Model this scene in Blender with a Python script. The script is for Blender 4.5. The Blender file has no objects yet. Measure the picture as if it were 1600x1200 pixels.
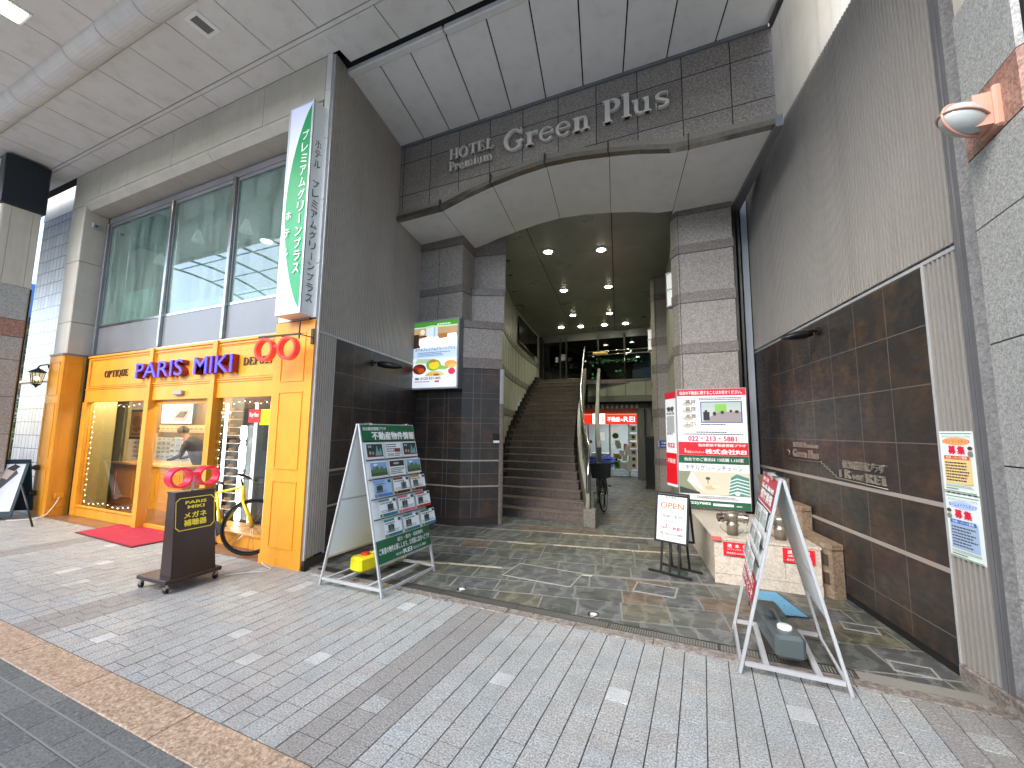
import bpy, bmesh, math, random
from mathutils import Matrix, Vector
R = math.radians
random.seed(7)
sc = bpy.context.scene
# ------------------------------------------------------------------ camera
CAM_H = 1.55
cam = bpy.data.cameras.new('camera'); camo = bpy.data.objects.new('camera', cam)
sc.collection.objects.link(camo); sc.camera = camo
cam.sensor_fit = 'HORIZONTAL'; cam.sensor_width = 36.0; cam.lens = 36.0*655.15/1600
cam.clip_start = 0.02; cam.clip_end = 500
_pi, _ro, _ya = 0.111251824, 0.0114988, 0.425189
_F = Vector((-math.sin(_ya)*math.cos(_pi), math.cos(_ya)*math.cos(_pi), math.sin(_pi)))
_R0 = Vector((math.cos(_ya), math.sin(_ya), 0)); _U0 = _R0.cross(_F)
_R1 = math.cos(_ro)*_R0 + math.sin(_ro)*_U0; _U1 = -math.sin(_ro)*_R0 + math.cos(_ro)*_U0
m4 = Matrix((( _R1.x, _U1.x, -_F.x, 0), (_R1.y, _U1.y, -_F.y, 0), (_R1.z, _U1.z, -_F.z, CAM_H), (0, 0, 0, 1)))
camo.matrix_world = m4
# ------------------------------------------------------------------ world, sun, exposure
w = bpy.data.worlds.new('World'); sc.world = w; w.use_nodes = True
nt = w.node_tree; bg = nt.nodes['Background']
sky = nt.nodes.new('ShaderNodeTexSky'); sky.sky_type = 'NISHITA'; sky.sun_disc = False
sky.sun_elevation = R(36); sky.sun_rotation = R(200); sky.air_density = 1.0; sky.dust_density = 1.5; sky.ozone_density = 1.0
nt.links.new(sky.outputs[0], bg.inputs[0]); bg.inputs[1].default_value = 0.15
sun = bpy.data.lights.new('sun', 'SUN'); sun.energy = 1.2; sun.angle = R(50); sun.color = (1, 0.985, 0.96)
suno = bpy.data.objects.new('sun', sun); sc.collection.objects.link(suno)
_az = R(200)   # sun stands behind the camera over the open middle of the street
_sd = Vector((math.sin(_az)*math.cos(R(36)), math.cos(_az)*math.cos(R(36)), math.sin(R(36))))
suno.rotation_euler = _sd.to_track_quat('Z', 'Y').to_euler()
sc.view_settings.view_transform = 'Standard'; sc.view_settings.look = 'None'
sc.view_settings.exposure = 2.15; sc.view_settings.gamma = 1.0
sc.cycles.use_denoising = True
sc.cycles.max_bounces = 10; sc.cycles.diffuse_bounces = 5; sc.cycles.glossy_bounces = 4
sc.cycles.transparent_max_bounces = 16; sc.cycles.transmission_bounces = 6
sc.cycles.sample_clamp_indirect = 4.0
sc.cycles.caustics_reflective = False; sc.cycles.caustics_refractive = False
# ------------------------------------------------------------------ materials
def lin(h):
    if not isinstance(h, str): return (h[0], h[1], h[2], 1)
    h = h.lstrip('#'); o = []
    for i in (0, 2, 4):
        c = int(h[i:i+2], 16)/255; o.append(c/12.92 if c <= 0.04045 else ((c+0.055)/1.055)**2.4)
    return (*o, 1)
_mc = {}
def flat(h, rough=0.5, metal=0.0, emit=0.0, spec=0.5):
    k = (h, rough, metal, emit, spec)
    if k in _mc: return _mc[k]
    m = bpy.data.materials.new('m_%d' % len(_mc)); m.use_nodes = True
    b = m.node_tree.nodes['Principled BSDF']; c = lin(h)
    b.inputs['Base Color'].default_value = c; b.inputs['Roughness'].default_value = rough
    b.inputs['Metallic'].default_value = metal; b.inputs['Specular IOR Level'].default_value = spec
    if emit:
        b.inputs['Emission Color'].default_value = c; b.inputs['Emission Strength'].default_value = emit*.32
    _mc[k] = m; return m
class NT:
    def __init__(s, name):
        s.m = bpy.data.materials.new(name); s.m.use_nodes = True; s.t = s.m.node_tree
        s.b = s.t.nodes['Principled BSDF']; s.tc = s.t.nodes.new('ShaderNodeTexCoord')
        s.co = s.tc.outputs['Object']
    def n(s, ty, **kw):
        nd = s.t.nodes.new(ty)
        for k, v in kw.items():
            if k.startswith('i_'): nd.inputs[k[2:].replace('_', ' ')].default_value = v
            elif k.startswith('n') and k[1:].isdigit(): nd.inputs[int(k[1:])].default_value = v
            else: setattr(nd, k, v)
        return nd
    def l(s, a, b): s.t.links.new(a, b)
    def map(s, scale=(1, 1, 1), loc=(0, 0, 0), rot=(0, 0, 0)):
        mp = s.n('ShaderNodeMapping'); mp.inputs['Scale'].default_value = scale
        mp.inputs['Location'].default_value = loc; mp.inputs['Rotation'].default_value = rot
        s.l(s.co, mp.inputs[0]); return mp.outputs[0]
    def noise(s, scale, detail=4, rough=.55, vec=None):
        nd = s.n('ShaderNodeTexNoise'); nd.inputs['Scale'].default_value = scale
        nd.inputs['Detail'].default_value = detail; nd.inputs['Roughness'].default_value = rough
        s.l(vec or s.co, nd.inputs['Vector']); return nd.outputs['Fac']
    def ramp(s, fac, stops):
        nd = s.n('ShaderNodeValToRGB'); e = nd.color_ramp.elements
        e[0].position = stops[0][0]; e[0].color = lin(stops[0][1]); e[1].position = stops[1][0]; e[1].color = lin(stops[1][1])
        for p, c in stops[2:]:
            q = e.new(p); q.color = lin(c)
        s.l(fac, nd.inputs[0]); return nd.outputs[0]
    def mix(s, a, b, fac, mode='MIX'):
        nd = s.n('ShaderNodeMix', data_type='RGBA', blend_type=mode)
        for sock, v in ((nd.inputs[6], a), (nd.inputs[7], b)):
            if isinstance(v, (str, tuple)): sock.default_value = lin(v)
            else: s.l(v, sock)
        if isinstance(fac, (int, float)): nd.inputs[0].default_value = fac
        else: s.l(fac, nd.inputs[0])
        return nd.outputs[2]
    def math(s, op, a, b=0.0):
        nd = s.n('ShaderNodeMath', operation=op)
        for i, v in enumerate((a, b)):
            if isinstance(v, (int, float)): nd.inputs[i].default_value = v
            else: s.l(v, nd.inputs[i])
        return nd.outputs[0]
    def col(s, c): s.l(c, s.b.inputs['Base Color'])
    def rough(s, v):
        if isinstance(v, (int, float)): s.b.inputs['Roughness'].default_value = v
        else: s.l(v, s.b.inputs['Roughness'])
    def bump(s, h, st=.3, dist=.002):
        nd = s.n('ShaderNodeBump'); nd.inputs['Strength'].default_value = st; nd.inputs['Distance'].default_value = dist
        s.l(h, nd.inputs['Height']); s.l(nd.outputs[0], s.b.inputs['Normal'])
def mrange(t, v, a, b, c, d):
    nd = t.n('ShaderNodeMapRange'); t.l(v, nd.inputs[0])
    for i, x in enumerate((a, b, c, d)): nd.inputs[i+1].default_value = x
    return nd.outputs[0]
def grid_vec(t, ax):     # brick texture plane: 'xz' walls, 'xy' floors
    if ax == 'xy': return t.co
    sp = t.n('ShaderNodeSeparateXYZ'); t.l(t.co, sp.inputs[0]); cb = t.n('ShaderNodeCombineXYZ')
    t.l(sp.outputs['XYZ'.index(ax[0].upper())], cb.inputs[0]); t.l(sp.outputs['XYZ'.index(ax[1].upper())], cb.inputs[1])
    return cb.outputs[0]
def bricks(t, c1, c2, mort, bw, bh, ms, ax='xz', loc=(0, 0, 0), offset=0.0, bias=0.0):
    v = grid_vec(t, ax); mp = t.n('ShaderNodeMapping'); mp.inputs['Location'].default_value = loc; t.l(v, mp.inputs[0])
    b = t.n('ShaderNodeTexBrick'); b.offset = offset; b.squash = 1
    t.l(mp.outputs[0], b.inputs['Vector'])
    for k, vv in (('Color1', c1), ('Color2', c2), ('Mortar', mort)): b.inputs[k].default_value = lin(vv)
    b.inputs['Scale'].default_value = 1; b.inputs['Mortar Size'].default_value = ms
    b.inputs['Mortar Smooth'].default_value = 0.1; b.inputs['Bias'].default_value = bias
    b.inputs['Brick Width'].default_value = bw; b.inputs['Row Height'].default_value = bh
    return b.outputs['Color'], b.outputs['Fac']
def speckle(name, base, dark, light, scale=220, rough=.45, grid=None, bump=.15, stain=.25):
    t = NT(name)
    f = t.noise(scale*.42, 3, .75); g = t.noise(scale*.16, 2, .6); vo = t.n('ShaderNodeTexVoronoi'); vo.inputs['Scale'].default_value = scale*.42; t.l(t.co, vo.inputs['Vector'])
    sv = t.n('ShaderNodeSeparateColor'); t.l(vo.outputs['Color'], sv.inputs[0])
    c = t.ramp(sv.outputs[0], [(.0, dark), (1.0, light), (.3, dark), (.4, base), (.68, base), (.8, light)])
    c = t.mix(c, t.ramp(f, [(.36, dark), (.66, light), (.5, base)]), .4)
    c = t.mix(c, t.ramp(g, [(.3, dark), (.7, light), (.5, base)]), .35)
    s = t.noise(1.3, 5, .6); c = t.mix(c, t.mix(c, '#4a453c', .55), mrange(t, s, .5, .8, 0, stain))
    st2 = t.noise(3, 4, .6, t.map((4, 4, .35))); c = t.mix(c, t.mix(c, '#5a554c', .5), mrange(t, st2, .52, .8, 0, stain))
    if grid:
        gc, gf = bricks(t, '#ffffff', '#e2e2e2', '#161412', *grid)
        c = t.mix(c, gc, 1.0, 'MULTIPLY')
    t.col(c); t.rough(rough); t.bump(f, bump, .001); return t.m
def panelmat(name, base, var, rough=.5, stain=.2, scale=2.0, metal=0.0, dirt='#6d665a'):
    t = NT(name); n1 = t.noise(scale, 5, .6); n2 = t.noise(scale*.8, 4, .65, t.map((5, 5, .4)))
    c = t.mix(base, var, mrange(t, n1, .35, .7, 0, 1)); c = t.mix(c, dirt, mrange(t, n2, .5, .85, 0, stain))
    fine = t.noise(400, 2, .5); c = t.mix(c, t.mix(c, '#000000', .25), mrange(t, fine, .5, .7, 0, .25))
    t.col(c); t.rough(mrange(t, n1, .3, .7, rough-.06, rough+.1)); t.b.inputs['Metallic'].default_value = metal
    t.bump(n2, .05, .004); return t.m
M_PINKGR = speckle('pink_granite', '#a29a92', '#77706a', '#c6beb4', 240)

M_COLGR = speckle('column_granite', '#9a938c', '#6e6761', '#bcb4ac', 230)
M_BANDGR = speckle('band_granite', '#7a716b', '#4e4642', '#9c9089', 230)
M_PILGR = speckle('pillar_granite', '#a3a4a0', '#6f6f6b', '#c6c7c2', 300, stain=.3)
M_REDGR = speckle('red_granite', '#9b7566', '#6a4a3f', '#bd9787', 190, stain=.1)
M_TANGR = speckle('tan_granite', '#9d8671', '#60503f', '#c9b299', 210, bump=.4)
M_KERB = speckle('kerb_granite', '#7d756e', '#4a433e', '#a59c94', 120, bump=.5)
M_BEIGE = panelmat('beige_panel', '#c9c2b4', '#bcb5a7', .45, .22)
M_CEIL = panelmat('ceiling_panel', '#e4e1d9', '#d9d5cc', .5, .3, 1.1, 0, '#a39c8e')
M_SOFFIT = panelmat('soffit_panel', '#efeee9', '#e8e7e0', .5, .15, 1.0)
M_GREY = panelmat('grey_panel', '#7b7c7f', '#85868a', .35, .1, 1.5, .4)
M_ALU = panelmat('aluminium', '#c3c5c6', '#b0b2b3', .38, .15, 4, .25)
M_STEEL = panelmat('polished_steel', '#b7b4ae', '#9b9792', .16, .2, 6, 1.0)
M_DARKSTEEL = panelmat('dark_steel', '#4a4743', '#3c3a37', .35, .2, 3, .6)
M_CORR = panelmat('corrugated_metal', '#b5b1ab', '#aba7a1', .42, .3, 1.2, .35)
M_CORRD = panelmat('corrugated_dark', '#bdb4aa', '#b0a69c', .42, .3, 1.2, .15)
M_ORANGE = panelmat('orange_paint', '#e69e30', '#da9024', .36, .38, 2.0, 0, '#a8742a')
M_DARKGAP = flat('#0e0d0c', .9)
M_BLACK = flat('#141414', .45)
M_RUBBER = flat('#0c0c0c', .8)
M_WHITE = flat('#ecebe6', .45)
M_CREAMWALL = panelmat('interior_panel', '#a3a596', '#98998b', .4, .15, 1.5)
M_INNERCEIL = panelmat('inner_ceiling', '#8f9286', '#85887d', .3, .1, 1.0)
def tilemat(name, loc=(0, 0, 0), bw=.43, bh=.4175):
    t = NT(name); c, f = bricks(t, '#342d29', '#2b2b2b', '#655f58', bw, bh, .004, 'xz', loc)
    n = t.noise(3.5, 6, .68); n2 = t.noise(9, 4, .6, t.map((1, 1, 2.5)))
    c = t.mix(c, '#59432f', t.math('MULTIPLY', mrange(t, n, .46, .7, 0, .85), t.math('SUBTRACT', 1, f)))
    c = t.mix(c, '#2b2e31', t.math('MULTIPLY', mrange(t, n2, .48, .72, 0, .8), t.math('SUBTRACT', 1, f)))
    c = t.mix(c, '#8a847c', t.math('MULTIPLY', mrange(t, t.noise(26, 5, .75), .64, .8, 0, .25), t.math('SUBTRACT', 1, f)))
    t.col(c); t.rough(mrange(t, n2, .3, .7, .3, .5)); t.bump(t.math('SUBTRACT', t.noise(40, 4, .6), t.math('MULTIPLY', f, 3)), .25, .002)
    return t.m
def glassmat(name, tint='#e8f0ec', refl=1.0, rough=0.0, film=None, filmfac=0.0):
    m = bpy.data.materials.new(name); m.use_nodes = True; t = m.node_tree; t.nodes.clear()
    out = t.nodes.new('ShaderNodeOutputMaterial'); tr = t.nodes.new('ShaderNodeBsdfTransparent'); tr.inputs[0].default_value = lin(tint)
    gl = t.nodes.new('ShaderNodeBsdfGlossy'); gl.inputs['Roughness'].default_value = rough
    fr = t.nodes.new('ShaderNodeFresnel'); fr.inputs[0].default_value = 1.55
    ge_ = t.nodes.new('ShaderNodeNewGeometry'); io = t.nodes.new('ShaderNodeMapRange'); io.inputs[3].default_value = 1.5; io.inputs[4].default_value = 1/1.5
    t.links.new(ge_.outputs['Backfacing'], io.inputs[0]); t.links.new(io.outputs[0], fr.inputs[0])
    mu = t.nodes.new('ShaderNodeMath'); mu.operation = 'MULTIPLY'; mu.inputs[1].default_value = refl; t.links.new(fr.outputs[0], mu.inputs[0])
    mx = t.nodes.new('ShaderNodeMixShader'); t.links.new(mu.outputs[0], mx.inputs[0]); base = tr.outputs[0]
    if film:
        df = t.nodes.new('ShaderNodeBsdfDiffuse'); df.inputs[0].default_value = lin(film)
        m2 = t.nodes.new('ShaderNodeMixShader')
        tc = t.nodes.new('ShaderNodeTexCoord'); mp = t.nodes.new('ShaderNodeMapping'); mp.inputs['Scale'].default_value = (3, 3, .5)
        no = t.nodes.new('ShaderNodeTexNoise'); no.inputs['Scale'].default_value = 2.5; no.inputs['Detail'].default_value = 6
        t.links.new(tc.outputs['Object'], mp.inputs[0]); t.links.new(mp.outputs[0], no.inputs['Vector'])
        mr = t.nodes.new('ShaderNodeMapRange'); mr.inputs[1].default_value = .35; mr.inputs[2].default_value = .75
        mr.inputs[3].default_value = filmfac*.5; mr.inputs[4].default_value = filmfac*1.4
        t.links.new(no.outputs[0], mr.inputs[0]); t.links.new(mr.outputs[0], m2.inputs[0])
        t.links.new(tr.outputs[0], m2.inputs[1]); t.links.new(df.outputs[0], m2.inputs[2]); base = m2.outputs[0]
    t.links.new(base, mx.inputs[1]); t.links.new(gl.outputs[0], mx.inputs[2]); t.links.new(mx.outputs[0], out.inputs[0]); return m
M_GLASS = glassmat('clear_glass', '#f2f6f4', .5)
M_UPGLASS = glassmat('office_glass', '#d5e6e0', 1.6, 0.0, '#a9c4bc', .26)
M_TEALGL = glassmat('teal_glass', '#8fb5ab', 1.2)
# ------------------------------------------------------------------ object helpers
WM = {}
def Mx(loc=(0, 0, 0), rz=0, rx=0, ry=0):
    return Matrix.Translation(Vector(loc)) @ Matrix.Rotation(rz, 4, 'Z') @ Matrix.Rotation(ry, 4, 'Y') @ Matrix.Rotation(rx, 4, 'X')
def props(o, label=None, cat=None, group=None, kind=None):
    if label: o['label'] = label
    if cat: o['category'] = cat
    if group: o['group'] = group
    if kind: o['kind'] = kind
    return o
def thing(name, label, cat, loc=(0, 0, 0), rz=0, group=None):
    o = bpy.data.objects.new(name, None); sc.collection.objects.link(o); o.empty_display_size = .1
    o.location = loc; o.rotation_euler = (0, 0, rz); WM[o.name] = Mx(loc, rz); return props(o, label, cat, group)
_tc = {}
def text_data(s, bold=0.0, ext=0.0):
    k = (s, bold, ext)
    if k in _tc: return _tc[k]
    cu = bpy.data.curves.new('t', 'FONT'); cu.body = s; cu.size = 1; cu.resolution_u = 3; cu.offset = bold; cu.extrude = ext
    cu.fill_mode = 'BOTH'
    o = bpy.data.objects.new('t', cu); sc.collection.objects.link(o); bpy.context.view_layer.update()
    me = o.evaluated_get(bpy.context.evaluated_depsgraph_get()).to_mesh()
    vs = [tuple(v.co) for v in me.vertices]; fs = [tuple(p.vertices) for p in me.polygons]
    bpy.data.objects.remove(o); bpy.data.curves.remove(cu)
    if not vs: vs = [(0, 0, 0), (1, 0, 0), (0, 1, 0)]; fs = []
    bb = (min(v[0] for v in vs), max(v[0] for v in vs), min(v[1] for v in vs), max(v[1] for v in vs))
    _tc[k] = (vs, fs, bb); return _tc[k]
class MB:
    def __init__(s, M=None): s.M = M or Matrix(); s.v = []; s.f = []; s.mi = []; s.sm = []; s.mats = []
    def mat(s, m):
        if m not in s.mats: s.mats.append(m)
        return s.mats.index(m)
    def add(s, vs, fs, m, smooth=False, M=None):
        T = s.M @ M if M is not None else s.M; b = len(s.v); i = s.mat(m)
        s.v += [T @ Vector(v) for v in vs]
        for f in fs: s.f.append(tuple(b+k for k in f)); s.mi.append(i); s.sm.append(smooth)
        return s
    def box(s, x0, x1, y0, y1, z0, z1, m, M=None, b=0.0):
        if b:
            b = min(b, abs(x1-x0)/2.1, abs(y1-y0)/2.1, abs(z1-z0)/2.1)
            vs = []
            for (zz, o) in ((z0, b), (z0+b, 0), (z1-b, 0), (z1, b)):
                xa, xb, ya, yb = x0+o, x1-o, y0+o, y1-o; c = b if o == 0 else b*.4
                vs += [(xa+c, ya, zz), (xb-c, ya, zz), (xb, ya+c, zz), (xb, yb-c, zz), (xb-c, yb, zz), (xa+c, yb, zz), (xa, yb-c, zz), (xa, ya+c, zz)]
            fs = [tuple(range(7, -1, -1)), tuple(range(24, 32))]
            for L in range(3):
                for k in range(8): a = L*8+k; c = L*8+(k+1) % 8; fs.append((a, c, c+8, a+8))
            return s.add(vs, fs, m, False, M)
        vs = [(x0, y0, z0), (x1, y0, z0), (x1, y1, z0), (x0, y1, z0), (x0, y0, z1), (x1, y0, z1), (x1, y1, z1), (x0, y1, z1)]
        return s.add(vs, [(3, 2, 1, 0), (4, 5, 6, 7), (0, 1, 5, 4), (1, 2, 6, 5), (2, 3, 7, 6), (3, 0, 4, 7)], m, False, M)
    def prism(s, poly, a0, a1, m, ax='z', M=None, smooth=False, caps=True):
        def P(p, a): return {'z': (p[0], p[1], a), 'y': (p[0], a, p[1]), 'x': (a, p[0], p[1])}[ax]
        n = len(poly); ar = sum(poly[i][0]*poly[(i+1) % n][1]-poly[(i+1) % n][0]*poly[i][1] for i in range(n))
        po = list(poly) if ar > 0 else list(poly)[::-1]
        vs = [P(p, a0) for p in po]+[P(p, a1) for p in po]
        fs = [(i, (i+1) % n, n+(i+1) % n, n+i) for i in range(n)]
        if caps: fs += [tuple(range(n-1, -1, -1)), tuple(range(n, 2*n))]
        if (ax == 'y') != (a1 < a0): fs = [f[::-1] for f in fs]
        return s.add(vs, fs, m, smooth, M)
    def cyl(s, p0, p1, r0, r1=None, n=12, m=None, caps=True, M=None):
        r1 = r0 if r1 is None else r1; p0 = Vector(p0); p1 = Vector(p1); d = (p1-p0).normalized()
        a = d.orthogonal().normalized(); b = d.cross(a); vs = []
        for p, r in ((p0, r0), (p1, r1)):
            for k in range(n): t = 2*math.pi*k/n; vs.append(p+(a*math.cos(t)+b*math.sin(t))*r)
        s.add(vs, [(k, (k+1) % n, n+(k+1) % n, n+k) for k in range(n)], m, True, M)
        if caps: s.add(vs, [tuple(range(n-1, -1, -1)), tuple(range(n, 2*n))], m, False, M)
        return s
    def tube(s, pts, r, n=8, m=None, closed=False, M=None, caps=True, ell=1.0):
        pts = [Vector(p) for p in pts]; L = len(pts); vs = []; up = None
        rr = r if isinstance(r, (list, tuple)) else [r]*L
        for i, p in enumerate(pts):
            a = pts[(i-1) % L] if (closed or i > 0) else p; c = pts[(i+1) % L] if (closed or i < L-1) else p
            d = (c-a).normalized()
            if up is None: up = d.orthogonal().normalized()
            up = (up-d*up.dot(d)).normalized(); b = d.cross(up)
            for k in range(n): t = 2*math.pi*k/n; vs.append(p+up*math.cos(t)*rr[i]+b*math.sin(t)*rr[i]*ell)
        fs = []
        for i in range(L if closed else L-1):
            for k in range(n):
                a = i*n+k; b2 = i*n+(k+1) % n; j = ((i+1) % L)*n; fs.append((a, b2, j+(k+1) % n, j+k))
        if not closed and caps: fs += [tuple(range(n-1, -1, -1)), tuple(range((L-1)*n, L*n))]
        return s.add(vs, fs, m, True, M)
    def lathe(s, prof, n=20, m=None, M=None, smooth=True):
        vs = []; L = len(prof)
        for r, z in prof:
            for k in range(n): t = 2*math.pi*k/n; vs.append((r*math.cos(t), r*math.sin(t), z))
        fs = [(i*n+k, i*n+(k+1) % n, (i+1)*n+(k+1) % n, (i+1)*n+k) for i in range(L-1) for k in range(n)]
        if prof[0][0] > 1e-4: fs.append(tuple(range(n-1, -1, -1)))
        if prof[-1][0] > 1e-4: fs.append(tuple(range((L-1)*n, L*n)))
        return s.add(vs, fs, m, smooth, M)
    def ball(s, c, r, m, n=12, sc3=(1, 1, 1), M=None):
        vs = []; c = Vector(c); h = n//2
        for i in range(h+1):
            ph = math.pi*i/h
            for k in range(n):
                t = 2*math.pi*k/n; rr = r*max(math.sin(ph), 1e-4)
                vs.append((c.x+rr*math.cos(t)*sc3[0], c.y+rr*math.sin(t)*sc3[1], c.z-r*math.cos(ph)*sc3[2]))
        fs = [(i*n+k, i*n+(k+1) % n, (i+1)*n+(k+1) % n, (i+1)*n+k) for i in range(h) for k in range(n)]
        return s.add(vs, fs, m, True, M)
    # ---- flat artwork on a sheet: x right, z up, layer k floats k mm in front (towards -y)
    def art(s, items, M=None, dy=.0011, y=0.0):
        k = 0
        for it in items:
            k += 1; yy = y-dy*k
            if it[0] == 'r':
                _, x0, z0, x1, z1, m = it; s.add([(x0, yy, z0), (x1, yy, z0), (x1, yy, z1), (x0, yy, z1)], [(0, 1, 2, 3)], m, False, M)
            elif it[0] == 'p':
                po = it[1]; n = len(po); ar = sum(po[i][0]*po[(i+1) % n][1]-po[(i+1) % n][0]*po[i][1] for i in range(n))
                if ar < 0: po = po[::-1]
                s.add([(a, yy, b) for a, b in po], [tuple(range(n))], it[2], False, M)
            elif it[0] == 'e':
                _, cx, cz, rx, rz, m = it; n = 20
                s.add([(cx+rx*math.cos(2*math.pi*i/n), yy, cz+rz*math.sin(2*math.pi*i/n)) for i in range(n)], [tuple(range(n))], m, False, M)
            elif it[0] == 't':      # text fitted in a box: ('t', string, x0, z0, x1, z1, mat, bold)
                _, st, x0, z0, x1, z1, m = it[:7]; bo = it[7] if len(it) > 7 else 0.0
                cj = any(ord(c) > 0x2e80 for c in st); vs, fs, bb = text_data(st, 0 if cj else bo); sx = (x1-x0)/max(bb[1]-bb[0], 1e-5); sz = (z1-z0)/max(bb[3]-bb[2], 1e-5)
                offs = [(0, 0)] if not (cj and bo) else [(-bo, 0), (bo, 0), (0, bo*.6), (0, -bo*.6)]
                for qi, (ox, oz) in enumerate(offs): s.add([(x0+(v[0]-bb[0]+ox)*sx, yy-.00004*qi, z0+(v[1]-bb[2]+oz)*sz) for v in vs], fs, m, False, M)
            elif it[0] == 'lines':  # rows of tiny print: ('lines', x0,z0,x1,z1,rows,mat)
                _, x0, z0, x1, z1, rows, m = it; h = (z1-z0)/rows
                for r_ in range(rows):
                    xx = x0; zz = z1-(r_+.75)*h; end = x1-random.random()*.3*(x1-x0)
                    while xx < end:
                        ww = random.uniform(.8, 2.4)*h*.6; s.add([(xx, yy, zz), (min(xx+ww, end), yy, zz), (min(xx+ww, end), yy, zz+h*.45), (xx, yy, zz+h*.45)], [(0, 1, 2, 3)], m, False, M); xx += ww+h*.18
        return s
    def text3(s, st, x0, z0, x1, z1, y, depth, m, bold=0.0, M=None):   # raised letters, front at y
        cj = any(ord(c) > 0x2e80 for c in st); vs, fs, bb = text_data(st, 0 if cj else bold, .5); sx = (x1-x0)/(bb[1]-bb[0]); sz = (z1-z0)/(bb[3]-bb[2])
        for qi, ox in enumerate((-bold, bold) if cj and bold else (0,)): s.add([(x0+(v[0]-bb[0]+ox)*sx, y+qi*.0003+depth*(.5-v[2]), z0+(v[1]-bb[2])*sz) for v in vs], fs, m, False, M)
        return s
    def build(s, name, parent=None, label=None, cat=None, group=None, kind=None, loc=None, rz=0):
        if parent is not None: W = WM[parent.name]
        else: W = Mx(loc or (0, 0, 0), rz)
        I = W.inverted(); me = bpy.data.meshes.new(name)
        me.from_pydata([tuple(I @ v) for v in s.v], [], s.f)
        for m in s.mats: me.materials.append(m)
        me.polygons.foreach_set('material_index', s.mi); me.polygons.foreach_set('use_smooth', s.sm); me.update()
        o = bpy.data.objects.new(name, me); sc.collection.objects.link(o)
        if parent is not None: o.parent = parent
        else: o.location = loc or (0, 0, 0); o.rotation_euler = (0, 0, rz)
        WM[o.name] = W; return props(o, label, cat, group, kind)
def copy_tree(o, parent=None):
    c = o.copy(); sc.collection.objects.link(c)
    if parent: c.parent = parent
    for ch in [x for x in sc.objects if x.parent == o]: copy_tree(ch, c)
    return c
def lamp(kind, loc, energy, color, size=.1, parent=None, name='light', rot=None, **kw):
    l = bpy.data.lights.new(name, kind); l.energy = energy; l.color = lin(color)[:3]
    if kind == 'AREA': l.size = size
    else: l.shadow_soft_size = size
    for k, v in kw.items(): setattr(l, k, v)
    o = bpy.data.objects.new(name, l); sc.collection.objects.link(o)
    if parent: o.parent = parent; loc = WM[parent.name].inverted() @ Vector(loc)
    o.location = loc
    if rot: o.rotation_euler = rot
    return o
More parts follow.
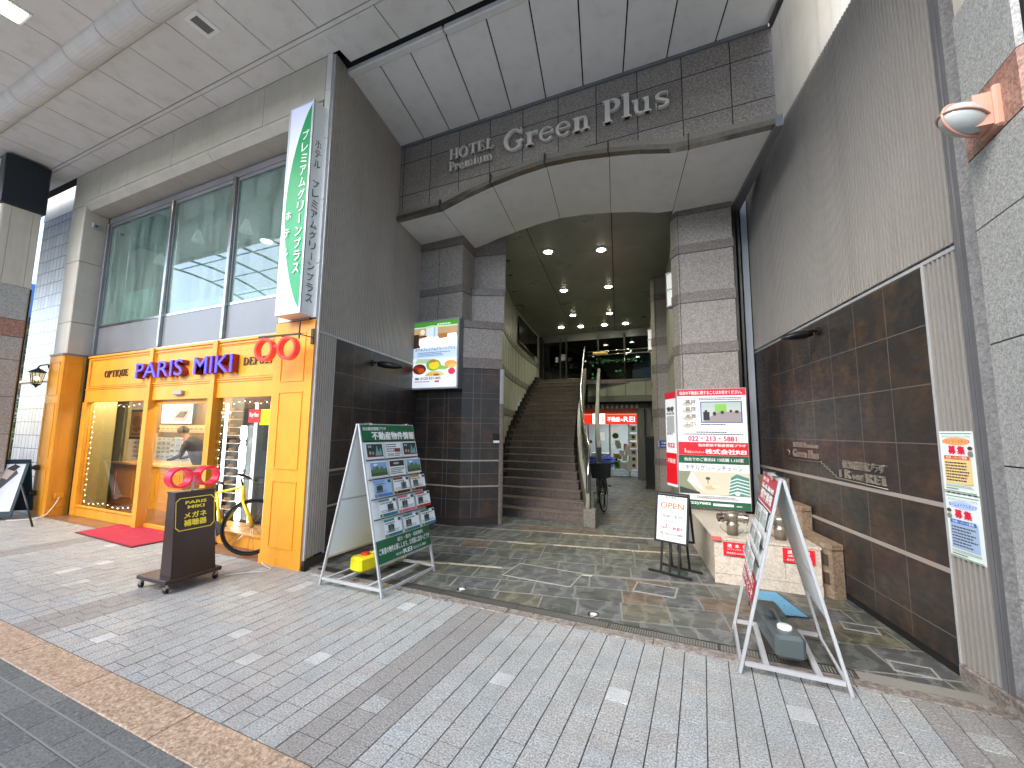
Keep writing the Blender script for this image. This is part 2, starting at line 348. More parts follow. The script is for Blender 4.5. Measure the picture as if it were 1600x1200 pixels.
# ---- serif letters (cap height 1) from stems, slabs and crescents
def _glyph(ch):
    P = []; w_, t_, sh, e = .185, .08, .06, .085
    def r(x0, y0, x1, y1): P.append([(x0, y0), (x1, y0), (x1, y1), (x0, y1)])
    def stem(x, y0, y1, bot=True, top=True, w=w_, tl=True, tr=True):
        r(x, y0, x+w, y1)
        if bot: P.append([(x-e, y0), (x+w+e, y0), (x+w+e, y0+.025), (x+w, y0+sh+.03), (x, y0+sh+.03), (x-e, y0+.025)])
        if top: P.append([(x-(e if tl else 0), y1), (x-(e if tl else 0), y1-.025), (x, y1-sh-.03), (x+w, y1-sh-.03), (x+w+(e if tr else 0), y1-.025), (x+w+(e if tr else 0), y1)])
    def ring(cx, cy, rx, ry, a0=0, a1=360, tx=w_, ty=t_, n=28):
        for i in range(n):
            a = R(a0+(a1-a0)*i/n); b = R(a0+(a1-a0)*(i+1)/n)
            P.append([(cx+rx*math.cos(a), cy+ry*math.sin(a)), (cx+rx*math.cos(b), cy+ry*math.sin(b)),
                      (cx+(rx-tx)*math.cos(b), cy+(ry-ty)*math.sin(b)), (cx+(rx-tx)*math.cos(a), cy+(ry-ty)*math.sin(a))])
    X = .64; adv = .8
    if ch == 'H': stem(.1, 0, 1); stem(.62, 0, 1); r(.25, .47, .62, .53); adv = .87
    elif ch == 'I': stem(.1, 0, 1); adv = .35
    elif ch in 'OQ':
        ring(.45, .5, .42, .52); adv = .9
        if ch == 'Q': P.append([(.45, .05), (.6, .05), (.95, -.2), (.8, -.2)])
    elif ch == 'T': stem(.35, 0, 1, True, False); r(.03, .94, .82, 1); P.append([(.03, .94), (.03, .76), (.07, .76), (.12, .94)]); P.append([(.82, .94), (.73, .94), (.78, .76), (.82, .76)]); adv = .84
    elif ch in 'EL':
        stem(.1, 0, 1, True, True, tr=(ch == 'L')); r(.25, 0, .64, .06); P.append([(.64, 0), (.7, .24), (.66, .24), (.52, .06), (.52, 0)]); adv = .74
        if ch == 'E': r(.25, .94, .62, 1); P.append([(.52, .94), (.62, .94), (.66, .8), (.62, .78)]); r(.25, .49, .5, .55); r(.48, .42, .52, .62)
    elif ch in 'PR':
        stem(.1, 0, 1, True, True, tr=False); ring(.38, .73, .28, .27, -90, 90); r(.25, .945, .38, 1); r(.25, .46, .38, .515); adv = .68
        if ch == 'R': P.append([(.34, .48), (.5, .48), (.84, 0), (.62, 0)]); adv = .84
    elif ch == 'D': stem(.1, 0, 1, tr=False); ring(.36, .5, .42, .5, -90, 90); adv = .84
    elif ch == 'U': stem(.1, .35, 1, False); stem(.6, .3, 1, False, w=.08); ring(.39, .35, .29, .37, 180, 360, .13, .07); adv = .82
    elif ch in 'Ss':
        h = 1 if ch == 'S' else X; wd = .3 if ch == 'S' else .23; cx = wd+.05; ty = .12*h
        ring(cx, h*.75, wd, h*.27, 45, 250, .13, .06); ring(cx, h*.26, wd, h*.27, -130, 75, .13, .06)
        P.append([(cx-wd*.75, h*.56), (cx-wd*.3, h*.66), (cx+wd*.8, h*.42), (cx+wd*.3, h*.33)])
        r(cx+wd*.72, h*.72, cx+wd*.86, h*.98); r(cx-wd*.95, h*.03, cx-wd*.8, h*.32); adv = cx+wd+.08
    elif ch == 'G':
        ring(.48, .5, .44, .52, 40, 325); stem(.66, .05, .42, False, True, .14); r(.78, .72, .83, 1); adv = .98
    elif ch == 'r': stem(.1, 0, X, tr=False); ring(.4, .44, .18, .2, 60, 160, .06, .1); P.append([(.4, .5), (.54, .48), (.56, .62), (.42, .64)]); adv = .56
    elif ch == 'e': ring(.33, X/2, .3, X/2+.01, 15, 325, .13, .05); r(.12, .33, .6, .38); P.append([(.5, .38), (.62, .33), (.62, .42), (.54, .5), (.47, .5)]); adv = .68
    elif ch in 'nm':
        stem(.1, 0, X, tr=False); r(.25, .48, .28, .56)
        ring(.4, .42, .2, .22, 0, 140, .13, .08); stem(.46, 0, .44, True, False, .14); adv = .74
        if ch == 'm': ring(.76, .42, .2, .22, 0, 140, .13, .08); stem(.82, 0, .44, True, False, .14); adv = 1.1
    elif ch == 'i': stem(.1, 0, X, tr=False); ring(.175, .87, .085, .085, 0, 360, .085, .085, 12); adv = .36
    elif ch == 'l': stem(.1, 0, 1.05, tr=False); adv = .36
    elif ch == 'u': stem(.1, .2, X, False, tr=False, w=.14); ring(.3, .22, .2, .23, 180, 300, .13, .08); stem(.46, 0, X, True, True, .14, tr=False); adv = .76
    elif ch == ' ': adv = .4
    return P, adv
def serif(mb, st, x0, z0, x1, capz, y, depth, m, M=None):
    tot = sum(_glyph(c)[1] for c in st); sx = (x1-x0)/tot; sz = capz-z0; cx = x0; k = 0
    for c in st:
        P, adv = _glyph(c)
        for po in P:
            k = (k+1) % 7
            mb.prism([(cx+a*sx, z0+b*sz) for a, b in po], y-.0003*k, y+depth, m, 'y', M)
        cx += adv*sx
# ================================================================== SETTING
# pavement of small granite setts, every sett a real tile over a mortar bed
def frange(a, b, s):
    while a < b: yield a; a += s
M_BED = flat('#3a3834', .95)
def settmat(name, base, dark, light):
    t = NT(name); f = t.noise(95, 3, .8); big = t.noise(5, 4, .6); b2 = t.noise(.9, 4, .6)
    c = t.ramp(f, [(.36, dark), (.64, light), (.5, base)])
    c = t.mix(c, t.mix(c, '#77726a', .6), mrange(t, big, .42, .72, 0, .6))
    c = t.mix(c, t.mix(c, '#6f7275', .5), mrange(t, b2, .45, .75, 0, .6))
    sp = t.noise(33, 2, .5); c = t.mix(c, '#3c3a37', mrange(t, sp, .73, .77, 0, .7))
    t.col(c); t.rough(mrange(t, big, .3, .7, .42, .6)); c = t.mix(c, '#6a655c', mrange(t, t.noise(.55, 6, .65), .5, .72, 0, .35)); t.col(c); t.bump(f, .2, .001); return t.m
SETT = [settmat('sett_grey', '#999b98', '#646563', '#c0c2be'), settmat('sett_cool', '#969a99', '#616464', '#bdc0bf'),
        settmat('sett_warm', '#999894', '#646260', '#c0bfbb'), settmat('sett_dark', '#85827e', '#5d5a56', '#a9a7a3'), settmat('sett_white', '#b4b5b3', '#8e8f8d', '#cfd0ce')]
mb = MB(); mb.box(-30, 9, -.2, 3.42, -.25, -.004, M_BED)
cw, cl = .1373, .135
rp = random.Random(3); bands = [(-8.05, -7.62), (-5.0, -4.55), (-1.96, -1.545), (1.1, 1.5)]
xx = -22.0; ci = 0
while xx < 6:
    inb = any(a <= xx+cw/2 <= b for a, b in bands); off = rp.choice([0, 0, 0, .015, .0675]); yy = 1.56-off; first = True; ci += 1
    while yy < 3.42:
        L = cl if rp.random() < .93 else cl*1.5
        y0 = max(yy, 1.56); y1 = min(yy+L, 3.42)
        if y1-y0 > .02:
            g = .0024
            if inb and not (3.05 < yy < 3.17 and -2 < xx < -1.5): mi = 3 if rp.random() > .05 else 0
            else:
                q = rp.random(); mi = 4 if q < .022 else (0 if q < .5 else 1 if q < .72 else 2)
            za = rp.uniform(-.0012, .0012)
            x0, x1, ya, yb = xx+g, xx+cw-g, y0+g*1.0, y1-g*1.0; c = .0014
            mb.add([(x0, ya, -.006), (x1, ya, -.006), (x1, yb, -.006), (x0, yb, -.006), (x0+c, ya+c, za), (x1-c, ya+c, za), (x1-c, yb-c, za), (x0+c, yb-c, za)],
                   [(4, 5, 6, 7), (0, 1, 5, 4), (1, 2, 6, 5), (2, 3, 7, 6), (3, 0, 4, 7)], SETT[mi])
        yy += L
    xx += cw
mb.build('pavement', kind='structure')
# kerb of tan granite slabs and the dark street paving beyond it
mb = MB(); x = -22.0
while x < 6:
    mb.box(x+.002, x+.88, 1.325, 1.555, -.2, .004, M_TANGR, b=.004); x += .883
mb.build('kerb', kind='structure')
t = NT('street_paver'); gc, gf = bricks(t, '#585b5a', '#696b68', '#333433', .28, .139, .004, 'xy', loc=(0, .012, 0), offset=.5)
f = t.noise(180, 3, .7); gro = t.n('ShaderNodeTexWave'); gro.inputs['Scale'].default_value = 28; gro.inputs['Distortion'].default_value = 1.2
gro.bands_direction = 'X'; t.l(t.co, gro.inputs[0])
c = t.mix(gc, '#2f2f2e', mrange(t, t.noise(70, 4, .8), .45, .65, 0, .75)); c = t.mix(c, '#8d8e89', mrange(t, t.noise(45, 4, .75), .54, .72, 0, .6)); c = t.mix(c, '#3c3c3a', mrange(t, t.noise(2.2, 5, .6), .5, .75, 0, .5))
t.col(c); t.rough(.7); t.bump(t.math('ADD', t.math('MULTIPLY', gro.outputs[1], .6), f), .5, .003)
mb = MB(); mb.box(-30, 9, -.6, 1.322, -.2, -.002, t.m); mb.build('street_paving', kind='structure')
mb = MB(); mb.box(-30, 9, -9.5, -.604, -.2, -.002, speckle('bounce_paving', '#dad8d2', '#c6c4be', '#e8e6e0', 60)); mb.build('central_bounce_paving', kind='structure')  # pale unseen band added to bounce daylight up onto the ceilings
mb = MB()
for yy in (.68, .82, .96, 1.10, 1.235):
    for x in frange(-20, 6, .6): mb.box(x, x+.597, yy, yy+.007, -.01, .0004, flat('#777873', .8))
mb.build('street_joint', kind='structure')
# rough granite strip + slate floor of the entrance
A12 = .208833; A10 = R(10.2)
SK = lambda s, x0=-4.044, y0=3.41: (x0-math.sin(A12)*s, y0+math.cos(A12)*s)
mb = MB(); x = -4.0
while x < 1.55:
    mb.box(x+.002, x+.60, 3.424, 3.53, -.1, .003, M_KERB, b=.004); x += .602
mb.build('threshold_strip', kind='structure')
def slatemat(name, base, vein, dark):
    t = NT(name); n = t.noise(2.2, 8, .68, t.map((1.2, 3.4, 1))); w_ = t.n('ShaderNodeTexWave'); w_.inputs['Scale'].default_value = 1.6
    w_.inputs['Distortion'].default_value = 14; w_.inputs['Detail'].default_value = 6; w_.inputs['Detail Roughness'].default_value = .7; t.l(t.co, w_.inputs[0])
    c = t.mix(base, dark, mrange(t, n, .36, .62, 0, 1)); c = t.mix(c, vein, mrange(t, w_.outputs[1], .7, 1, 0, .5))
    c = t.mix(c, '#7f6b52', mrange(t, t.noise(2.7, 5, .6), .62, .82, 0, .3)); fi = t.noise(90, 4, .7)
    c = t.mix(c, t.mix(c, '#151515', .5), mrange(t, fi, .45, .75, 0, .5)); t.col(c); t.rough(mrange(t, n, .3, .7, .34, .6)); t.bump(t.math('ADD', n, t.math('MULTIPLY', fi, .3)), .45, .006); return t.m
SL = [slatemat('slate_green', '#62655d', '#868a80', '#474a45'), slatemat('slate_grey', '#5f6261', '#828583', '#454747'), slatemat('slate_olive', '#6a6857', '#8a8774', '#4b4a40'),
      slatemat('slate_rust', '#756655', '#8d7c69', '#504840'), slatemat('slate_dark', '#535652', '#747772', '#3c3e3b')]
M_MORT = flat('#7f7c74', .9); M_CREAM = speckle('cream_stone', '#bfb39d', '#a0947e', '#d6ccb8', 120)
mb = MB(); mb.prism([(-4.1, 3.53), (1.7, 3.53), (1.0, 7.2), (-.2, 17), (-6.3, 17), (-4.7, 6.1)], -.12, -.0015, M_MORT)
mb.box(-4.1, 1.6, 3.525, 3.535, -.1, .002, M_MORT)
rs = random.Random(11)
def clip_y(po, y0):
    out = []
    for i in range(len(po)):
        p, q_ = po[i], po[(i+1) % len(po)]
        if p[1] >= y0: out.append(p)
        if (p[1] >= y0) != (q_[1] >= y0): f = (y0-p[1])/(q_[1]-p[1]); out.append((p[0]+(q_[0]-p[0])*f, y0))
    return out
cu_, su_ = math.cos(A12), math.sin(A12)
UV = lambda u, v: (-4.05+u*cu_-v*su_, 3.44+u*su_+v*cu_)
v = -1.15; row = 0
while v < 12.6:
    h = rs.uniform(.31, .39) if v < 4 else rs.uniform(.26, .34); row += 1; u = -.3*rs.random()
    if row in (6, 9, 11):      # broken courses of small cream stones
        cu0 = {6: .75, 9: 1.9, 11: 2.6}[row]
        while cu0 < {6: 3.1, 9: 4.4, 11: 4.9}[row]:
            L = rs.uniform(.10, .32); d = rs.choice([0, 0, .022]); po = [UV(cu0+.003, v+.006-d), UV(cu0+L-.003, v+.006-d), UV(cu0+L-.003, v+.05-d), UV(cu0+.003, v+.05-d)]; mb.prism(po, -.02, .0018, M_CREAM); cu0 += L if rs.random() > .12 else L+.25
        v += .055
    while u < 5.55:
        L = rs.uniform(.30, .46); u0, u1 = max(u, 0)+.005, min(u+L, 5.55)-.005
        if u1-u0 > .05:
            j = lambda: rs.uniform(-.006, .006); q = rs.random()
            m = SL[0] if q < .42 else SL[1] if q < .66 else SL[4] if q < .84 else SL[2] if q < .93 else SL[3]
            po = [UV(u0+j(), v+.005+j()), UV(u1+j(), v+.005+j()), UV(u1+j(), v+h-.005+j()), UV(u0+j(), v+h-.005+j())]
            po = clip_y(po, 3.652)
            if len(po) > 2:
                zt = rs.uniform(-.001, .002); cx_ = sum(p[0] for p in po)/len(po); cy_ = sum(p[1] for p in po)/len(po); n = len(po)
                ins = [(a_+(cx_-a_)*.02, b_+(cy_-b_)*.02) for a_, b_ in po]
                mb.add([(a_, b_, -.01) for a_, b_ in po]+[(a_, b_, zt) for a_, b_ in ins], [tuple(range(n, 2*n))]+[(i, (i+1) % n, n+(i+1) % n, n+i) for i in range(n)], m)
        u += L
    v += h
mb.build('entrance_floor', kind='structure')
# utility covers let into the slate, drain grate
def cover(name, lab, x0, x1, y0, y1, mat=None, rz=-.03):
    r = thing(name, lab, 'access cover', ((x0+x1)/2, (y0+y1)/2, 0), rz); a, b = (x1-x0)/2, (y1-y0)/2
    M = WM[r.name]; m = MB(M)
    for q in ((-a, a, -b, -b+.014), (-a, a, b-.014, b), (-a, -a+.014, -b+.014, b-.014), (a-.014, a, -b+.014, b-.014)): m.box(q[0], q[1], q[2], q[3], -.02, .0055, flat('#96948d', .6))
    m.build('frame', r); m = MB(M); m.box(-a+.016, a-.016, -b+.016, b-.016, -.02, .004, mat or SL[1]); m.build('lid', r)
cover('access_cover', 'large rectangular slate filled cover in the middle of the entrance floor', -2.02, -1.25, 4.26, 4.72)
cover('access_cover', 'small slate filled cover in the floor left of the OPEN sign', -.68, -.28, 4.42, 4.70)
cover('access_cover', 'blue grey cover in the brown floor outside the orange shop', -9.1, -8.62, 3.5, 3.68, flat('#5d7076', .6), 0)
for (x0, x1, y0, y1, lb) in ((.98, 1.22, 4.35, 4.5, 'upper small cover beside the right brown tiled wall'), (1.1, 1.34, 3.75, 3.9, 'lower small cover beside the right brown tiled wall')):
    cover('access_cover', lb, x0, x1, y0, y1)
r = thing('drain_grate', 'long steel slot grate between the pavement and slate floor', 'drain grate', (-1.2, 3.59, 0))
mb = MB(WM[r.name]); mb.box(-2.75, 2.06, -.058, -.052, -.05, .004, M_DARKSTEEL); mb.box(-2.75, 2.06, .052, .058, -.05, .004, M_DARKSTEEL)
for x in frange(-2.75, 2.1, .8): mb.box(x, x+.008, -.052, .052, -.04, .0035, M_DARKSTEEL)
mb.build('frame', r); mb = MB(WM[r.name])
for x in frange(-2.735, 2.05, .0185): mb.box(x, x+.0065, -.052, .052, -.03, .0025, M_DARKSTEEL)
mb.build('slats', r); mb = MB(WM[r.name]); mb.box(-2.75, 2.06, -.052, .052, -.06, -.045, M_DARKGAP); mb.build('channel', r)
for i, (x, y, lb) in enumerate(((-2.2, 3.73, 'round chrome floor light nearer the green A-frame sign'), (-.9, 3.73, 'round chrome floor light in the middle of the drain edge'))):
    r = thing('floor_light', lb, 'floor light', (x, y, 0), 0, 'floor lights along the drain'); M = WM[r.name]
    MB(M).lathe([(.052, .001), (.05, .007), (.035, .008)], 20, M_STEEL).build('ring', r)
    MB(M).lathe([(.034, .0075), (.02, .012), (.0, .0135)], 16, flat('#d8dedd', .1)).build('lens', r)
# brown floor in front of the shop
t = NT('brown_tile'); gc, gf = bricks(t, '#7c5a45', '#6b4c3a', '#4a382d', .3, .3, .004, 'xy')
c = t.mix(gc, '#a07c62', mrange(t, t.noise(3, 5, .6), .5, .8, 0, .5)); t.col(c); t.rough(.28); t.bump(t.noise(80), .08, .001)
mb = MB(); mb.box(-10.7, -4.1, 3.42, 8.5, -.1, .008, t.m); mb.build('shop_floor', kind='structure')
mb = MB(); mb.box(-30, -10.7, 3.42, 12, -.1, .002, speckle('far_paving', '#9b9a96', '#7d7c78', '#b5b4b0', 60)); mb.build('side_street_pavement', kind='structure')
mb = MB(); mb.box(-90, 60, -40, 60, -.4, -.26, flat('#56554f', .9)); mb.build('ground', kind='structure')

# ================================================================== ARCADE CEILING
CZ = 6.26
r = thing('arcade_ceiling', 'pale grey panelled ceiling hung over the pavement of the arcade', 'arcade ceiling', (-5, 2, CZ))
mb = MB()
g = .013
def panel_row(mb, xs, y0, y1, z, m, th=.012):
    for a, b in zip(xs[:-1], xs[1:]): mb.box(a+g/2, b-g/2, y0+g/2, y1-g/2, z+random.uniform(-.001, .001), z+th, m)
XS = [-22+.7945*k+.02 for k in range(0, 40)]; k0 = -5.565; XS = [k0+.7945*k for k in range(-24, 18)]
panel_row(mb, XS, 2.335, 3.10, CZ, M_CEIL)
XL = [x for x in XS if x < -3.9]; XR = [x for x in XS if x > -4.02]
panel_row(mb, [x+.01 for x in XL], 3.155, 3.425, CZ, M_CEIL); panel_row(mb, XR, 3.155, 3.61, CZ, M_CEIL)
mb.box(-24.6, 9, 3.105, 3.15, CZ-.004, CZ+.012, M_CEIL)
for y0, y1 in ((1.0, 1.985),): panel_row(mb, XS, y0, y1, CZ+.02, M_CEIL)
mb.build('panels', r)
mb = MB()     # hanging rounded duct running along the street
for a, b in zip(XS[:-1], XS[1:]):
    pr_ = [(1.97, CZ+.017), (1.99, CZ+.017)]+[(2.155+.165*math.cos(R(180+q)), CZ+.02+.13*math.sin(R(180+q))) for q in range(0, 181, 15)]+[(2.325, CZ-.003), (2.35, CZ-.003), (2.35, CZ+.05), (1.97, CZ+.05)]
    mb.prism(pr_, a+.006, b-.006, M_CEIL, 'x', smooth=False)
mb.build('rounded_duct', r)
mb = MB(); mb.box(-24.6, 9, .98, 3.57, CZ+.04, CZ+.3, M_DARKGAP); mb.box(-24.6, 9, .90, .98, CZ-.03, CZ+1.2, M_CEIL); mb.build('backing', r)
r = thing('ceiling_vent', 'white rectangular speaker grille set in the arcade ceiling', 'ceiling grille', (-5.19, 2.52, CZ)); M = WM[r.name]
m = MB(M)
for q in ((-.125, .125, -.14, -.1), (-.125, .125, .1, .14), (-.125, -.065, -.1, .1), (.065, .125, -.1, .1)): m.box(*q, -.012, 0, M_WHITE)
m.build('frame', r); m = MB(M)
for i in range(9): m.box(-.065+i*.0145, -.058+i*.0145, -.1, .1, -.009, 0, flat('#8a8882', .6))
m.box(-.065, .065, -.1, .1, -.003, 0, flat('#77746d', .8)); m.build('grille', r)
r = thing('ceiling_lamp', 'bright recessed lamp in the arcade ceiling near the left corner', 'ceiling lamp', (-7.05, 1.5, CZ+.02)); M = WM[r.name]
MB(M).box(-.16, .16, -.16, .16, -.02, 0, M_WHITE).build('frame', r); MB(M).box(-.13, .13, -.13, .13, -.026, -.018, flat('#fff8ea', .4, 0, 9)).build('diffuser', r)
# glass vault over the middle of the street (seen mirrored in the upper windows) and the far side of the street
r = thing('arcade_glass_roof', 'curved steel ribbed glass roof over the middle of the street', 'glass roof', (-5, -4, 7))
mb = MB()
def arc(y): q = (y+4.6)/3.9; return 7.3+2.2*math.sqrt(max(0, 1-q*q))
for x in frange(-24, 9, 1.9): mb.tube([(x, -4.2-5.0*math.cos(R(a)), 7.3+2.2*math.sin(R(a))) for a in range(0, 181, 12)], .05, 6, M_DARKSTEEL)
for a in range(0, 181, 18): mb.box(-24, 9, -4.2-5.0*math.cos(R(a))-.02, -4.2-5.0*math.cos(R(a))+.02, 7.3+2.2*math.sin(R(a))-.02, 7.3+2.2*math.sin(R(a))+.02, M_DARKSTEEL)
mb.build('ribs', r)
r = thing('opposite_building', 'pale plain building on the other side of the arcade street', 'building', (-5, -9.6, 0))
mb = MB(); mb.box(-26, 12, -12, -9.5, 0, 7.4, flat('#d0cec8', .7)); mb.build('wall', r); mb = MB()
for x in frange(-24, 10, 2.6): mb.box(x, x+2, -9.5, -9.47, 3.4, 5.4, flat('#3b444a', .2)); mb.box(x, x+2.2, -9.5, -9.46, .2, 2.7, flat('#5b5348', .4))
mb.build('window', r)

# ================================================================== LEFT BUILDING (optician below, office above)
bl = thing('beige_building', 'beige panelled building with tall upper windows above the orange shop', 'building', (-7.3, 3.42, 0))
mb = MB()
for a, b in zip((-10.72, -9.76, -7.53, -5.35), (-9.76, -7.53, -5.35, -4.12)): mb.box(a+.005, b-.005, 3.42, 3.6, 5.66, 6.255, M_BEIGE)
for a, b in zip((-10.72, -10.24, -8.75, -6.55), (-10.24, -8.75, -6.55, -4.5)):
    if a < -10.5: continue
    mb.prism([(3.42, 5.65), (3.42, 5.60), (3.50, 5.52), (3.80, 5.50), (3.8, 5.65)], a+.004, b-.004, M_BEIGE, 'x')
mb.box(-10.7, -4.2, 3.5, 3.58, 5.66, 6.25, M_DARKGAP)
mb.build('upper_band', bl); mb = MB()
zs = [2.83, 3.405, 4.54, 5.60]
for a, b in zip(zs[:-1], zs[1:]):
    mb.prism([(-10.72, 3.42), (-10.255, 3.42), (-10.24, 3.435), (-10.24, 3.84), (-10.72, 3.84)], a+.005, b-.005, M_BEIGE)
mb.prism([(-10.72, 3.42), (-10.24, 3.42), (-10.24, 3.44), (-10.72, 3.44)], 5.61, 5.652, M_BEIGE)
mb.box(-10.7, -10.27, 3.45, 3.8, 0, 5.6, M_DARKGAP); mb.build('pilaster', bl)
mb = MB()      # narrow pale metal corner beside the corrugated wall
for a, b in zip((2.84, 3.5, 4.3, 5.1, 5.75), (3.5, 4.3, 5.1, 5.75, 6.25)): mb.prism([(-4.15, 3.40), (-4.06, 3.40), (-4.066, 3.43), (-4.15, 3.43)], a+.004, b-.004, flat('#d2d2cf', .4))
mb.box(-4.2, -4.11, 3.425, 3.43, 2.84, 6.25, M_DARKGAP); mb.build('corner_trim', bl)
mb = MB(); mb.prism([(-4.74, 3.43), (-4.12, 3.43), (-4.19, 3.8), (-4.74, 3.8)], 2.84, 5.655, M_BEIGE); mb.build('corner_wall', bl)
# upper windows
WX = [-10.12, -8.02, -6.37, -4.76]
for i in range(3):
    a, b = WX[i]+.035, WX[i+1]-.035
    m = MB(); f_ = .03
    m.box(a, b, 3.76, 3.80, 3.345, 3.385, M_STEEL); m.box(a, b, 3.76, 3.80, 5.30, 5.36, M_GREY); m.box(a, a+f_, 3.76, 3.8, 3.385, 5.30, M_GREY); m.box(b-f_, b, 3.76, 3.8, 3.385, 5.30, M_GREY)
    wn = m.build('window', bl); MB().box(a+f_, b-f_, 3.778, 3.784, 3.385, 5.30, M_UPGLASS).build('pane', wn)
    MB().box(a, b, 3.765, 3.80, 2.84, 3.34, M_GREY).build('apron_panel', bl)
m = MB()
for x in WX: MB().box(x-.03, x+.03, 3.72, 3.82, 2.84, 5.36, M_STEEL if -10 < x < -5 else M_GREY, b=.004).build('mullion', bl)
m.box(-10.12, -4.75, 3.75, 3.82, 5.36, 5.46, M_GREY); m.box(-10.2, -4.75, 3.79, 3.83, 5.46, 5.52, M_DARKSTEEL); m.box(-10.2, -4.75, 3.74, 3.8, 2.80, 2.835, M_STEEL)
m.box(-10.24, -10.15, 3.77, 3.85, 0, 5.5, M_DARKSTEEL); m.build('window_head', bl)
# office behind the upper windows
M_OFF = flat('#8c9a92', .8); mb = MB()
mb.box(-10.7, -5.3, 7.4, 7.5, 2.8, 5.6, M_OFF); mb.box(-10.8, -10.7, 3.85, 7.5, 2.8, 5.6, M_OFF); mb.box(-5.35, -5.3, 3.85, 7.5, 2.8, 5.6, M_OFF)
mb.build('office_wall', bl); MB().box(-10.7, -5.3, 3.82, 7.5, 5.5, 5.6, flat('#a9aca6', .8)).build('office_ceiling', bl)
MB().box(-10.7, -5.3, 3.85, 7.4, 2.62, 2.74, flat('#c9b48e', .7)).build('office_floor', bl)
m = MB(); m.box(-10.05, -8.9, 4.0, 4.05, 3.3, 4.05, flat('#a8ccc4', .7)); m.box(-8.9, -5, 4.3, 4.35, 3.3, 3.8, flat('#9fc4bb', .7)); m.build('frosted_screen', bl)
MB().box(-9.9, -9.3, 5.6, 5.62, 4.75, 4.87, flat('#7b4a3c', .7)).build('wall_grille', bl)
for i, (x, y, z, lb) in enumerate(((-10.0, 4.55, 4.87, 'white cone pendant lamp behind the left upper window'), (-8.68, 4.5, 5.08, 'white cone pendant lamp behind the middle upper window'), (-7.25, 4.5, 5.0, 'white cone pendant lamp behind the right upper window'))):
    r = thing('pendant_lamp', lb, 'pendant lamp', (x, y, z), 0, 'cone pendant lamps in the office'); M = WM[r.name]
    MB(M).lathe([(.115, 0), (.112, .005), (.035, .22), (.02, .235), (.0, .24)], 18, flat('#e9ebe4', .5, 0, .25)).build('lamp_shade', r)
    MB(M).cyl((0, 0, .23), (0, 0, 5.5-z), .004, n=6, m=M_BLACK).build('cord', r)
for x, y in ((-8.3, 5.6), (-6.6, 5.2), (-5.9, 5.6), (-6.1, 6.6)):
    r = thing('office_downlight', 'round white light in the ceiling behind the upper windows', 'downlight', (x, y, 5.49), 0, 'office ceiling lights'); MB(WM[r.name]).lathe([(0, -.01), (.11, -.01), (.12, 0)], 16, flat('#ffffff', .4, 0, 6)).build('disc', r)
# small security camera on the pilaster
r = thing('junction_box', 'tiny metal box with stub fixed high on the beige pilaster', 'junction box', (-10.235, 3.6, 5.27)); m = MB(WM[r.name]); m.box(0, .05, -.06, .06, -.05, .05, M_ALU, b=.006); m.build('cover', r); MB(WM[r.name]).cyl((.05, 0, 0), (.09, -.03, -.02), .022, n=8, m=M_DARKSTEEL).build('stub', r)

# ================================================================== ENTRANCE SIDE WALLS (skewed 12 degrees)
def corr(mb, x0, x1, z0, z1, m, pitch=.039, d=.045, y=0.0, M=None):
    n = int((x1-x0)/pitch); p = (x1-x0)/n; vs = []; fs = []
    for i in range(n):
        a = x0+i*p
        for q, yy in ((0, 0), (.46, 0), (.50, d), (.96, d)): vs += [(a+q*p, y+yy, z0), (a+q*p, y+yy, z1)]
    vs += [(x1, y, z0), (x1, y, z1)]; L = len(vs)//2
    for i in range(L-1): fs.append((2*i, 2*i+2, 2*i+3, 2*i+1))
    return mb.add(vs, fs, m, False, M)
# left wall: seen face looks towards +X.  frame: local x runs from the back to the front, local y away from the viewer's side
def wallframe(px, py, ang): return ang
LL = 2.69
lw = thing('entrance_side_wall', 'left entrance wall, ribbed metal above dark brown tiles', 'wall', (-4.05, 3.435, 0), A12+R(90))
M = WM[lw.name]      # local +x runs from the street into the passage, +y into the wall
M_TILEL = tilemat('brown_tiles_left', (-.35, .42*7-2.67, 0), .42, .42)
m = MB(M); corr(m, .02, LL, 2.70, 6.28, M_CORRD); m.box(0, LL, .05, .12, 0, 6.3, M_DARKGAP); m.build('ribbed_cladding', lw)
m = MB(M); corr(m, .02, .335, 0.12, 2.67, M_CORRD); m.box(.335, .348, -.004, .02, .1, 2.68, M_ALU); m.build('ribbed_strip', lw)
m = MB(M); m.box(0, .02, -.006, .1, 0.05, 6.25, M_ALU); m.box(.02, LL, -.004, .02, 2.672, 2.698, M_ALU); m.build('edge_trim', lw)
m = MB(M); m.box(.35, LL, 0, .02, .1, 2.67, M_TILEL); m.build('tile_panel', lw)
m = MB(M)
for z in (1.05, .63): m.box(.35, LL, -.003, .01, z-.013, z+.013, flat('#8f857c', .5))
m.box(0, LL, -.006, .02, 0, .10, flat('#3a3430', .5)); m.build('band', lw)
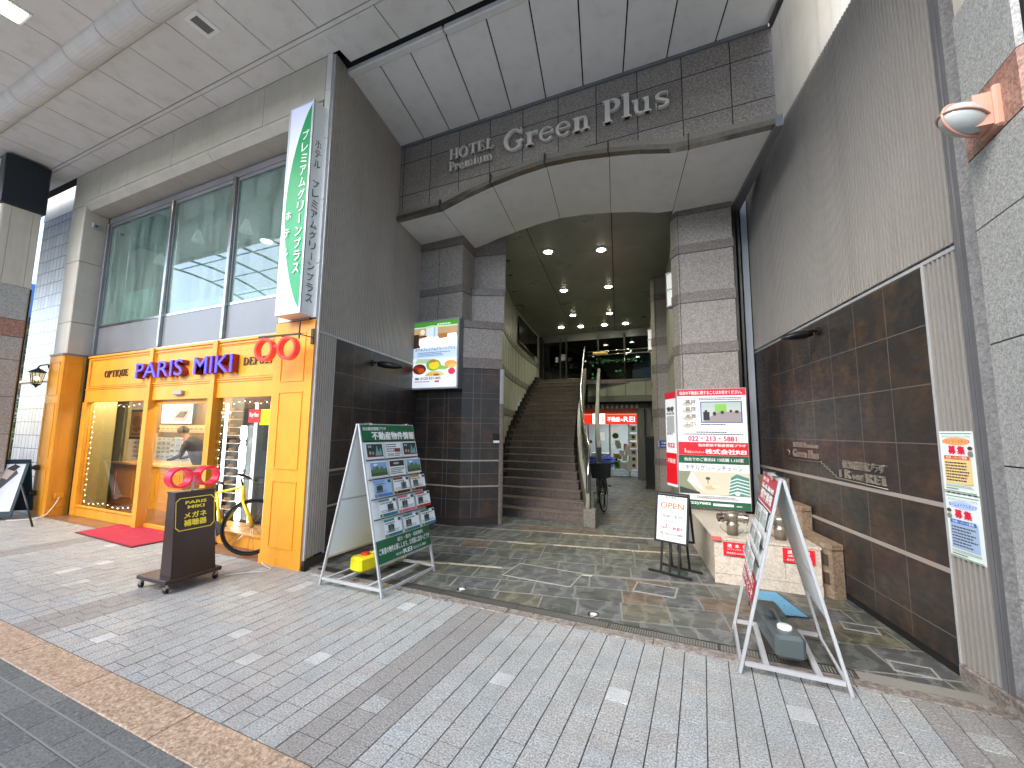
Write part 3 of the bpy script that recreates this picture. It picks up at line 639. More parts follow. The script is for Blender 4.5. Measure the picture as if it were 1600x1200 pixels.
# right wall: seen face looks towards -X.
RL = 3.72; RX, RY = 1.53, 3.535
rw = thing('entrance_side_wall', 'right entrance wall, ribbed metal above dark brown tiles with raised lettering', 'wall', (RX, RY, 0), A12-R(90))
MF = WM[rw.name]     # local +x towards the street, +y into the wall
M_TILER = tilemat('brown_tiles_right', (.305+.43*10, .4175*7-2.745, 0), .43, .4175)
T0, T1 = -RL, -.305
m = MB(MF); corr(m, T0, 0, 2.80, 5.46, M_CORR); corr(m, -.29, 0, .06, 2.78, M_CORR)
m.box(T0, 0, .05, .16, .1, 5.46, M_DARKGAP); m.build('ribbed_cladding', rw)
m = MB(MF); m.box(T0, T1, 0, .02, .06, 2.745, M_TILER); m.build('tile_panel', rw)
m = MB(MF)
for z in (1.085, .66): m.box(T0, T1, -.004, .01, z-.016, z+.016, flat('#a39a90', .45))
m.box(T0, .0, -.003, .02, 2.75, 2.775, M_ALU); m.box(T1, T1+.014, -.006, .02, .06, 2.76, M_ALU); m.box(-.001, .05, -.004, .16, 0.06, 5.46, M_GREY); m.build('band', rw)
m = MB(MF); m.box(T0, T1, .004, .15, 0, .058, M_DARKGAP); m.box(-.3, .35, -.02, .3, -.02, .10, M_KERB, b=.01); m.build('plinth', rw)
# raised metal lettering on the brown tiles (parts of the wall)
m = MB(MF); ml = flat('#a79f93', .35, .6)
def sx(Y): return -(Y-RY)/math.cos(A12)
serif(m, 'HOTEL Premium', sx(6.03), 1.40, sx(5.45), 1.455, -.018, .016, ml)
serif(m, 'Green Plus', sx(6.05), 1.285, sx(5.44), 1.375, -.018, .016, ml)
m.tube([(sx(6.2), -.02, 1.355), (sx(6.15), -.02, 1.36), (sx(6.12), -.02, 1.335), (sx(6.13), -.02, 1.30)], .006, 5, ml)
pts = [(sx(6.15), 1.255), (sx(5.40), 1.27)]; xa, za = pts[-1]; xb, zb = sx(5.09), 1.135; n = 6
st = [(sx(6.15), 1.25), (sx(5.42), 1.262)]
for i in range(n): st += [(xa+(xb-xa)*(i+.5)/n, za+(zb-za)*i/n), (xa+(xb-xa)*(i+.5)/n, za+(zb-za)*(i+1)/n)]
st += [(sx(4.36), 1.118)]
m.tube([(a, -.02, b) for a, b in st], .005, 4, ml)
m.text3('仙台駅前情報プラザ', sx(5.0), 1.235, sx(4.41), 1.31, -.018, .016, ml, .02)
serif(m, 'REI', sx(4.66), 1.14, sx(4.40), 1.215, -.018, .016, ml); m.text3('R', sx(4.97), 1.145, sx(4.88), 1.225, -.018, .016, ml, .03)
m.text3('不動産', sx(4.86), 1.145, sx(4.68), 1.195, -.018, .016, ml, .02); m.text3('I', sx(5.06), 1.145, sx(5.045), 1.215, -.018, .016, ml); m.build('lettering', rw)

# ================================================================== SOFFIT, FASCIA, ARCH
so = thing('entrance_soffit', 'pale panelled ceiling between the arcade and the granite sign band', 'ceiling', (-1.6, 4.4, 6.25))
m = MB()
xf = [-4.165+.0, -3.655, -3.175, -2.64, -2.10, -1.572, -1.03, -.48, .07, .62, 1.17]; xb_ = [-4.46, -3.955, -3.465, -2.935, -2.40, -1.86, -1.32, -.785, -.245, .31, .86]
for i in range(10):
    m.prism([(xf[i]+.009, 3.80), (xf[i+1]-.009, 3.80), (xb_[i+1]-.009, 5.155), (xb_[i]+.009, 5.155)], 6.252, 6.27, M_SOFFIT)
m.build('panels', so); m = MB()
for a, b in ((-4.15, -2.62), (-2.61, -1.05), (-1.04, .5), (.51, 1.2)): m.box(a, b-.01, 3.69, 3.785, 6.225, 6.30, M_CEIL, b=.01)
m.build('edge_beam', so); MB().prism([(-4.2, 3.45), (1.15, 3.45), (.8, 5.3), (-4.6, 5.3)], 6.30, 6.4, M_DARKGAP).build('backing', so)
m = MB(); m.prism([(1.175, 3.8), (1.2, 3.8), (.895, 5.17), (.865, 5.17)], 6.2, 6.42, M_DARKSTEEL); m.build('side_trim', so)
fa = thing('sign_fascia', 'granite clad band over the entrance carrying the hotel name', 'sign fascia', (-1.8, 5.18, 5))
prof = [(-4.44, 5.07), (-3.575, 5.09), (-3.15, 5.20), (-2.717, 5.285), (-2.28, 5.345), (-1.851, 5.375), (-1.42, 5.35), (-.983, 5.29), (-.6, 5.22), (-.248, 5.13), (-.029, 5.115), (.885, 5.115)]
M_FG = speckle('fascia_granite_grid', '#968d86', '#625a55', '#bfb6ae', 230, grid=(.5345, .5625, .006, 'xz', (-.5345*4-.32+.205, .20-.0, 0)), stain=.3)
m = MB(); m.prism([(x, z) for x, z in prof]+[(.885, 6.21), (-4.44, 6.21)], 5.18, 5.5, M_FG, 'y'); m.build('granite_facing', fa)
m = MB(); m.box(-4.42, .88, 5.155, 5.3, 6.21, 6.25, M_GREY); m.build('top_trim', fa)
def ribbon(m, prof, z0, z1, y0, y1, mat, gaps=()):
    for (a, za), (b, zb) in zip(prof[:-1], prof[1:]): m.prism([(a, za+z0), (b, zb+z0), (b, zb+z1), (a, za+z1)], y0, y1, mat, 'y')
m = MB(); ribbon(m, prof, -.075, -.004, 5.135, 5.2, flat('#8a857b', .4, .3)); m.build('moulding', fa)
m = MB(); ribbon(m, prof, -.145, -.082, 5.105, 5.2, M_STEEL); m.build('polished_moulding', fa)
m = MB()
for x in (-3.575, -2.70, -1.86, -.985, -.03):
    z = [za+(zb-za)*(x-a)/(b-a) for (a, za), (b, zb) in zip(prof[:-1], prof[1:]) if a <= x <= b][0]; MB().box(x-.008, x+.008, 5.095, 5.2, z-.15, z, M_DARKSTEEL).build('moulding_joint', fa)
m = MB(); M_LET = flat('#e0dbd2', .35, .15)
serif(m, 'HOTEL', -3.44, 5.715, -2.66, 5.885, 5.125, .04, M_LET); serif(m, 'Premium', -3.44, 5.53, -2.68, 5.675, 5.125, .04, M_LET)
serif(m, 'Green Plus', -2.51, 5.575, -.20, 5.89, 5.115, .05, M_LET); m.build('lettering', fa)
# arched underside
ar = thing('arched_soffit', 'pale arched ceiling panels curving under the granite sign band', 'ceiling', (-1.8, 5.9, 5))
bot = [(x, z-.135) for x, z in prof]; sh = -math.tan(R(10.5))*1.46
joints = [-4.44, -3.575, -2.70, -1.86, -.985, -.03, .885]
m = MB()
def zat(x):
    for (a, za), (b, zb) in zip(bot[:-1], bot[1:]):
        if a-1e-6 <= x <= b+1e-6: return za+(zb-za)*(x-a)/(b-a)
for ja, jb in zip(joints[:-1], joints[1:]):
    xs = [ja+.004]+[x for x, _ in bot if ja+.01 < x < jb-.01]+[jb-.004]
    y1 = 6.65 if -3.6 < ja < -.1 else 6.9
    k = (y1-5.19)/1.46*sh
    vs = [(x, 5.19, zat(x)) for x in xs]+[(x+k, y1, zat(x)) for x in xs]+[(x+k, y1, zat(x)+.03) for x in xs]; n = len(xs)
    m.add(vs, [(i, n+i, n+i+1, i+1) for i in range(n-1)]+[(n+i, 2*n+i, 2*n+i+1, n+i+1) for i in range(n-1)], M_SOFFIT)
m.build('panels', ar)
m = MB(); m.prism([(x, z+.05) for x, z in bot]+[(.885, 6.2), (-4.44, 6.2)], 5.52, 5.6, M_DARKGAP, 'y')
m.box(-5.2, .9, 5.62, 6.6, 5.36, 5.42, M_DARKGAP); m.build('backing', ar)
m = MB(); m.prism([(.86, 5.10), (.93, 5.10), (.64, 6.95), (.50, 6.95)], 4.93, 5.06, M_GREY); m.build('side_trim', ar)
# light shaft beside the soffit: white wall, open to the sky
ls = thing('light_shaft_wall', 'weathered white wall behind the open light shaft at upper right', 'wall', (2.4, 6, 5))
t = panelmat('shaft_white', '#d9d8d2', '#c9c7bf', .5, .5, 1.2, 0, '#8a7c60')
ca, sa = math.cos(A12), math.sin(A12)
m = MB(); dx = lambda y: -math.tan(A12)*(y-3.4)
m.prism([(2.5, 3.4), (2.62, 3.4), (2.62+dx(9), 9), (2.5+dx(9), 9)], 5.2, 12, t); m.build('wall', ls)
m = MB(); m.prism([(2.46, 3.4), (2.5, 3.4), (2.5+dx(9), 9), (2.46+dx(9), 9)], 6.9, 6.94, M_DARKSTEEL); m.build('rail', ls)
m = MB(); m.prism([(1.68, 3.4), (2.6, 3.4), (1.6, 9), (.62, 9)], 5.36, 5.44, M_CEIL); m.build('ledge', ls)
# dark side of the building above the passage
hb = thing('hotel_building', 'main hotel building above and behind the entrance passage', 'building', (-2, 8, 5))
m = MB(); m.prism([(-4.6, 5.45), (.86, 5.45), (.45, 7.2), (-1, 17), (-7, 17)], 6.45, 14, flat('#5c5650', .7)); m.box(-10.7, -4.2, 3.7, 8.6, 6.5, 14, M_BEIGE)
m.build('upper_storeys', hb)
M_CG = speckle('col_granite_face', '#a8a09a', '#7a716b', '#cbc2ba', 230, stain=.22)
# ================================================================== COLUMNS BESIDE THE PASSAGE
lc = thing('stone_column', 'left stepped granite column over a dark tiled base holding the lightbox', 'column', (-3.9, 6.2, 0))
M_TILEC = tilemat('brown_tiles_column', (.02, 0, 0), .41, .4175)
P3 = [(-4.9, 6.05), (-3.66, 6.05), (-3.13, 6.47), (-3.56, 7.3), (-4.9, 7.3)]
P2 = [(-4.9, 6.05), (-3.70, 6.05), (-3.68, 6.34), (-3.62, 6.34), (-3.14, 6.56), (-3.56, 7.3), (-4.9, 7.3)]
P1 = [(-4.9, 6.05), (-3.72, 6.05), (-3.80, 6.62), (-3.20, 6.72), (-3.56, 7.3), (-4.9, 7.3)]
def grow(P, d):
    c = (-4.2, 6.8); return [(x+(d if x > c[0] else 0), y-(d if y < c[1] else 0)) for x, y in P]
def stack(mb, P, z0, z1, m, gap=.006):
    mb.prism(P, z0+gap/2, z1-gap/2, m)
# tiled base as thin slabs on each face, local tile texture per face
m = MB()
for (a, b) in (((-4.70, 6.05), (-3.66, 6.05)), ((-3.66, 6.05), (-3.15, 6.455))):
    d = Vector((b[0]-a[0], b[1]-a[1], 0)); L = d.length; an = math.atan2(d.y, d.x); T = Mx((a[0], a[1], 0), an)
    m.box(0, L, 0, .05, .12, 2.60, M_TILEC, T)
m.build('tile_base', lc)
m = MB()
for (a, b) in (((-4.70, 6.05), (-3.66, 6.05)), ((-3.66, 6.05), (-3.15, 6.455))):
    d = Vector((b[0]-a[0], b[1]-a[1], 0)); L = d.length; an = math.atan2(d.y, d.x); T = Mx((a[0], a[1], 0), an)
    for z in (1.05, .63): m.box(0, L, -.004, .02, z-.011, z+.011, flat('#a39a90', .45), T)
    m.box(0, L, -.005, .05, 0, .118, flat('#332d29', .4), T)
    n = 3 if L > .8 else 2
    for i in range(1, n): m.box(L*i/n-.003, L*i/n+.003, -.0015, .01, .12, 2.6, flat('#6b655d', .6), T)
    for z in (2.18, 1.76, 1.35): m.box(0, L, -.0017, .01, z-.0025, z+.0025, flat('#6b655d', .6), T)
m.build('tile_band', lc)
m = MB()
stack(m, grow(P3, .012), 2.60, 2.78, M_BANDGR); stack(m, P3, 2.78, 3.30, M_COLGR); stack(m, grow(P3, .012), 3.30, 3.43, M_BANDGR)
stack(m, P2, 3.43, 3.94, M_COLGR); stack(m, grow(P2, .012), 3.94, 4.07, M_BANDGR)
stack(m, P1, 4.07, 4.80, M_COLGR); stack(m, grow(P1, .012), 4.80, 5.3, M_BANDGR)
m.box(-4.2, -4.194, 6.0485, 6.1, 2.6, 4.97, M_DARKGAP); m.build('granite_facing', lc)
m = MB(); m.prism([(-4.85, 6.10), (-3.66, 6.10), (-3.17, 6.49), (-3.58, 7.2), (-4.85, 7.2)], 0, 3.4, M_DARKGAP); m.prism([(-4.85, 6.10), (-3.74, 6.10), (-3.84, 6.7), (-3.3, 6.8), (-3.58, 7.2), (-4.85, 7.2)], 3.4, 5.3, M_DARKGAP)
m.build('core', lc)
m = MB()
for z0, z1 in ((0, .65), (.655, 1.2), (1.205, 1.75), (1.755, 2.0), (2.005, 2.6)): m.prism([(-3.15, 6.45), (-3.095, 6.43), (-3.078, 6.455), (-3.13, 6.58)], z0+.003, z1, M_ALU if z0 > 2 else M_BANDGR)
m.build('corner_strip', lc)
# right column
def rcol(r, x0, x1, y0, y1, ch, top, levels):
    P = [(x0+ch, y0), (x1, y0), (x1, y1), (x0, y1), (x0, y0+ch*1.5)]
    def gr(d): return [(x0+ch-d*.3, y0-d), (x1+d, y0-d), (x1+d, y1), (x0-d, y1), (x0-d, y0+ch*1.5-d*.3)]
    m = MB()
    z = 0
    for a, b, band in levels: m.prism(gr(.012) if band else P, a+.003, b-.003, M_BANDGR if band else M_COLGR)
    m.build('granite_facing', r)
    MB().prism([(x0+ch+.02, y0+.02), (x1-.02, y0+.02), (x1-.02, y1-.02), (x0+.02, y1-.02), (x0+.02, y0+ch*1.5+.02)], 0, top, M_DARKGAP).build('core', r)
    m = MB(); m.box(x0+ch+.02, x0+ch+.026, y0-.0135, y0+.02, 0, top, M_DARKGAP); m.build('joint', r)
rc = thing('stone_column', 'front right granite column with banding behind the estate agent board', 'column', (.1, 6.9, 0))
rcol(rc, -.36, .50, 6.70, 7.35, .10, 5.05, [(0, 1.0, 0), (1.0, 1.14, 1), (1.14, 1.85, 0), (1.85, 2.0, 1), (2.0, 2.72, 0), (2.72, 2.87, 1), (2.87, 3.50, 0), (3.50, 3.66, 1), (3.66, 4.28, 0), (4.28, 4.42, 1), (4.42, 4.90, 0), (4.90, 5.06, 1)])
rc2 = thing('stone_column', 'rear right granite column with blue arrow sign inside the passage', 'column', (-.7, 10.6, 0))
rcol(rc2, -1.04, -.3, 10.3, 11.0, .09, 5.3, [(0, .22, 1), (.22, .80, 0), (.80, .95, 1), (.95, 1.9, 0), (1.9, 2.1, 1), (2.1, 2.95, 0), (2.95, 3.15, 1), (3.15, 3.6, 0), (3.6, 3.8, 1), (3.8, 4.7, 0), (4.7, 4.85, 1), (4.85, 5.3, 0)])
# metal frames and dark slot between column and right wall
r = thing('metal_slot_frame', 'dark vertical metal posts in the gap beside the right column', 'metal frame', (.65, 7.2, 0))
MB().box(.52, .56, 6.95, 7.1, 0, 4.95, M_DARKSTEEL).build('post', r); MB().box(.60, .63, 7.05, 7.15, 0, 5.0, M_DARKSTEEL).build('post', r)
MB().box(.66, .745, 7.16, 7.2, .1, 5.3, flat('#a9b1ba', .4)).build('daylit_slot_strip', r)  # pale bluish strip stands in for daylight coming through the slot
MB().box(.5, 1.6, 7.3, 7.35, 0, 5.3, M_DARKGAP).build('backing', r)
# passage right wall between columns
pw = thing('passage_wall', 'right side wall of the passage between the two granite columns', 'wall', (-.4, 9, 0))
m = MB(); 
for z0, z1, b in ((0, .8, 0), (.8, .95, 1), (.95, 1.9, 0), (1.9, 2.1, 1), (2.1, 2.95, 0), (2.95, 3.15, 1), (3.15, 5.3, 0)):
    m.prism([(-.28, 7.36), (-.2, 7.36), (-.62, 10.4), (-.70, 10.4)], z0+.003, z1, M_BANDGR if b else M_CREAMWALL)
    m.prism([(-.95, 10.95), (-.85, 10.95), (-1.55, 15.6), (-1.65, 15.6)], z0+.003, z1, M_BANDGR if b else M_CREAMWALL)
m.build('cladding', pw)
# interior ceiling
IC = 5.25
ic = thing('passage_ceiling', 'dark green grey panelled ceiling over the stairs and passage', 'ceiling', (-2.4, 10, IC))
dI = lambda y, x0: x0-math.tan(A10)*(y-7.0)
m = MB(); xs0 = [-4.6, -2.86, -1.31, .25]; ysr = [6.62, 8.2, 9.8, 11.4, 13.0, 14.6, 16.2]
for i in range(3):
    for a, b in zip(ysr[:-1], ysr[1:]):
        m.prism([(dI(a, xs0[i])+.008, a+.004), (dI(a, xs0[i+1])-.008, a+.004), (dI(b, xs0[i+1])-.008, b-.004), (dI(b, xs0[i])+.008, b-.004)], IC, IC+.02, M_INNERCEIL)
m.build('panels', ic); MB().prism([(-4.9, 6.6), (.6, 6.6), (-1, 17), (-7.2, 17)], IC+.03, IC+.3, M_DARKGAP).build('backing', ic)
for i, (x, y) in enumerate(((-2.78, 7.88), (-3.20, 10.3), (-3.64, 12.7), (-1.75, 8.2), (-2.06, 10.45), (-2.52, 12.9))):
    side = ('left', 'right')[i//3]; which = ('front', 'middle', 'rear')[i % 3]
    r = thing('downlight', 'glowing recessed lamp, %s of the three large ones in the %s row' % (which, side), 'downlight', (x, y, IC), 0, 'large lamps in the passage ceiling'); M = WM[r.name]
    MB(M).lathe([(.13, 0), (.125, -.012), (.10, -.014)], 24, M_WHITE).build('trim_ring', r)
    MB(M).lathe([(0, -.026), (.07, -.024), (.085, -.0145)], 20, flat('#fff6d8', .4, 0, 50)).build('lens', r)
    lamp('SPOT', (x, y, IC-.06), 18, '#f6f6d8', .08, r, 'lamp_light', spot_size=R(140), spot_blend=.8)
for i, (x, y) in enumerate(((-4.48, 14.1), (-3.80, 14.25), (-2.98, 14.3), (-2.27, 14.4))):
    r = thing('downlight', '%s small bright lamp of the row before the glass doors' % ('leftmost', 'second from left', 'third from left', 'rightmost')[i], 'downlight', (x, y, IC), 0, 'small lamps before the upper doors'); M = WM[r.name]
    MB(M).lathe([(.09, 0), (.085, -.012), (0, -.012)], 16, flat('#fff8e6', .4, 0, 40)).build('lens', r)
    lamp('SPOT', (x, y, IC-.06), 9, '#f8f8e0', .05, r, 'lamp_light', spot_size=R(120), spot_blend=.6)
# left stair wall
lwv = thing('stair_wall', 'pale banded panel wall rising along the left of the stairs', 'wall', (-4.4, 9.3, 0))
P0 = (-3.42, 7.0); P1_ = (-3.86, 7.75); P2_ = (-5.50, 14.9)
m = MB(); mb2 = MB(); seg = [(-3.44, 7.08), (-3.70, 7.6), (-4.22, 8.7), (-4.55, 9.7), (-4.87, 10.76), (-5.2, 12.2), (-5.49, 13.75), (-5.68, 15.1)]
D = Vector((P2_[0]-P1_[0], P2_[1]-P1_[1])); 

lv = [(0.1, 1.0, 0), (1.0, 1.15, 1), (1.15, 1.95, 0), (1.95, 2.13, 1), (2.13, 2.95, 0), (2.95, 3.13, 1), (3.13, 3.95, 0), (3.95, 4.10, 1), (4.10, 5.25, 0)]
seg = [(p[0]+(q_[0]-p[0])*f_, p[1]+(q_[1]-p[1])*f_) for p, q_ in zip(seg[:-1], seg[1:]) for f_ in (0, .333, .667)]+[seg[-1]]
for a, b in zip(seg[:-1], seg[1:]):
    for z0, z1, bd in lv:
        o = .0 if not bd else .015
        (mb2 if bd else m).prism([(a[0]+o, a[1]), (b[0]+o, b[1]-.012), (b[0]-.25, b[1]-.012), (a[0]-.25, a[1])], z0+.003, z1-.003, M_GREY if False else (flat('#6f7167', .5) if bd else M_CREAMWALL))
m.build('wall_panels', lwv); mb2.build('wall_band', lwv)
MB().prism([(-3.35, 6.8), (-4.35, 8.75), (-5.02, 10.9), (-5.80, 14.95), (-6.2, 14.95), (-5.0, 8)], 0, 5.3, M_DARKGAP).build('core', lwv)
# glass railing up on the gallery over the left wall
# ================================================================== STAIRCASE
stc = thing('staircase', 'wide brown granite stairs climbing to the upper glass entrance', 'staircase', (-2.9, 7.2, 0))
RS, TR, NS = .145, .2952, 23
M_STEP = speckle('stair_granite', '#6f635c', '#4e4540', '#8a7d75', 170, .4, (.45, .145, .003, 'xz', (0, 0, 0), .5), stain=.25)
M_TREAD = speckle('stair_tread', '#736760', '#544b45', '#8f827a', 170, .3)
rx_key = [(0, -1.86), (1, -1.98), (2, -2.14), (4, -2.37), (6, -2.58), (8, -2.77), (11, -2.98), (15, -3.24), (19, -3.52), (23, -3.75)]
def interp(keys, t):
    for (a, va), (b, vb) in zip(keys[:-1], keys[1:]):
        if a <= t <= b: return va+(vb-va)*(t-a)/(b-a)
    return keys[-1][1] if t > keys[-1][0] else keys[0][1]
def leftx(y):
    return interp([(6.5, -3.18), (7.6, -3.70), (8.7, -4.22), (9.7, -4.55), (10.76, -4.80), (12.2, -5.08), (13.75, -5.32), (15.1, -5.5)], y)
def SY(n): return 7.2+TR*n
m = MB(); nos = MB()
for n in range(NS):
    y0 = SY(n); y1 = SY(n+1); x0 = leftx(y0)-.05; x1 = interp(rx_key, n)+.03; z1 = RS*(n+1); z0 = max(0, z1-RS-.12); sl = .17*0
    k = math.tan(A10)*(x1-x0)*.12
    m.box(x0, x1, y0, y1+.02, z0, z1-.018, M_STEP); nos.box(x0, x1, y0-.012, y1+.02, z1-.018, z1, M_TREAD, b=.003)
m.build('risers', stc); nos.build('treads', stc)
m = MB()
for n in range(3, NS):
    y0 = SY(n); x0 = leftx(y0); wd = .05 if n < 11 else .10; m.box(x0-.02, x0+wd, y0-.02, SY(n+1)+.02, RS*n, RS*(n+1)+.10, flat('#1c1917', .5))
m.build('stepped_dark_strip', stc)  # dark stepped strip along the left ends of the steps
LZ = RS*NS
m = MB(); m.prism([(-5.6, SY(NS)-.01), (-1.1, 14.6), (-1.4, 17), (-6.2, 17)], LZ-.14, LZ, M_TREAD); m.build('landing', stc)
# balustrade: curved curb, glass, handrail
by = [(6.98, -1.80), (7.3, -1.87), (7.8, -2.06), (8.4, -2.28), (9.0, -2.48), (9.6, -2.66), (10.4, -2.88), (11.5, -3.12), (12.6, -3.38), (13.99, -3.68)]
def bx(y): return interp(by, y)
cs = [6.98+i*.25 for i in range(29)]
def slope(y): return max(0, (y-7.0)*RS/TR)
M_CURB = speckle('curb_granite', '#7d7a73', '#57544e', '#9b978f', 200, .35)
vs = []; 
for y in cs:
    x = bx(y); z = slope(y)+.27
    vs += [(x+.0, y, z), (x+.13, y, z), (x+.13, y, max(0, z-.5)), (x+.0, y, max(0, z-.5))]
n = len(cs); fs = [(4*i+k, 4*i+(k+1) % 4, 4*i+4+(k+1) % 4, 4*i+4+k) for i in range(n-1) for k in range(4)]+[(0, 3, 2, 1)]
m = MB(); m.add(vs, [f[::-1] for f in fs], M_CURB); m.box(-1.83, -1.63, 6.93, 7.08, 0, .29, M_CURB, b=.006); m.build('curb', stc)
m = MB()
for i in range(0, n-1, 3):
    sub = cs[i:i+4]; v = []
    for y in sub: x = bx(y)+.07; z = slope(y); v += [(x, y, z+.27), (x, y, z+.95), (x+.012, y, z+.95), (x+.012, y, z+.27)]
    L = len(sub); m.add(v, [(4*a+k, 4*a+4+k, 4*a+4+(k+1) % 4, 4*a+(k+1) % 4) for a in range(L-1) for k in range(4)], M_TEALGL)
m.build('glass_panel', stc)
M_RAIL = flat('#c9c8c4', .18, 1.0)
rl = [(bx(y)+.08, y, slope(y)+1.0) for y in cs[2:]]
m = MB(); m.tube([(rl[0][0]+.03, rl[0][1]-.28, .50), (rl[0][0]+.02, rl[0][1]-.2, .86), (rl[0][0], rl[0][1]-.02, rl[0][2]-.02)]+rl, .022, 8, M_RAIL, ell=1.6); m.build('handrail', stc)
m = MB()
for i in range(0, n, 6):
    y = cs[i]; x = bx(y)+.076; MB().cyl((x, y, slope(y)+.25), (x, y, slope(y)+.97), .012, n=6, m=M_DARKSTEEL).build('rail_post', stc)
# far side stringers of the stair flight
vs = []
for y in cs[8:]:
    x = bx(y)+.42+.02*(y-9); z = slope(y)
    vs += [(x, y, z+.25), (x+.09, y, z+.25), (x+.09, y, z-.35), (x, y, z-.35)]
n2 = len(cs[8:]); m = MB(); m.add(vs, [(4*i+k, 4*i+(k+1) % 4, 4*i+4+(k+1) % 4, 4*i+4+k)[::-1] for i in range(n2-1) for k in range(4)]+[(0, 1, 2, 3)], panelmat('stringer_grey', '#4f524c', '#464943', .45)); m.build('outer_stringer', stc)  # grey darkened to carry the underlit look in the colour
vs = []
for y in cs[9:]:
    z = slope(y)-.30; vs += [(leftx(y), y, z), (bx(y)+.10, y, z)]
m = MB(); m.add(vs, [(2*i, 2*i+2, 2*i+3, 2*i+1) for i in range(len(cs[9:])-1)], M_CREAMWALL); m.build('underside', stc)
# ================================================================== UPPER ENTRANCE + GALLERY EDGE
ue = thing('upper_glass_entrance', 'dark glazed hotel entrance with lettering at the top of the stairs', 'glass entrance', (-3.3, 15.0, LZ))
M = WM[ue.name]
UB = 15.2; m = MB()
for x in (-5.55, -4.85, -4.62, -3.4, -2.45): m.box(x-.03, x+.03, UB-.04, UB+.04, LZ, 5.1, M_DARKSTEEL)
m.box(-5.6, -1.1, UB-.04, UB+.04, 4.96, 5.25, flat('#6d6f66', .4)); m.build('frame', ue)
MB().box(-5.55, -1.6, UB-.005, UB+.005, LZ, 4.96, glassmat('dark_glass', '#6f7a74', 1.3)).build('glass', ue)
m = MB(); m.box(-4.83, -4.64, UB-.012, UB-.006, LZ+.9, LZ+1.15, flat('#9a9c98', .6)); m.box(-5.05, -4.95, UB-.012, UB-.006, LZ+.85, LZ+1.05, flat('#b9bab6', .6)); m.build('notice', ue)
m = MB(); m.text3('グリーン プラス', -3.28, LZ+.70, -2.08, LZ+.86, UB-.06, .01, flat('#d8cfa8', .5, 0, .5), .02)
m.text3('ホテル', -3.72, LZ+.72, -3.42, LZ+.80, UB-.06, .01, flat('#8b8a70', .5, 0, .3), .02)
m.art([('r', -3.6, LZ+1.0, -3.05, LZ+1.16, flat('#8a6d2c', .5, 0, .35)), ('t', 'FRONT', -3.58, LZ+1.1, -3.1, LZ+1.15, flat('#e8cf80', .5, 0, .8), .02)], y=UB-.05); m.build('lettering', ue)
hall = thing('upper_hall', 'dim hotel hall with a lit reception counter behind the dark glass', 'hall', (-3.5, 17, LZ))
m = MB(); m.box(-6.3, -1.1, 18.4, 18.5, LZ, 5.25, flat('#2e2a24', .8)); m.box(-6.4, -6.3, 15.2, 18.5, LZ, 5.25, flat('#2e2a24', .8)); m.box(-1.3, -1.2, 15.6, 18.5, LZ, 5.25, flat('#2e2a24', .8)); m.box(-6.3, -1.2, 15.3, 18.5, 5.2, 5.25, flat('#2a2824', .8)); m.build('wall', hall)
m = MB(); m.box(-5.3, -3.5, 17.2, 17.6, LZ, LZ+.42, flat('#4a3a24', .5)); m.build('reception_counter', hall)
m = MB(); m.box(-5.2, -3.6, 17.15, 17.2, LZ+.16, LZ+.30, flat('#ffdf9a', .5, 0, 2.2)); m.build('counter_light', hall)
for i, (x, y, z) in enumerate(((-3.9, 16.5, 4.55), (-3.8, 16.8, 4.35), (-3.85, 16.2, 4.15), (-3.75, 17.0, 4.0), (-4.1, 16.0, 4.3), (-3.95, 16.6, 3.85), (-4.05, 17, 3.75), (-2.95, 16.3, 3.9), (-2.8, 16.3, 3.92), (-2.35, 16.0, 4.6), (-2.2, 16.2, 4.25))):
    r = thing('crystal_lamp', 'small glowing ball of the hanging lamps behind the upper glass', 'hanging lamp', (x, y, z), 0, 'ball lamps in the upper hall'); MB(WM[r.name]).ball((0, 0, 0), .035, flat('#fff2cc', .4, 0, 30), 8).build('ball', r)
    MB(WM[r.name]).cyl((0, 0, .03), (0, 0, 5.2-z), .002, n=4, m=M_BLACK).build('cord', r)
# gallery edge: panelled beam with glass rail above
ge = thing('gallery_edge', 'grey panelled gallery beam with glass railing above the estate agency', 'gallery', (-2.2, 14.5, LZ))
m = MB(); gx = [-3.62, -2.98, -2.32, -1.66, -1.05]
for a, b in zip(gx[:-1], gx[1:]): m.box(a+.006, b-.006, 14.45, 14.6, 2.78, 3.27, M_CREAMWALL)
m.box(-3.62, -1.05, 14.42, 14.62, 3.275, LZ+.0, M_BANDGR); m.box(-3.62, -1.05, 14.44, 14.62, 2.58, 2.77, flat('#6f7167', .5)); m.box(-4.6, -.9, 14.5, 14.62, 2.5, 3.3, M_DARKGAP)
m.build('beam', ge); m = MB()
m.box(-3.6, -2.35, 14.48, 14.492, LZ, LZ+.86, M_TEALGL); m.box(-2.33, -1.08, 14.48, 14.492, LZ, LZ+.86, M_TEALGL); m.build('glass_panel', ge)
m = MB(); m.tube([(-3.62, 14.49, LZ+.9), (-1.05, 14.49, LZ+.9)], .022, 8, M_RAIL); m.tube([(-3.62, 14.44, LZ+1.02), (-1.05, 14.44, LZ+1.02)], .016, 8, M_RAIL); m.build('handrail', ge)
MB().box(-1.55, -1.08, 14.52, 14.53, LZ+.02, LZ+.84, flat('#6fb0a2', .4)).build('teal_film', ge)
MB().box(-6, -1.0, 14.62, 17, LZ-.4, LZ-.15, M_DARKGAP).build('slab', ge)
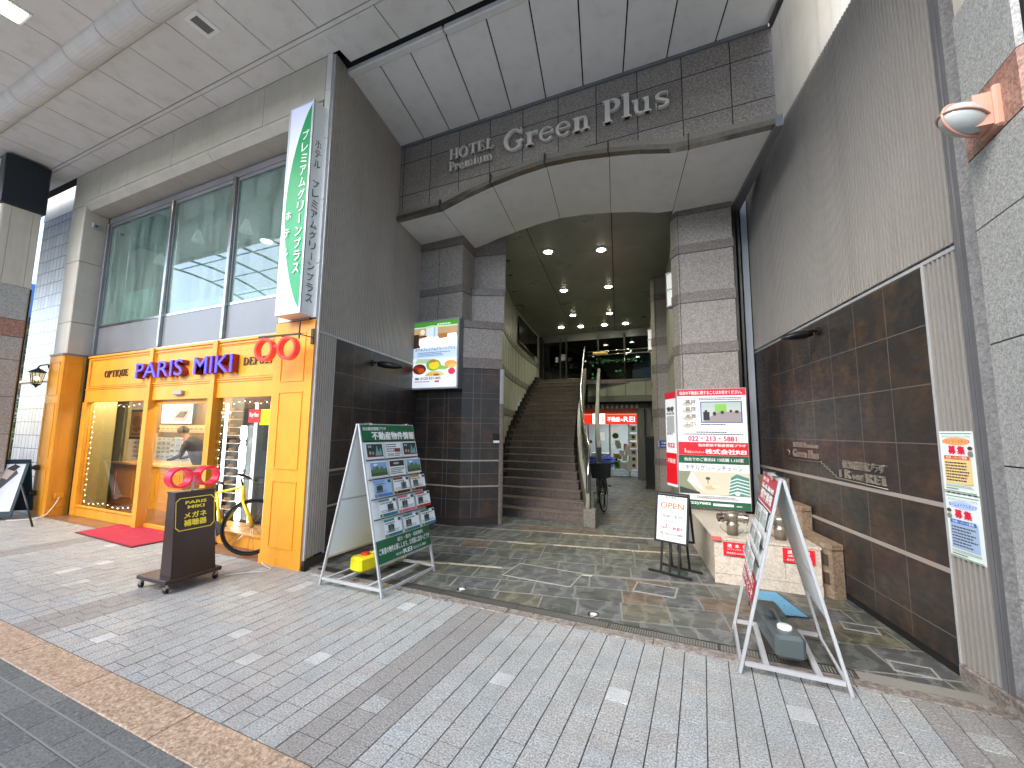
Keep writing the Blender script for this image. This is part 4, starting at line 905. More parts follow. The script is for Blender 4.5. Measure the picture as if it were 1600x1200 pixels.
# ================================================================== ESTATE AGENCY AT THE END OF THE PASSAGE
ag = thing('estate_agency', 'estate agency shopfront with lit red sign at the passage end', 'shopfront', (-2.8, 15, 0))
AX0, AX1, AY = -4.1, -1.98, 15.0
m = MB(); m.box(-5.2, -1.0, AY+.02, AY+.1, 2.2, 2.6, M_CREAMWALL); m.box(AX1+.02, -1.2, AY-.0, AY+.15, 0, 2.6, M_CREAMWALL); m.box(AX1-.02, AX1+.22, AY-.35, AY-.05, 0, 2.35, panelmat('agency_post', '#72746a', '#686a60')); m.build('wall', ag)
sg = MB(); sg.box(-4.6, AX1, AY-.12, AY, 1.82, 2.20, flat('#d8331d', .4, 0, .9)); sgo = sg.build('light_sign', ag)
m = MB(); W_ = flat('#ffffff', .4, 0, 1.6); RD = flat('#e2301a', .4, 0, .8)
m.art([('r', -3.56, 1.83, -3.12, 2.19, W_), ('t', '不動産', -3.04, 1.91, -2.60, 2.08, W_, .008), ('t', 'の', -2.58, 1.93, -2.50, 2.01, W_, .0), ('t', 'REI', -2.47, 1.91, -2.10, 2.08, W_, .0),
       ('t', '・ の窓', -3.52, 1.9, -3.18, 1.98, flat('#b5aeb0', .5)), ('e', -3.2, 2.06, .02, .04, RD), ('r', -4.6, 2.155, AX1-.04, 2.165, flat('#ff9a80', .4, 0, 1.5)), ('r', -3.215, 1.9, -3.185, 2.02, RD)], y=AY-.121); m.build('lettering', sgo)
m = MB()
for i in range(15):
    x = -4.35+i*.165; m.box(x, x+.0825, AY-.32, AY-.30, 2.36, 2.50, flat('#cfcfc6', .6)); m.box(x+.0825, x+.165, AY-.318, AY-.302, 2.36, 2.50, flat('#6b6c62', .6))
m.box(-4.4, -1.85, AY-.34, AY-.02, 2.50, 2.56, flat('#b9b9ae', .5)); m.build('awning', ag)
m = MB()
for x in (-3.75, -2.98, -2.32, -2.02): m.box(x-.025, x+.025, AY-.03, AY+.03, 0.02, 1.82, M_ALU)
m.box(-3.75, AX1, AY-.03, AY+.03, 0, .06, M_ALU); m.build('frame', ag)
MB().box(-3.75, -2.3, AY-.004, AY+.004, .06, 1.82, M_GLASS).build('glass', ag)
m = MB(); m.box(-4.6, -1.5, 17.9, 18, 0, 2.4, flat('#c8ccca', .7)); m.box(-4.7, -4.6, 15.1, 18, 0, 2.4, flat('#9a9c98', .7)); m.box(-1.9, -1.8, 15.1, 18, 0, 2.4, flat('#b0b2ae', .7)); m.box(-4.6, -1.8, 15.05, 18, 2.25, 2.35, flat('#cccccc', .7)); m.build('room_wall', ag)
m = MB()   # stickers and leaflets in the window
q = random.Random(5)
pap = [flat(c, .6) for c in ('#dcdcd8', '#e6e2d6', '#c9d3cf', '#d9b9b0', '#b9cfc4', '#e0d9b0')]
items = [('r', -3.45, 1.25, -3.15, 1.55, flat('#e6ece8', .5, 0, .35)), ('r', -2.92, 1.15, -2.62, 1.72, flat('#dfe6e2', .5, 0, .3)), ('e', -2.78, 1.42, .11, .10, flat('#4c6b3c', .5)),
         ('r', -3.7, 1.15, -3.6, 1.25, flat('#b23a38', .5)), ('r', -2.86, .62, -2.58, .8, flat('#b98a4a', .5)), ('r', -2.84, .28, -2.62, .58, flat('#7fae6a', .5)), ('e', -2.73, .42, .07, .1, flat('#3d6b3a', .5)), ('r', -2.5, .9, -2.38, 1.15, flat('#c97f86', .5))]
for z in (1.55, 1.27, 1.0, .75, .52, .3): items += [('r', -2.28, z, -2.06, z+.22, q.choice(pap)), ('e', -2.17, z+.12, .06, .06, flat(q.choice(['#7a3a3a', '#3b5f4a', '#4a4a58', '#6f7f8a']), .6))]
for i in range(10): x = q.uniform(-2.95, -2.4); z = q.uniform(.2, 1.1); items.append(('r', x, z, x+.16, z+.2, q.choice(pap)))
m.art(items, y=AY-.035); m.build('window_posters', ag)
lamp('AREA', (-3.1, 16.3, 2.2), 16, '#e9f4ff', 1.2, ag, 'room_light')
m = MB(); m.box(-3.9, -3.2, 16.0, 16.5, 0, .75, flat('#d5d6d2', .5)); m.build('desk', ag)
m = MB(); m.box(-3.62, -3.42, 15.6, 15.65, .72, 1.12, M_BLACK, b=.02); m.box(-3.62, -3.42, 15.62, 15.95, .66, .72, M_BLACK, b=.02); m.cyl((-3.52, 15.8, .02), (-3.52, 15.8, .66), .03, m=M_BLACK); m.build('office_chair', ag)
r = thing('black_cabinet', 'tall black cabinet standing beside the agency at the rear column', 'cabinet', (-1.25, 12.6, 0)); M = WM[r.name]
MB(M).box(-.22, .22, -.3, .3, .05, 1.45, M_BLACK, b=.01).build('body', r); MB(M).box(-.2, .2, -.306, -.3, .1, 1.4, flat('#1d1d1d', .25)).build('door', r); MB(M).box(-.24, .24, -.32, .32, 0, .05, flat('#2c2c2c', .6)).build('base', r)
r = thing('arrow_sign', 'small blue sign with white writing on the rear right column', 'sign', (-.87, 10.28, 1.28)); M = WM[r.name]
MB(M).box(-.06, .48, -.02, -.004, -.07, .09, flat('#1f3f9a', .4)).build('plate', r)
m = MB(M); m.art([('t', '不動産', .0, .01, .16, .06, M_WHITE, .02), ('t', '情報プラザ', .22, .015, .42, .055, M_WHITE), ('lines', .0, -.05, .42, -.01, 1, M_WHITE), ('r', -.055, -.06, -.045, .08, M_WHITE)], y=-.021); m.build('lettering', r)
for x, y, z0, z1, lb in ((-.47, 7.22, 3.62, 4.16, 'half round white wall lamp on the front right column'), (-.98+.0, 10.55, 3.55, 4.05, 'half round white wall lamp on the rear right column')):
    xx = -.42 if y < 8 else -1.10
    r = thing('wall_lamp', lb, 'wall lamp', (xx, y if y < 8 else 10.6, (z0+z1)/2), 0, 'white lamps on the right columns'); M = WM[r.name]; h = (z1-z0)/2
    m = MB(M)
    for a, b in ((-h, -.01), (.01, h)): m.prism([(.06, -.09)]+[(.06-.10*math.sin(R(q_)), -.09*math.cos(R(q_))) for q_ in range(15, 170, 22)]+[(.06, .09)], a, b, flat('#e9ebe6', .4, 0, .3))
    m.build('lamp_shade', r); m = MB(M)
    for z in (-h-.015, -.01, h-.005): m.prism([(.06, -.1), (-.04, -.07), (-.055, 0), (-.04, .07), (.06, .1)], z, z+.02, M_ALU)
    m.build('bracket', r)

m = MB()
for a, b in (((-5.02, 11.5), (-5.28, 12.9)), ((-5.285, 12.94), (-5.50, 14.3))):
    m.prism([(a[0]+.04, a[1]), (b[0]+.04, b[1]), (b[0]+.02, b[1]), (a[0]+.02, a[1])], 4.25, 5.05, flat('#0d0f0e', .15))
m.build('dark_window', lwv); m = MB(); m.tube([(-4.95, 11.45, 4.24), (-5.24, 12.9, 4.24), (-5.45, 14.35, 4.24)], .02, 6, M_RAIL); m.build('window_sill', lwv)
for i, (x, y) in enumerate(((-3.55, 7.35), (-3.75, 8.0), (-4.05, 8.8), (-4.45, 9.9), (-4.75, 11.2))):
    r = thing('unlit_downlight', 'unlit black recessed lamp along the left edge of the passage ceiling', 'downlight', (x, y, IC), 0, 'unlit lamps in the passage ceiling'); MB(WM[r.name]).lathe([(0, -.006), (.045, -.006), (.052, 0)], 14, M_BLACK).build('disc', r)
# ================================================================== ORANGE SHOPFRONT
SY0 = 3.70
sf = thing('orange_shopfront', 'orange panelled optician shopfront with glass door and blue lettering', 'shopfront', (-7.4, SY0, 0))
def frame_rect(m, x0, x1, z0, z1, y, w_=.014, d=.008, mat=None, T=None):
    mat = mat or M_ORANGE
    m.box(x0, x1, y-d, y+.004, z0, z0+w_, mat, T); m.box(x0, x1, y-d, y+.004, z1-w_, z1, mat, T)
    m.box(x0, x0+w_, y-d, y+.004, z0+w_, z1-w_, mat, T); m.box(x1-w_, x1, y-d, y+.004, z0+w_, z1-w_, mat, T)
# left orange pilaster
m = MB(); m.prism([(-10.76, 3.40), (-10.27, 3.40), (-10.25, 3.42), (-10.25, 3.72), (-10.76, 3.72)], .0, 2.80, M_ORANGE)
for z0, z1 in ((.55, 0.0), (.15, .85), (1.0, 1.95), (2.08, 2.68)):
    if z1: 
        frame_rect(m, -10.70, -10.33, z0, z1, 3.40)
        T = Matrix.Translation((-10.25, 3.42, 0)) @ Matrix.Rotation(R(90), 4, 'Z'); frame_rect(m, .05, .25, z0, z1, 0, T=T)
m.box(-10.77, -10.24, 3.385, 3.73, 2.80, 2.83, M_GREY); m.build('left_pilaster', sf)
m = MB(); m.prism([(-4.73, 3.405), (-4.068, 3.405), (-4.074, 3.432), (-4.18, 3.75), (-4.73, 3.75)], .0, 2.82, M_ORANGE)
for z0, z1 in ((.20, .95), (1.08, 1.98), (2.10, 2.68)): frame_rect(m, -4.60, -4.20, z0, z1, 3.405)
m.box(-4.74, -4.06, 3.398, 3.41, .0, .10, M_ORANGE); m.build('right_pilaster', sf)
m = MB()      # fascia board over the windows
m.box(-10.12, -4.73, SY0, SY0+.08, 1.97, 2.80, M_ORANGE)
for a, b in ((-10.02, -8.05), (-7.95, -6.41), (-6.31, -4.80)): frame_rect(m, a, b, 2.22, 2.745, SY0, .02, .014); frame_rect(m, a+.03, b-.03, 2.25, 2.715, SY0, .008, .008)
m.box(-10.12, -4.73, SY0-.02, SY0, 2.765, 2.80, M_ORANGE); m.box(-10.12, -4.73, SY0-.012, SY0, 2.19, 2.205, M_ORANGE); m.build('fascia', sf)
m = MB()
for x in (-8.0, -6.36): m = MB(); m.box(x-.05, x+.05, SY0-.045, SY0+.08, 2.0, 2.80, M_ORANGE, b=.003); m.box(x-.06, x+.06, SY0-.05, SY0+.10, 0.0, 2.0, M_ORANGE, b=.003); m.build('post', sf)
MB().box(-10.15, -9.98, SY0-.01, SY0+.08, 0, 1.97, M_ORANGE).build('side_board', sf); MB().box(-4.86, -4.73, SY0-.01, SY0+.08, 0, 1.97, M_ORANGE).build('side_board', sf); m = MB(); m.box(-10.2, -10.15, SY0-.01, SY0+.08, 0, 2.82, M_DARKGAP); m.build('shadow_gap', sf)
for x0, x1, nm in ((-9.98, -8.06, 'left'), (-6.30, -4.86, 'right')):
    m = MB(); m.box(x0, x1, SY0-.005, SY0+.08, 0.01, .17, M_ORANGE); m.box(x0, x1, SY0-.03, SY0+.02, .17, .19, M_ORANGE)
    w_ = m.build('window_frame', sf); MB().box(x0, x1, SY0+.035, SY0+.043, .19, 1.97, M_GLASS).build('pane', w_)
dr = MB(); dr.box(-7.94, -6.42, SY0+.06, SY0+.10, 1.90, 1.97, M_ORANGE); dr.box(-7.94, -6.42, SY0+.05, SY0+.10, 0.01, .06, M_ORANGE); dr = dr.build('door', sf)
m = MB(); m.box(-7.92, -7.18, SY0+.075, SY0+.083, .06, 1.90, M_GLASS); m.box(-7.19, -6.44, SY0+.10, SY0+.108, .06, 1.90, M_GLASS); m.build('pane', dr)
m = MB(); m.box(-7.30, -7.08, SY0-.05, SY0, 2.03, 2.10, flat('#9a9690', .4), b=.008); m.build('door_sensor', sf)
m = MB(); serif(m, 'OPTIQUE', -9.50, 2.395, -8.73, 2.51, SY0-.012, .01, flat('#4a3418', .5)); serif(m, 'DEPUIS', -5.76, 2.41, -5.16, 2.515, SY0-.012, .01, flat('#4a3418', .5)); m.build('small_lettering', sf)
m = MB(); BL = flat('#3d35e8', .35, 0, .55); RDS = flat('#8e2b22', .45)
for st, x0, x1 in (('PARIS', -8.30, -7.02), ('MIKI', -6.74, -5.86)):
    m.text3(st, x0, 2.315, x1, 2.565, SY0-.10, .010, BL, 0.0); m.text3(st, x0, 2.315, x1, 2.565, SY0-.089, .085, RDS, .012)
m.build('blue_lettering', sf)
m = MB()
for i in range(70):
    zz = .25+1.6*i/70; m.ball((-9.92+.02*math.sin(i*2.1), SY0+.08, zz), .004 if i % 4 else .009, flat('#ffd79a', .5, 0, 6 if i % 4 == 0 else .6), 6)
for x0, x1, z in ((-9.9, -8.1, 1.9), (-6.25, -4.95, 1.9), (-9.9, -8.1, .23)):
    for i in range(34): x = x0+(x1-x0)*i/34; m.ball((x, SY0+.08, z+.02*math.sin(i*1.7)), .004 if i % 3 else .008, flat('#ffe9c0', .5, 0, 6 if i % 3 == 0 else .5), 6)
for i in range(40): m.ball((-6.26+.015*math.sin(i*2.3), SY0+.08, .3+1.55*i/40), .004 if i % 3 else .008, flat('#fff0d0', .5, 0, 6 if i % 3 == 0 else .5), 6)
m.build('string_lights', sf)
for (x, z, w2, h2, lab, its) in (
    (-5.42, 1.66, .34, .26, 'red', None), ):
    pass
m = MB(); m.box(-5.64, -5.41, SY0+.05, SY0+.062, 1.62, 1.80, flat('#d9222b', .4, 0, .35)); r_ = m.build('red_window_sign', sf)
m = MB(); m.text3('Ray·Ban', -5.62, 1.68, -5.43, 1.76, SY0+.046, .003, M_WHITE, .03); m.build('lettering', r_)
MB().box(-5.43, -5.18, SY0+.065, SY0+.075, 1.59, 1.80, flat('#f2ee1e', .4, 0, .35)).build('yellow_window_sign', sf)
m = MB(); m.text3('TOM FORD', -6.22, 1.735, -5.98, 1.775, SY0+.03, .003, M_WHITE, .02); m.text3('EYEWEAR', -6.18, 1.70, -6.04, 1.717, SY0+.03, .003, M_WHITE, .01); m.build('window_lettering', sf)
# interior shell of the shop
sh_ = thing('shop_interior', 'warm lit interior of the optician shop with olive panels and wooden wall', 'shop interior', (-7.4, 5, 0))
M_OLIVE = panelmat('olive_wall', '#8c8a5e', '#828054', .5, .1); M_WOOD = panelmat('warm_wood', '#a07c50', '#927042', .45, .2, 3, 0, '#8a5520')
m = MB(); m.box(-10.25, -10.18, 3.8, 4.2, 0, 2.6, M_OLIVE); m.box(-13.6, -10.75, 4.62, 4.68, 0, 2.6, M_OLIVE); T = Mx((-13.6, 4.62, 0))
for a, b in ((1.2, 1.9), (2.05, 2.75)):
    for z0, z1 in ((.15, 1.0), (1.12, 1.95)): frame_rect(m, a, b, z0, z1, 0, .02, .012, M_OLIVE, T)
m.build('olive_wall', sh_)
m = MB(); m.box(-14, -5.1, 6.0, 6.1, 0, 2.6, M_WOOD); m.box(-10.75, -10.70, 4.62, 6.0, 0, 2.6, flat('#5a6248', .6)) if False else None; m.build('back_wall', sh_)
MB().box(-5.1, -5.0, 3.85, 6.1, 0, 2.6, flat('#2c2a28', .5)).build('right_wall', sh_)
m = MB(); m.box(-14, -5.0, 3.8, 6.1, 2.45, 2.5, flat('#b9ae98', .7)); m.build('shop_ceiling', sh_)
m = MB(); m.box(-9.15, -5.1, 5.7, 5.76, 0, 2.45, flat('#2e2925', .5)); m.build('dark_partition', sh_)
MB().box(-14, -10.7, 4.2, 6.1, -.05, .004, t.m if False else flat('#7c5a45', .4)).build('inner_floor', sh_)
for x, y in ((-9.0, 3.98), (-7.4, 4.3), (-9.9, 4.0), (-12.4, 5.3), (-8.9, 5.2)):  # lamps nearest the glass added to brighten the counter front
    r = thing('shop_ceiling_lamp', 'small warm ceiling lamp inside the optician shop', 'ceiling lamp', (x, y, 2.45), 0, 'lamps in the optician ceiling'); MB(WM[r.name]).lathe([(0, -.01), (.08, -.01), (.09, 0)], 12, flat('#ffe2b0', .4, 0, 20)).build('disc', r)
    lamp('POINT', (x, y, 2.32), 15, '#ffe4c4', .12, r, 'lamp_light')
r = thing('shop_counter', 'orange panelled counter inside the optician window', 'counter', (-9.8, 4.8, 0)); m = MB()
m.box(-11.0, -8.6, 4.6, 5.2, .01, .80, M_ORANGE)
for a in (-10.9, -10.1, -9.35): frame_rect(m, a, a+.65, .15, .70, 4.6, .02)
m.build('body', r); MB().box(-11.05, -8.55, 4.55, 5.22, .80, .84, flat('#e0ad6c', .4)).build('counter_top', r)
q = random.Random(9)
def eyerack(x0, x1, y, z0, z1, lab, mat, rows):
    r = thing('eyewear_shelf', lab, 'display shelf', ((x0+x1)/2, y, 0), 0); m = MB(); m.box(x0, x1, y, y+.03, z0, z1, mat); m.build('panel', r); s = MB(); g_ = MB()
    for i in range(rows):
        z = z0+(z1-z0)*(i+.3)/rows; s.box(x0, x1, y-.06, y, z-.008, z, flat('#d8d4ca', .3))
        x = x0+.05
        while x < x1-.1:
            c = flat(q.choice(['#2a1c12', '#111111', '#5b3420', '#7d7d80', '#3a2a40']), .3)
            for dx_ in (0, .07): g_.tube([(x+dx_+.028*math.cos(R(a)), y-.055, z+.035+.021*math.sin(R(a))) for a in range(0, 360, 60)], .005, 4, c, closed=True)
            g_.box(x+.022, x+.048, y-.058, y-.052, z+.035, z+.041, c); x += .19
    s.build('shelf', r); g_.build('spectacles', r)
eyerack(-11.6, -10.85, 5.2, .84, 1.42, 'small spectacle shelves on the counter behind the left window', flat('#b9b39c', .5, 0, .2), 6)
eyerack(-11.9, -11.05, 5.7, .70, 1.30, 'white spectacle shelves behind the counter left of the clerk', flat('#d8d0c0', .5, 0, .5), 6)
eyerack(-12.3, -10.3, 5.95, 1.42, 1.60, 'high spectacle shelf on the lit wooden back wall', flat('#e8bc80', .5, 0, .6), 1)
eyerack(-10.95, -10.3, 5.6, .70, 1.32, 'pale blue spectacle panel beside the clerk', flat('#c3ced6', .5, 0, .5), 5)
r = thing('advert_screen', 'lit screen showing eyewear above the back shelves in the shop', 'screen', (-11.5, 5.9, 1.8)); X_ = lambda f: -12.17+1.25*f; Z_ = lambda f: 1.64+.46*f
m = MB(); m.box(X_(0)-.03, X_(1)+.03, 5.91, 5.96, Z_(0)-.03, Z_(1)+.03, M_BLACK); m.build('bezel', r)
m = MB(); m.art([('r', X_(0), Z_(0), X_(1), Z_(1), flat('#e1e5ea', .5, 0, 2.2)), ('p', [(X_(.32), Z_(.12)), (X_(.5), Z_(.75)), (X_(.8), Z_(.85)), (X_(.98), Z_(.6)), (X_(.8), Z_(.1))], flat('#a58c88', .5, 0, 1.2)), ('p', [(X_(.45), Z_(.3)), (X_(.62), Z_(.62)), (X_(.86), Z_(.6)), (X_(.74), Z_(.28))], flat('#4d3c42', .5, 0, .8)), ('t', 'EYEWEAR', X_(.04), Z_(.5), X_(.3), Z_(.58), flat('#7f8a96', .5, 0, .8))], y=5.908); m.build('picture', r)
r = thing('framed_picture', 'framed sepia map hanging behind the left shop window', 'picture', (-11.2, 5.0, 1.5)); m = MB(); m.box(-11.55, -10.88, 5.0, 5.03, 1.28, 1.92, flat('#2c1d10', .4)); m.build('frame', r)
m = MB(); m.art([('r', -11.49, 1.33, -10.94, 1.87, flat('#b08a58', .6)), ('e', -11.22, 1.66, .18, .12, flat('#8a6236', .6)), ('p', [(-11.4, 1.5), (-11.2, 1.42), (-11.0, 1.5), (-11.1, 1.56)], flat('#7a5430', .6)), ('r', -11.4, 1.37, -11.05, 1.40, flat('#6a4826', .6))], y=4.999); m.build('print', r)
r = thing('light_column', 'tall brightly lit white display column behind the right shop window', 'display column', (-6.7, 4.4, 0)); m = MB()
z = .10
for i, (w_, h_) in enumerate(((.13, .20), (.09, .04), (.14, .42), (.10, .05), (.15, .38), (.12, .05), (.14, .22))): m.box(-6.70-w_/2, -6.70+w_/2, 4.38, 4.42, z, z+h_, flat('#ffffff', .4, 0, 6), b=.02); z += h_+.02
m.build('light_panel', r); m = MB()
for x in (-7.14, -6.40, -6.05): m.box(x-.012, x+.012, 4.36, 4.40, .1, 1.95, flat('#f4f4f0', .3, 0, 3.0 if x < -7 else 1.2))
m.build('edge_strip', r); m = MB()
for i in range(13): m.box(-7.10, -6.82, 4.38, 4.44, .25+i*.13, .262+i*.13, flat('#c9c3b8', .3, 0, .4)); m.box(-7.02+.02*(i % 3), -6.92, 4.36, 4.42, .27+i*.13, .31+i*.13, flat('#8a6a4c', .4, 0, .3))
m.build('shelf', r)
m = MB(); m.box(-7.15, -5.3, 4.46, 4.50, 0, 1.35, flat('#121110', .3)); m.box(-6.85, -5.3, 4.46, 4.50, 1.35, 2.3, flat('#191716', .3)); m.build('backing', r)
MB().box(-7.3, -5.15, 3.95, 4.35, .01, .10, M_ORANGE).build('plinth', r)
# clerk inside the shop (continuous skinned body, leaning forward over a cabinet)
def person(name, lab, base, rz, joints, edges, clothes, group=None):
    r = thing(name, lab, 'person', base, rz, group); me = bpy.data.meshes.new('b'); me.from_pydata([j[0] for j in joints], edges, [])
    o = bpy.data.objects.new('b', me); sc.collection.objects.link(o); md = o.modifiers.new('s', 'SKIN'); 
    for v, j in zip(me.skin_vertices[0].data, joints): v.radius = (j[1], j[1]*(j[2] if len(j) > 2 else 1))
    me.skin_vertices[0].data[0].use_root = True
    o.modifiers.new('u', 'SUBSURF').levels = 2; bpy.context.view_layer.update()
    e = o.evaluated_get(bpy.context.evaluated_depsgraph_get()).to_mesh(); mm = bpy.data.meshes.new('body')
    mm.from_pydata([v.co[:] for v in e.vertices], [], [tuple(p.vertices) for p in e.polygons])
    cols = [flat(c, .8) for c in clothes]
    for c in cols: mm.materials.append(c)
    for p in mm.polygons:
        p.use_smooth = True; c = p.center; p.material_index = clothes_idx(c)
    bpy.data.objects.remove(o); b = bpy.data.objects.new('body', mm); sc.collection.objects.link(b); b.parent = r; WM[b.name] = WM[r.name]; return r
def clothes_idx(c):
    if c.z < .80: return 0
    if c.z > 1.22 and c.x > .22: return 2
    if c.x > .33: return 2 if c.z < .92 else 1
    return 1
J = [((0, 0, .90), .14, .9), ((.08, 0, 1.10), .14, 1.15), ((.20, 0, 1.27), .13, 1.3), ((.29, 0, 1.35), .05), ((.36, 0, 1.42), .085, .85), ((.40, 0, 1.50), .075),
     ((-.0, .10, .80), .095), ((.02, .11, .45), .06), ((-.02, .11, .09), .04), ((.12, .12, .04), .035),
     ((-.0, -.10, .80), .095), ((.0, -.11, .45), .06), ((-.04, -.11, .09), .04), ((.10, -.12, .04), .035),
     ((.20, .20, 1.25), .06), ((.24, .26, 1.02), .045), ((.42, .20, .94), .03), ((.50, .18, .93), .025),
     ((.20, -.20, 1.25), .06), ((.24, -.26, 1.02), .045), ((.42, -.20, .94), .03), ((.50, -.18, .93), .025)]
E_ = [(0, 1), (1, 2), (2, 3), (3, 4), (4, 5), (0, 6), (6, 7), (7, 8), (8, 9), (0, 10), (10, 11), (11, 12), (12, 13), (2, 14), (14, 15), (15, 16), (16, 17), (2, 18), (18, 19), (19, 20), (20, 21)]
p_ = person('person', 'clerk in grey jumper and black trousers bending over behind the shop door', (-8.78, 5.0, .01), R(215), J, E_, ['#0e0e10', '#303236', '#8a6a58'])
MB(WM[p_.name]).ball((.37, 0, 1.475), .098, flat('#191412', .6), 14, (1.0, .95, .9)).build('hair', p_)
J2 = [((0, 0, .92), .14, .9), ((0.02, 0, 1.15), .13, 1.2), ((.0, 0, 1.36), .12, 1.35), ((.02, 0, 1.46), .05), ((.05, 0, 1.55), .08), ((.06, 0, 1.63), .08),
     ((-.0, .10, .80), .09), ((.02, .10, .45), .06), ((-.02, .10, .09), .04), ((.12, .11, .04), .035), ((-.0, -.10, .80), .09), ((.0, -.10, .45), .06), ((-.04, -.10, .09), .04), ((.10, -.11, .04), .035),
     ((.0, .20, 1.33), .055), ((.03, .24, 1.08), .045), ((.15, .22, .95), .03), ((.22, .19, .95), .025), ((.0, -.20, 1.33), .055), ((.03, -.24, 1.08), .045), ((.15, -.22, .95), .03), ((.22, -.19, .95), .025)]
p2 = person('person', 'dark figure standing behind the right shop window', (-8.75, 5.35, .01), R(-60), J2, E_, ['#16171a', '#1c1f24', '#7a5c4c'])  # dark body put in for the silhouette at the right window
MB(WM[p2.name]).ball((.045, 0, 1.615), .095, flat('#120f0e', .6), 14).build('hair', p2)

# ================================================================== THINGS ON THE SHOPFRONT
vs_ = thing('projecting_sign', 'tall white and green vertical hotel sign box on the building corner', 'sign box', (-4.35, 3.25, 2.85))
X0, X1, Z0, Z1, YF, YB = -4.535, -4.115, 2.855, 5.50, 3.235, 3.415
MB().box(X0, X1, YF+.004, YB, Z0, Z1, flat('#dcdcd9', .4), b=.003).build('box', vs_)
m = MB(); f_ = .022
for q_ in ((X0, X1, Z0, Z0+f_), (X0, X1, Z1-f_, Z1)): m.box(q_[0], q_[1], YF-.006, YF+.01, q_[2], q_[3], M_ALU)
for q_ in ((X0, X0+f_), (X1-f_, X1)): m.box(q_[0], q_[1], YF-.006, YF+.01, Z0+f_, Z1-f_, M_ALU)
m.build('frame', vs_)
LAV = flat('#cdd3ee', .35, 0, .12); GRN = flat('#118a50', .3, 0, .06)
ap = []; hh = Z1-Z0-.1; zc = Z0+.05
for i in range(25):
    tt = i/24; ap.append((X1-.035-.345*math.sin(math.pi*min(1, max(0, tt)))**.8 if 0 < i < 24 else X1-.035, zc+hh*tt))
m = MB(); art = [('r', X0+.02, Z0+.02, X1-.02, Z1-.02, LAV), ('p', [(X1-.033, zc)]+[(X1-.033-.345*math.sin(math.pi*i/24)**.75, zc+hh*i/24) for i in range(1, 24)]+[(X1-.033, zc+hh)], GRN)]
chs = 'プレミアムグリーンプラス'; zt = 5.14; ch_h = .152
for i, c in enumerate(chs):
    z = zt-i*ch_h-.13; xx_ = X1-.165
    if c == 'ー': art.append(('r', xx_+.045, z, xx_+.06, z+.12, M_WHITE))
    else: art.append(('t', c, xx_-(.0), z, xx_+.105, z+.115, M_WHITE, .01))
for c, z in (('ホ', 4.02), ('テ', 3.80), ('ル', 3.56)): art.append(('t', c, X0+.08, z, X0+.165, z+.1, M_WHITE, 0))
m.art(art, y=YF); m.build('face_artwork', vs_)
m = MB(); T = Matrix.Translation((X1, YF, 0)) @ Matrix.Rotation(R(90), 4, 'Z'); art = []; zt = 5.02
DKG = flat('#24402e', .5)
for i, c in enumerate('ホテル プレミアムグリーンプラス'):
    z = zt-i*.128-.1
    if c == ' ': continue
    if c == 'ー': art.append(('r', .085, z, .095, z+.09, DKG))
    else: art.append(('t', c, .045, z, .135, z+.095, DKG, .005))
m.art(art, M=T); m.build('side_lettering', vs_)
m = MB()
for z in (3.2, 4.2, 5.2): m.box(-4.3, -4.2, 3.40, 3.46, z, z+.05, M_DARKSTEEL)
m.build('bracket', vs_)
# hanging red spectacles
def specs(r, M, R_, tube_w, depth, gap, mat):
    m = MB(M)
    for s in (-1, 1):
        c = s*(R_+gap/2); n = 36; vs = []
        for rr_ in (R_, R_*.79):
            for yy_ in (-depth/2, depth/2): vs += [(c+rr_*math.cos(2*math.pi*k/n), yy_, rr_*.95*math.sin(2*math.pi*k/n)) for k in range(n)]
        fs = []
        for k in range(n):
            k2 = (k+1) % n; o0, o1, i0, i1 = 0, n, 2*n, 3*n
            fs += [(o0+k, o0+k2, i0+k2, i0+k), (o1+k2, o1+k, i1+k, i1+k2), (o0+k2, o0+k, o1+k, o1+k2), (i0+k, i0+k2, i1+k2, i1+k)]
        m.add(vs, fs, mat, False)
    m.box(-gap/2-.02, gap/2+.02, -depth*.35, depth*.35, .015, .045, mat); return m.build('spectacle_frame', r)
r = thing('spectacle_sign', 'glowing red spectacles sign hanging on a black arm above the bicycle', 'hanging sign', (-4.385, 3.18, 2.445), R(4)); M = WM[r.name]
specs(r, M, .140, .04, .07, .07, flat('#ea3a30', .3, 0, .45))
m = MB(M); m.box(-.30, .34, -.008, .008, .145, .165, M_BLACK); m.box(.02, .035, -.008, .24, .148, .162, M_BLACK); m.box(.315, .327, -.006, .006, .10, .30, M_BLACK); m.box(.29, .33, .19, .222, .08, .26, M_BLACK); m.box(.315, .325, .0, .2, .148, .158, M_BLACK); m.build('arm', r)
# rolling brown sign
r = thing('rolling_sign', 'dark brown rolling sign with gold frame and red spectacles on top', 'sign stand', (-4.83, 2.64, 0), R(92)); M = WM[r.name]
M_BRN = flat('#33231f', .27)
MB(M).box(-.26, .26, -.24, .22, .085, .125, M_BRN, b=.006).build('base', r)
m = MB(M); vs = []
for z, x_, y0_, y1_ in ((.125, .205, -.215, -.05), (.90, .185, -.13, -.01)): vs += [(-x_, y0_, z), (x_, y0_, z), (x_, y1_, z), (-x_, y1_, z)]
m.add(vs, [(3, 2, 1, 0), (4, 5, 6, 7), (0, 1, 5, 4), (1, 2, 6, 5), (2, 3, 7, 6), (3, 0, 4, 7)], M_BRN); m.box(-.19, .19, -.136, -.004, .90, .915, M_BRN); m.build('body', r)
T = Matrix.Translation((0, -.0665, 0)) @ Matrix.Rotation(R(2.0), 4, 'X') if False else Matrix.Translation((0, -.2155, .125)) @ Matrix.Rotation(-math.atan(.085/.775), 4, 'X') @ Matrix.Scale(1.0, 4) @ Matrix.Translation((0, 0, .095))
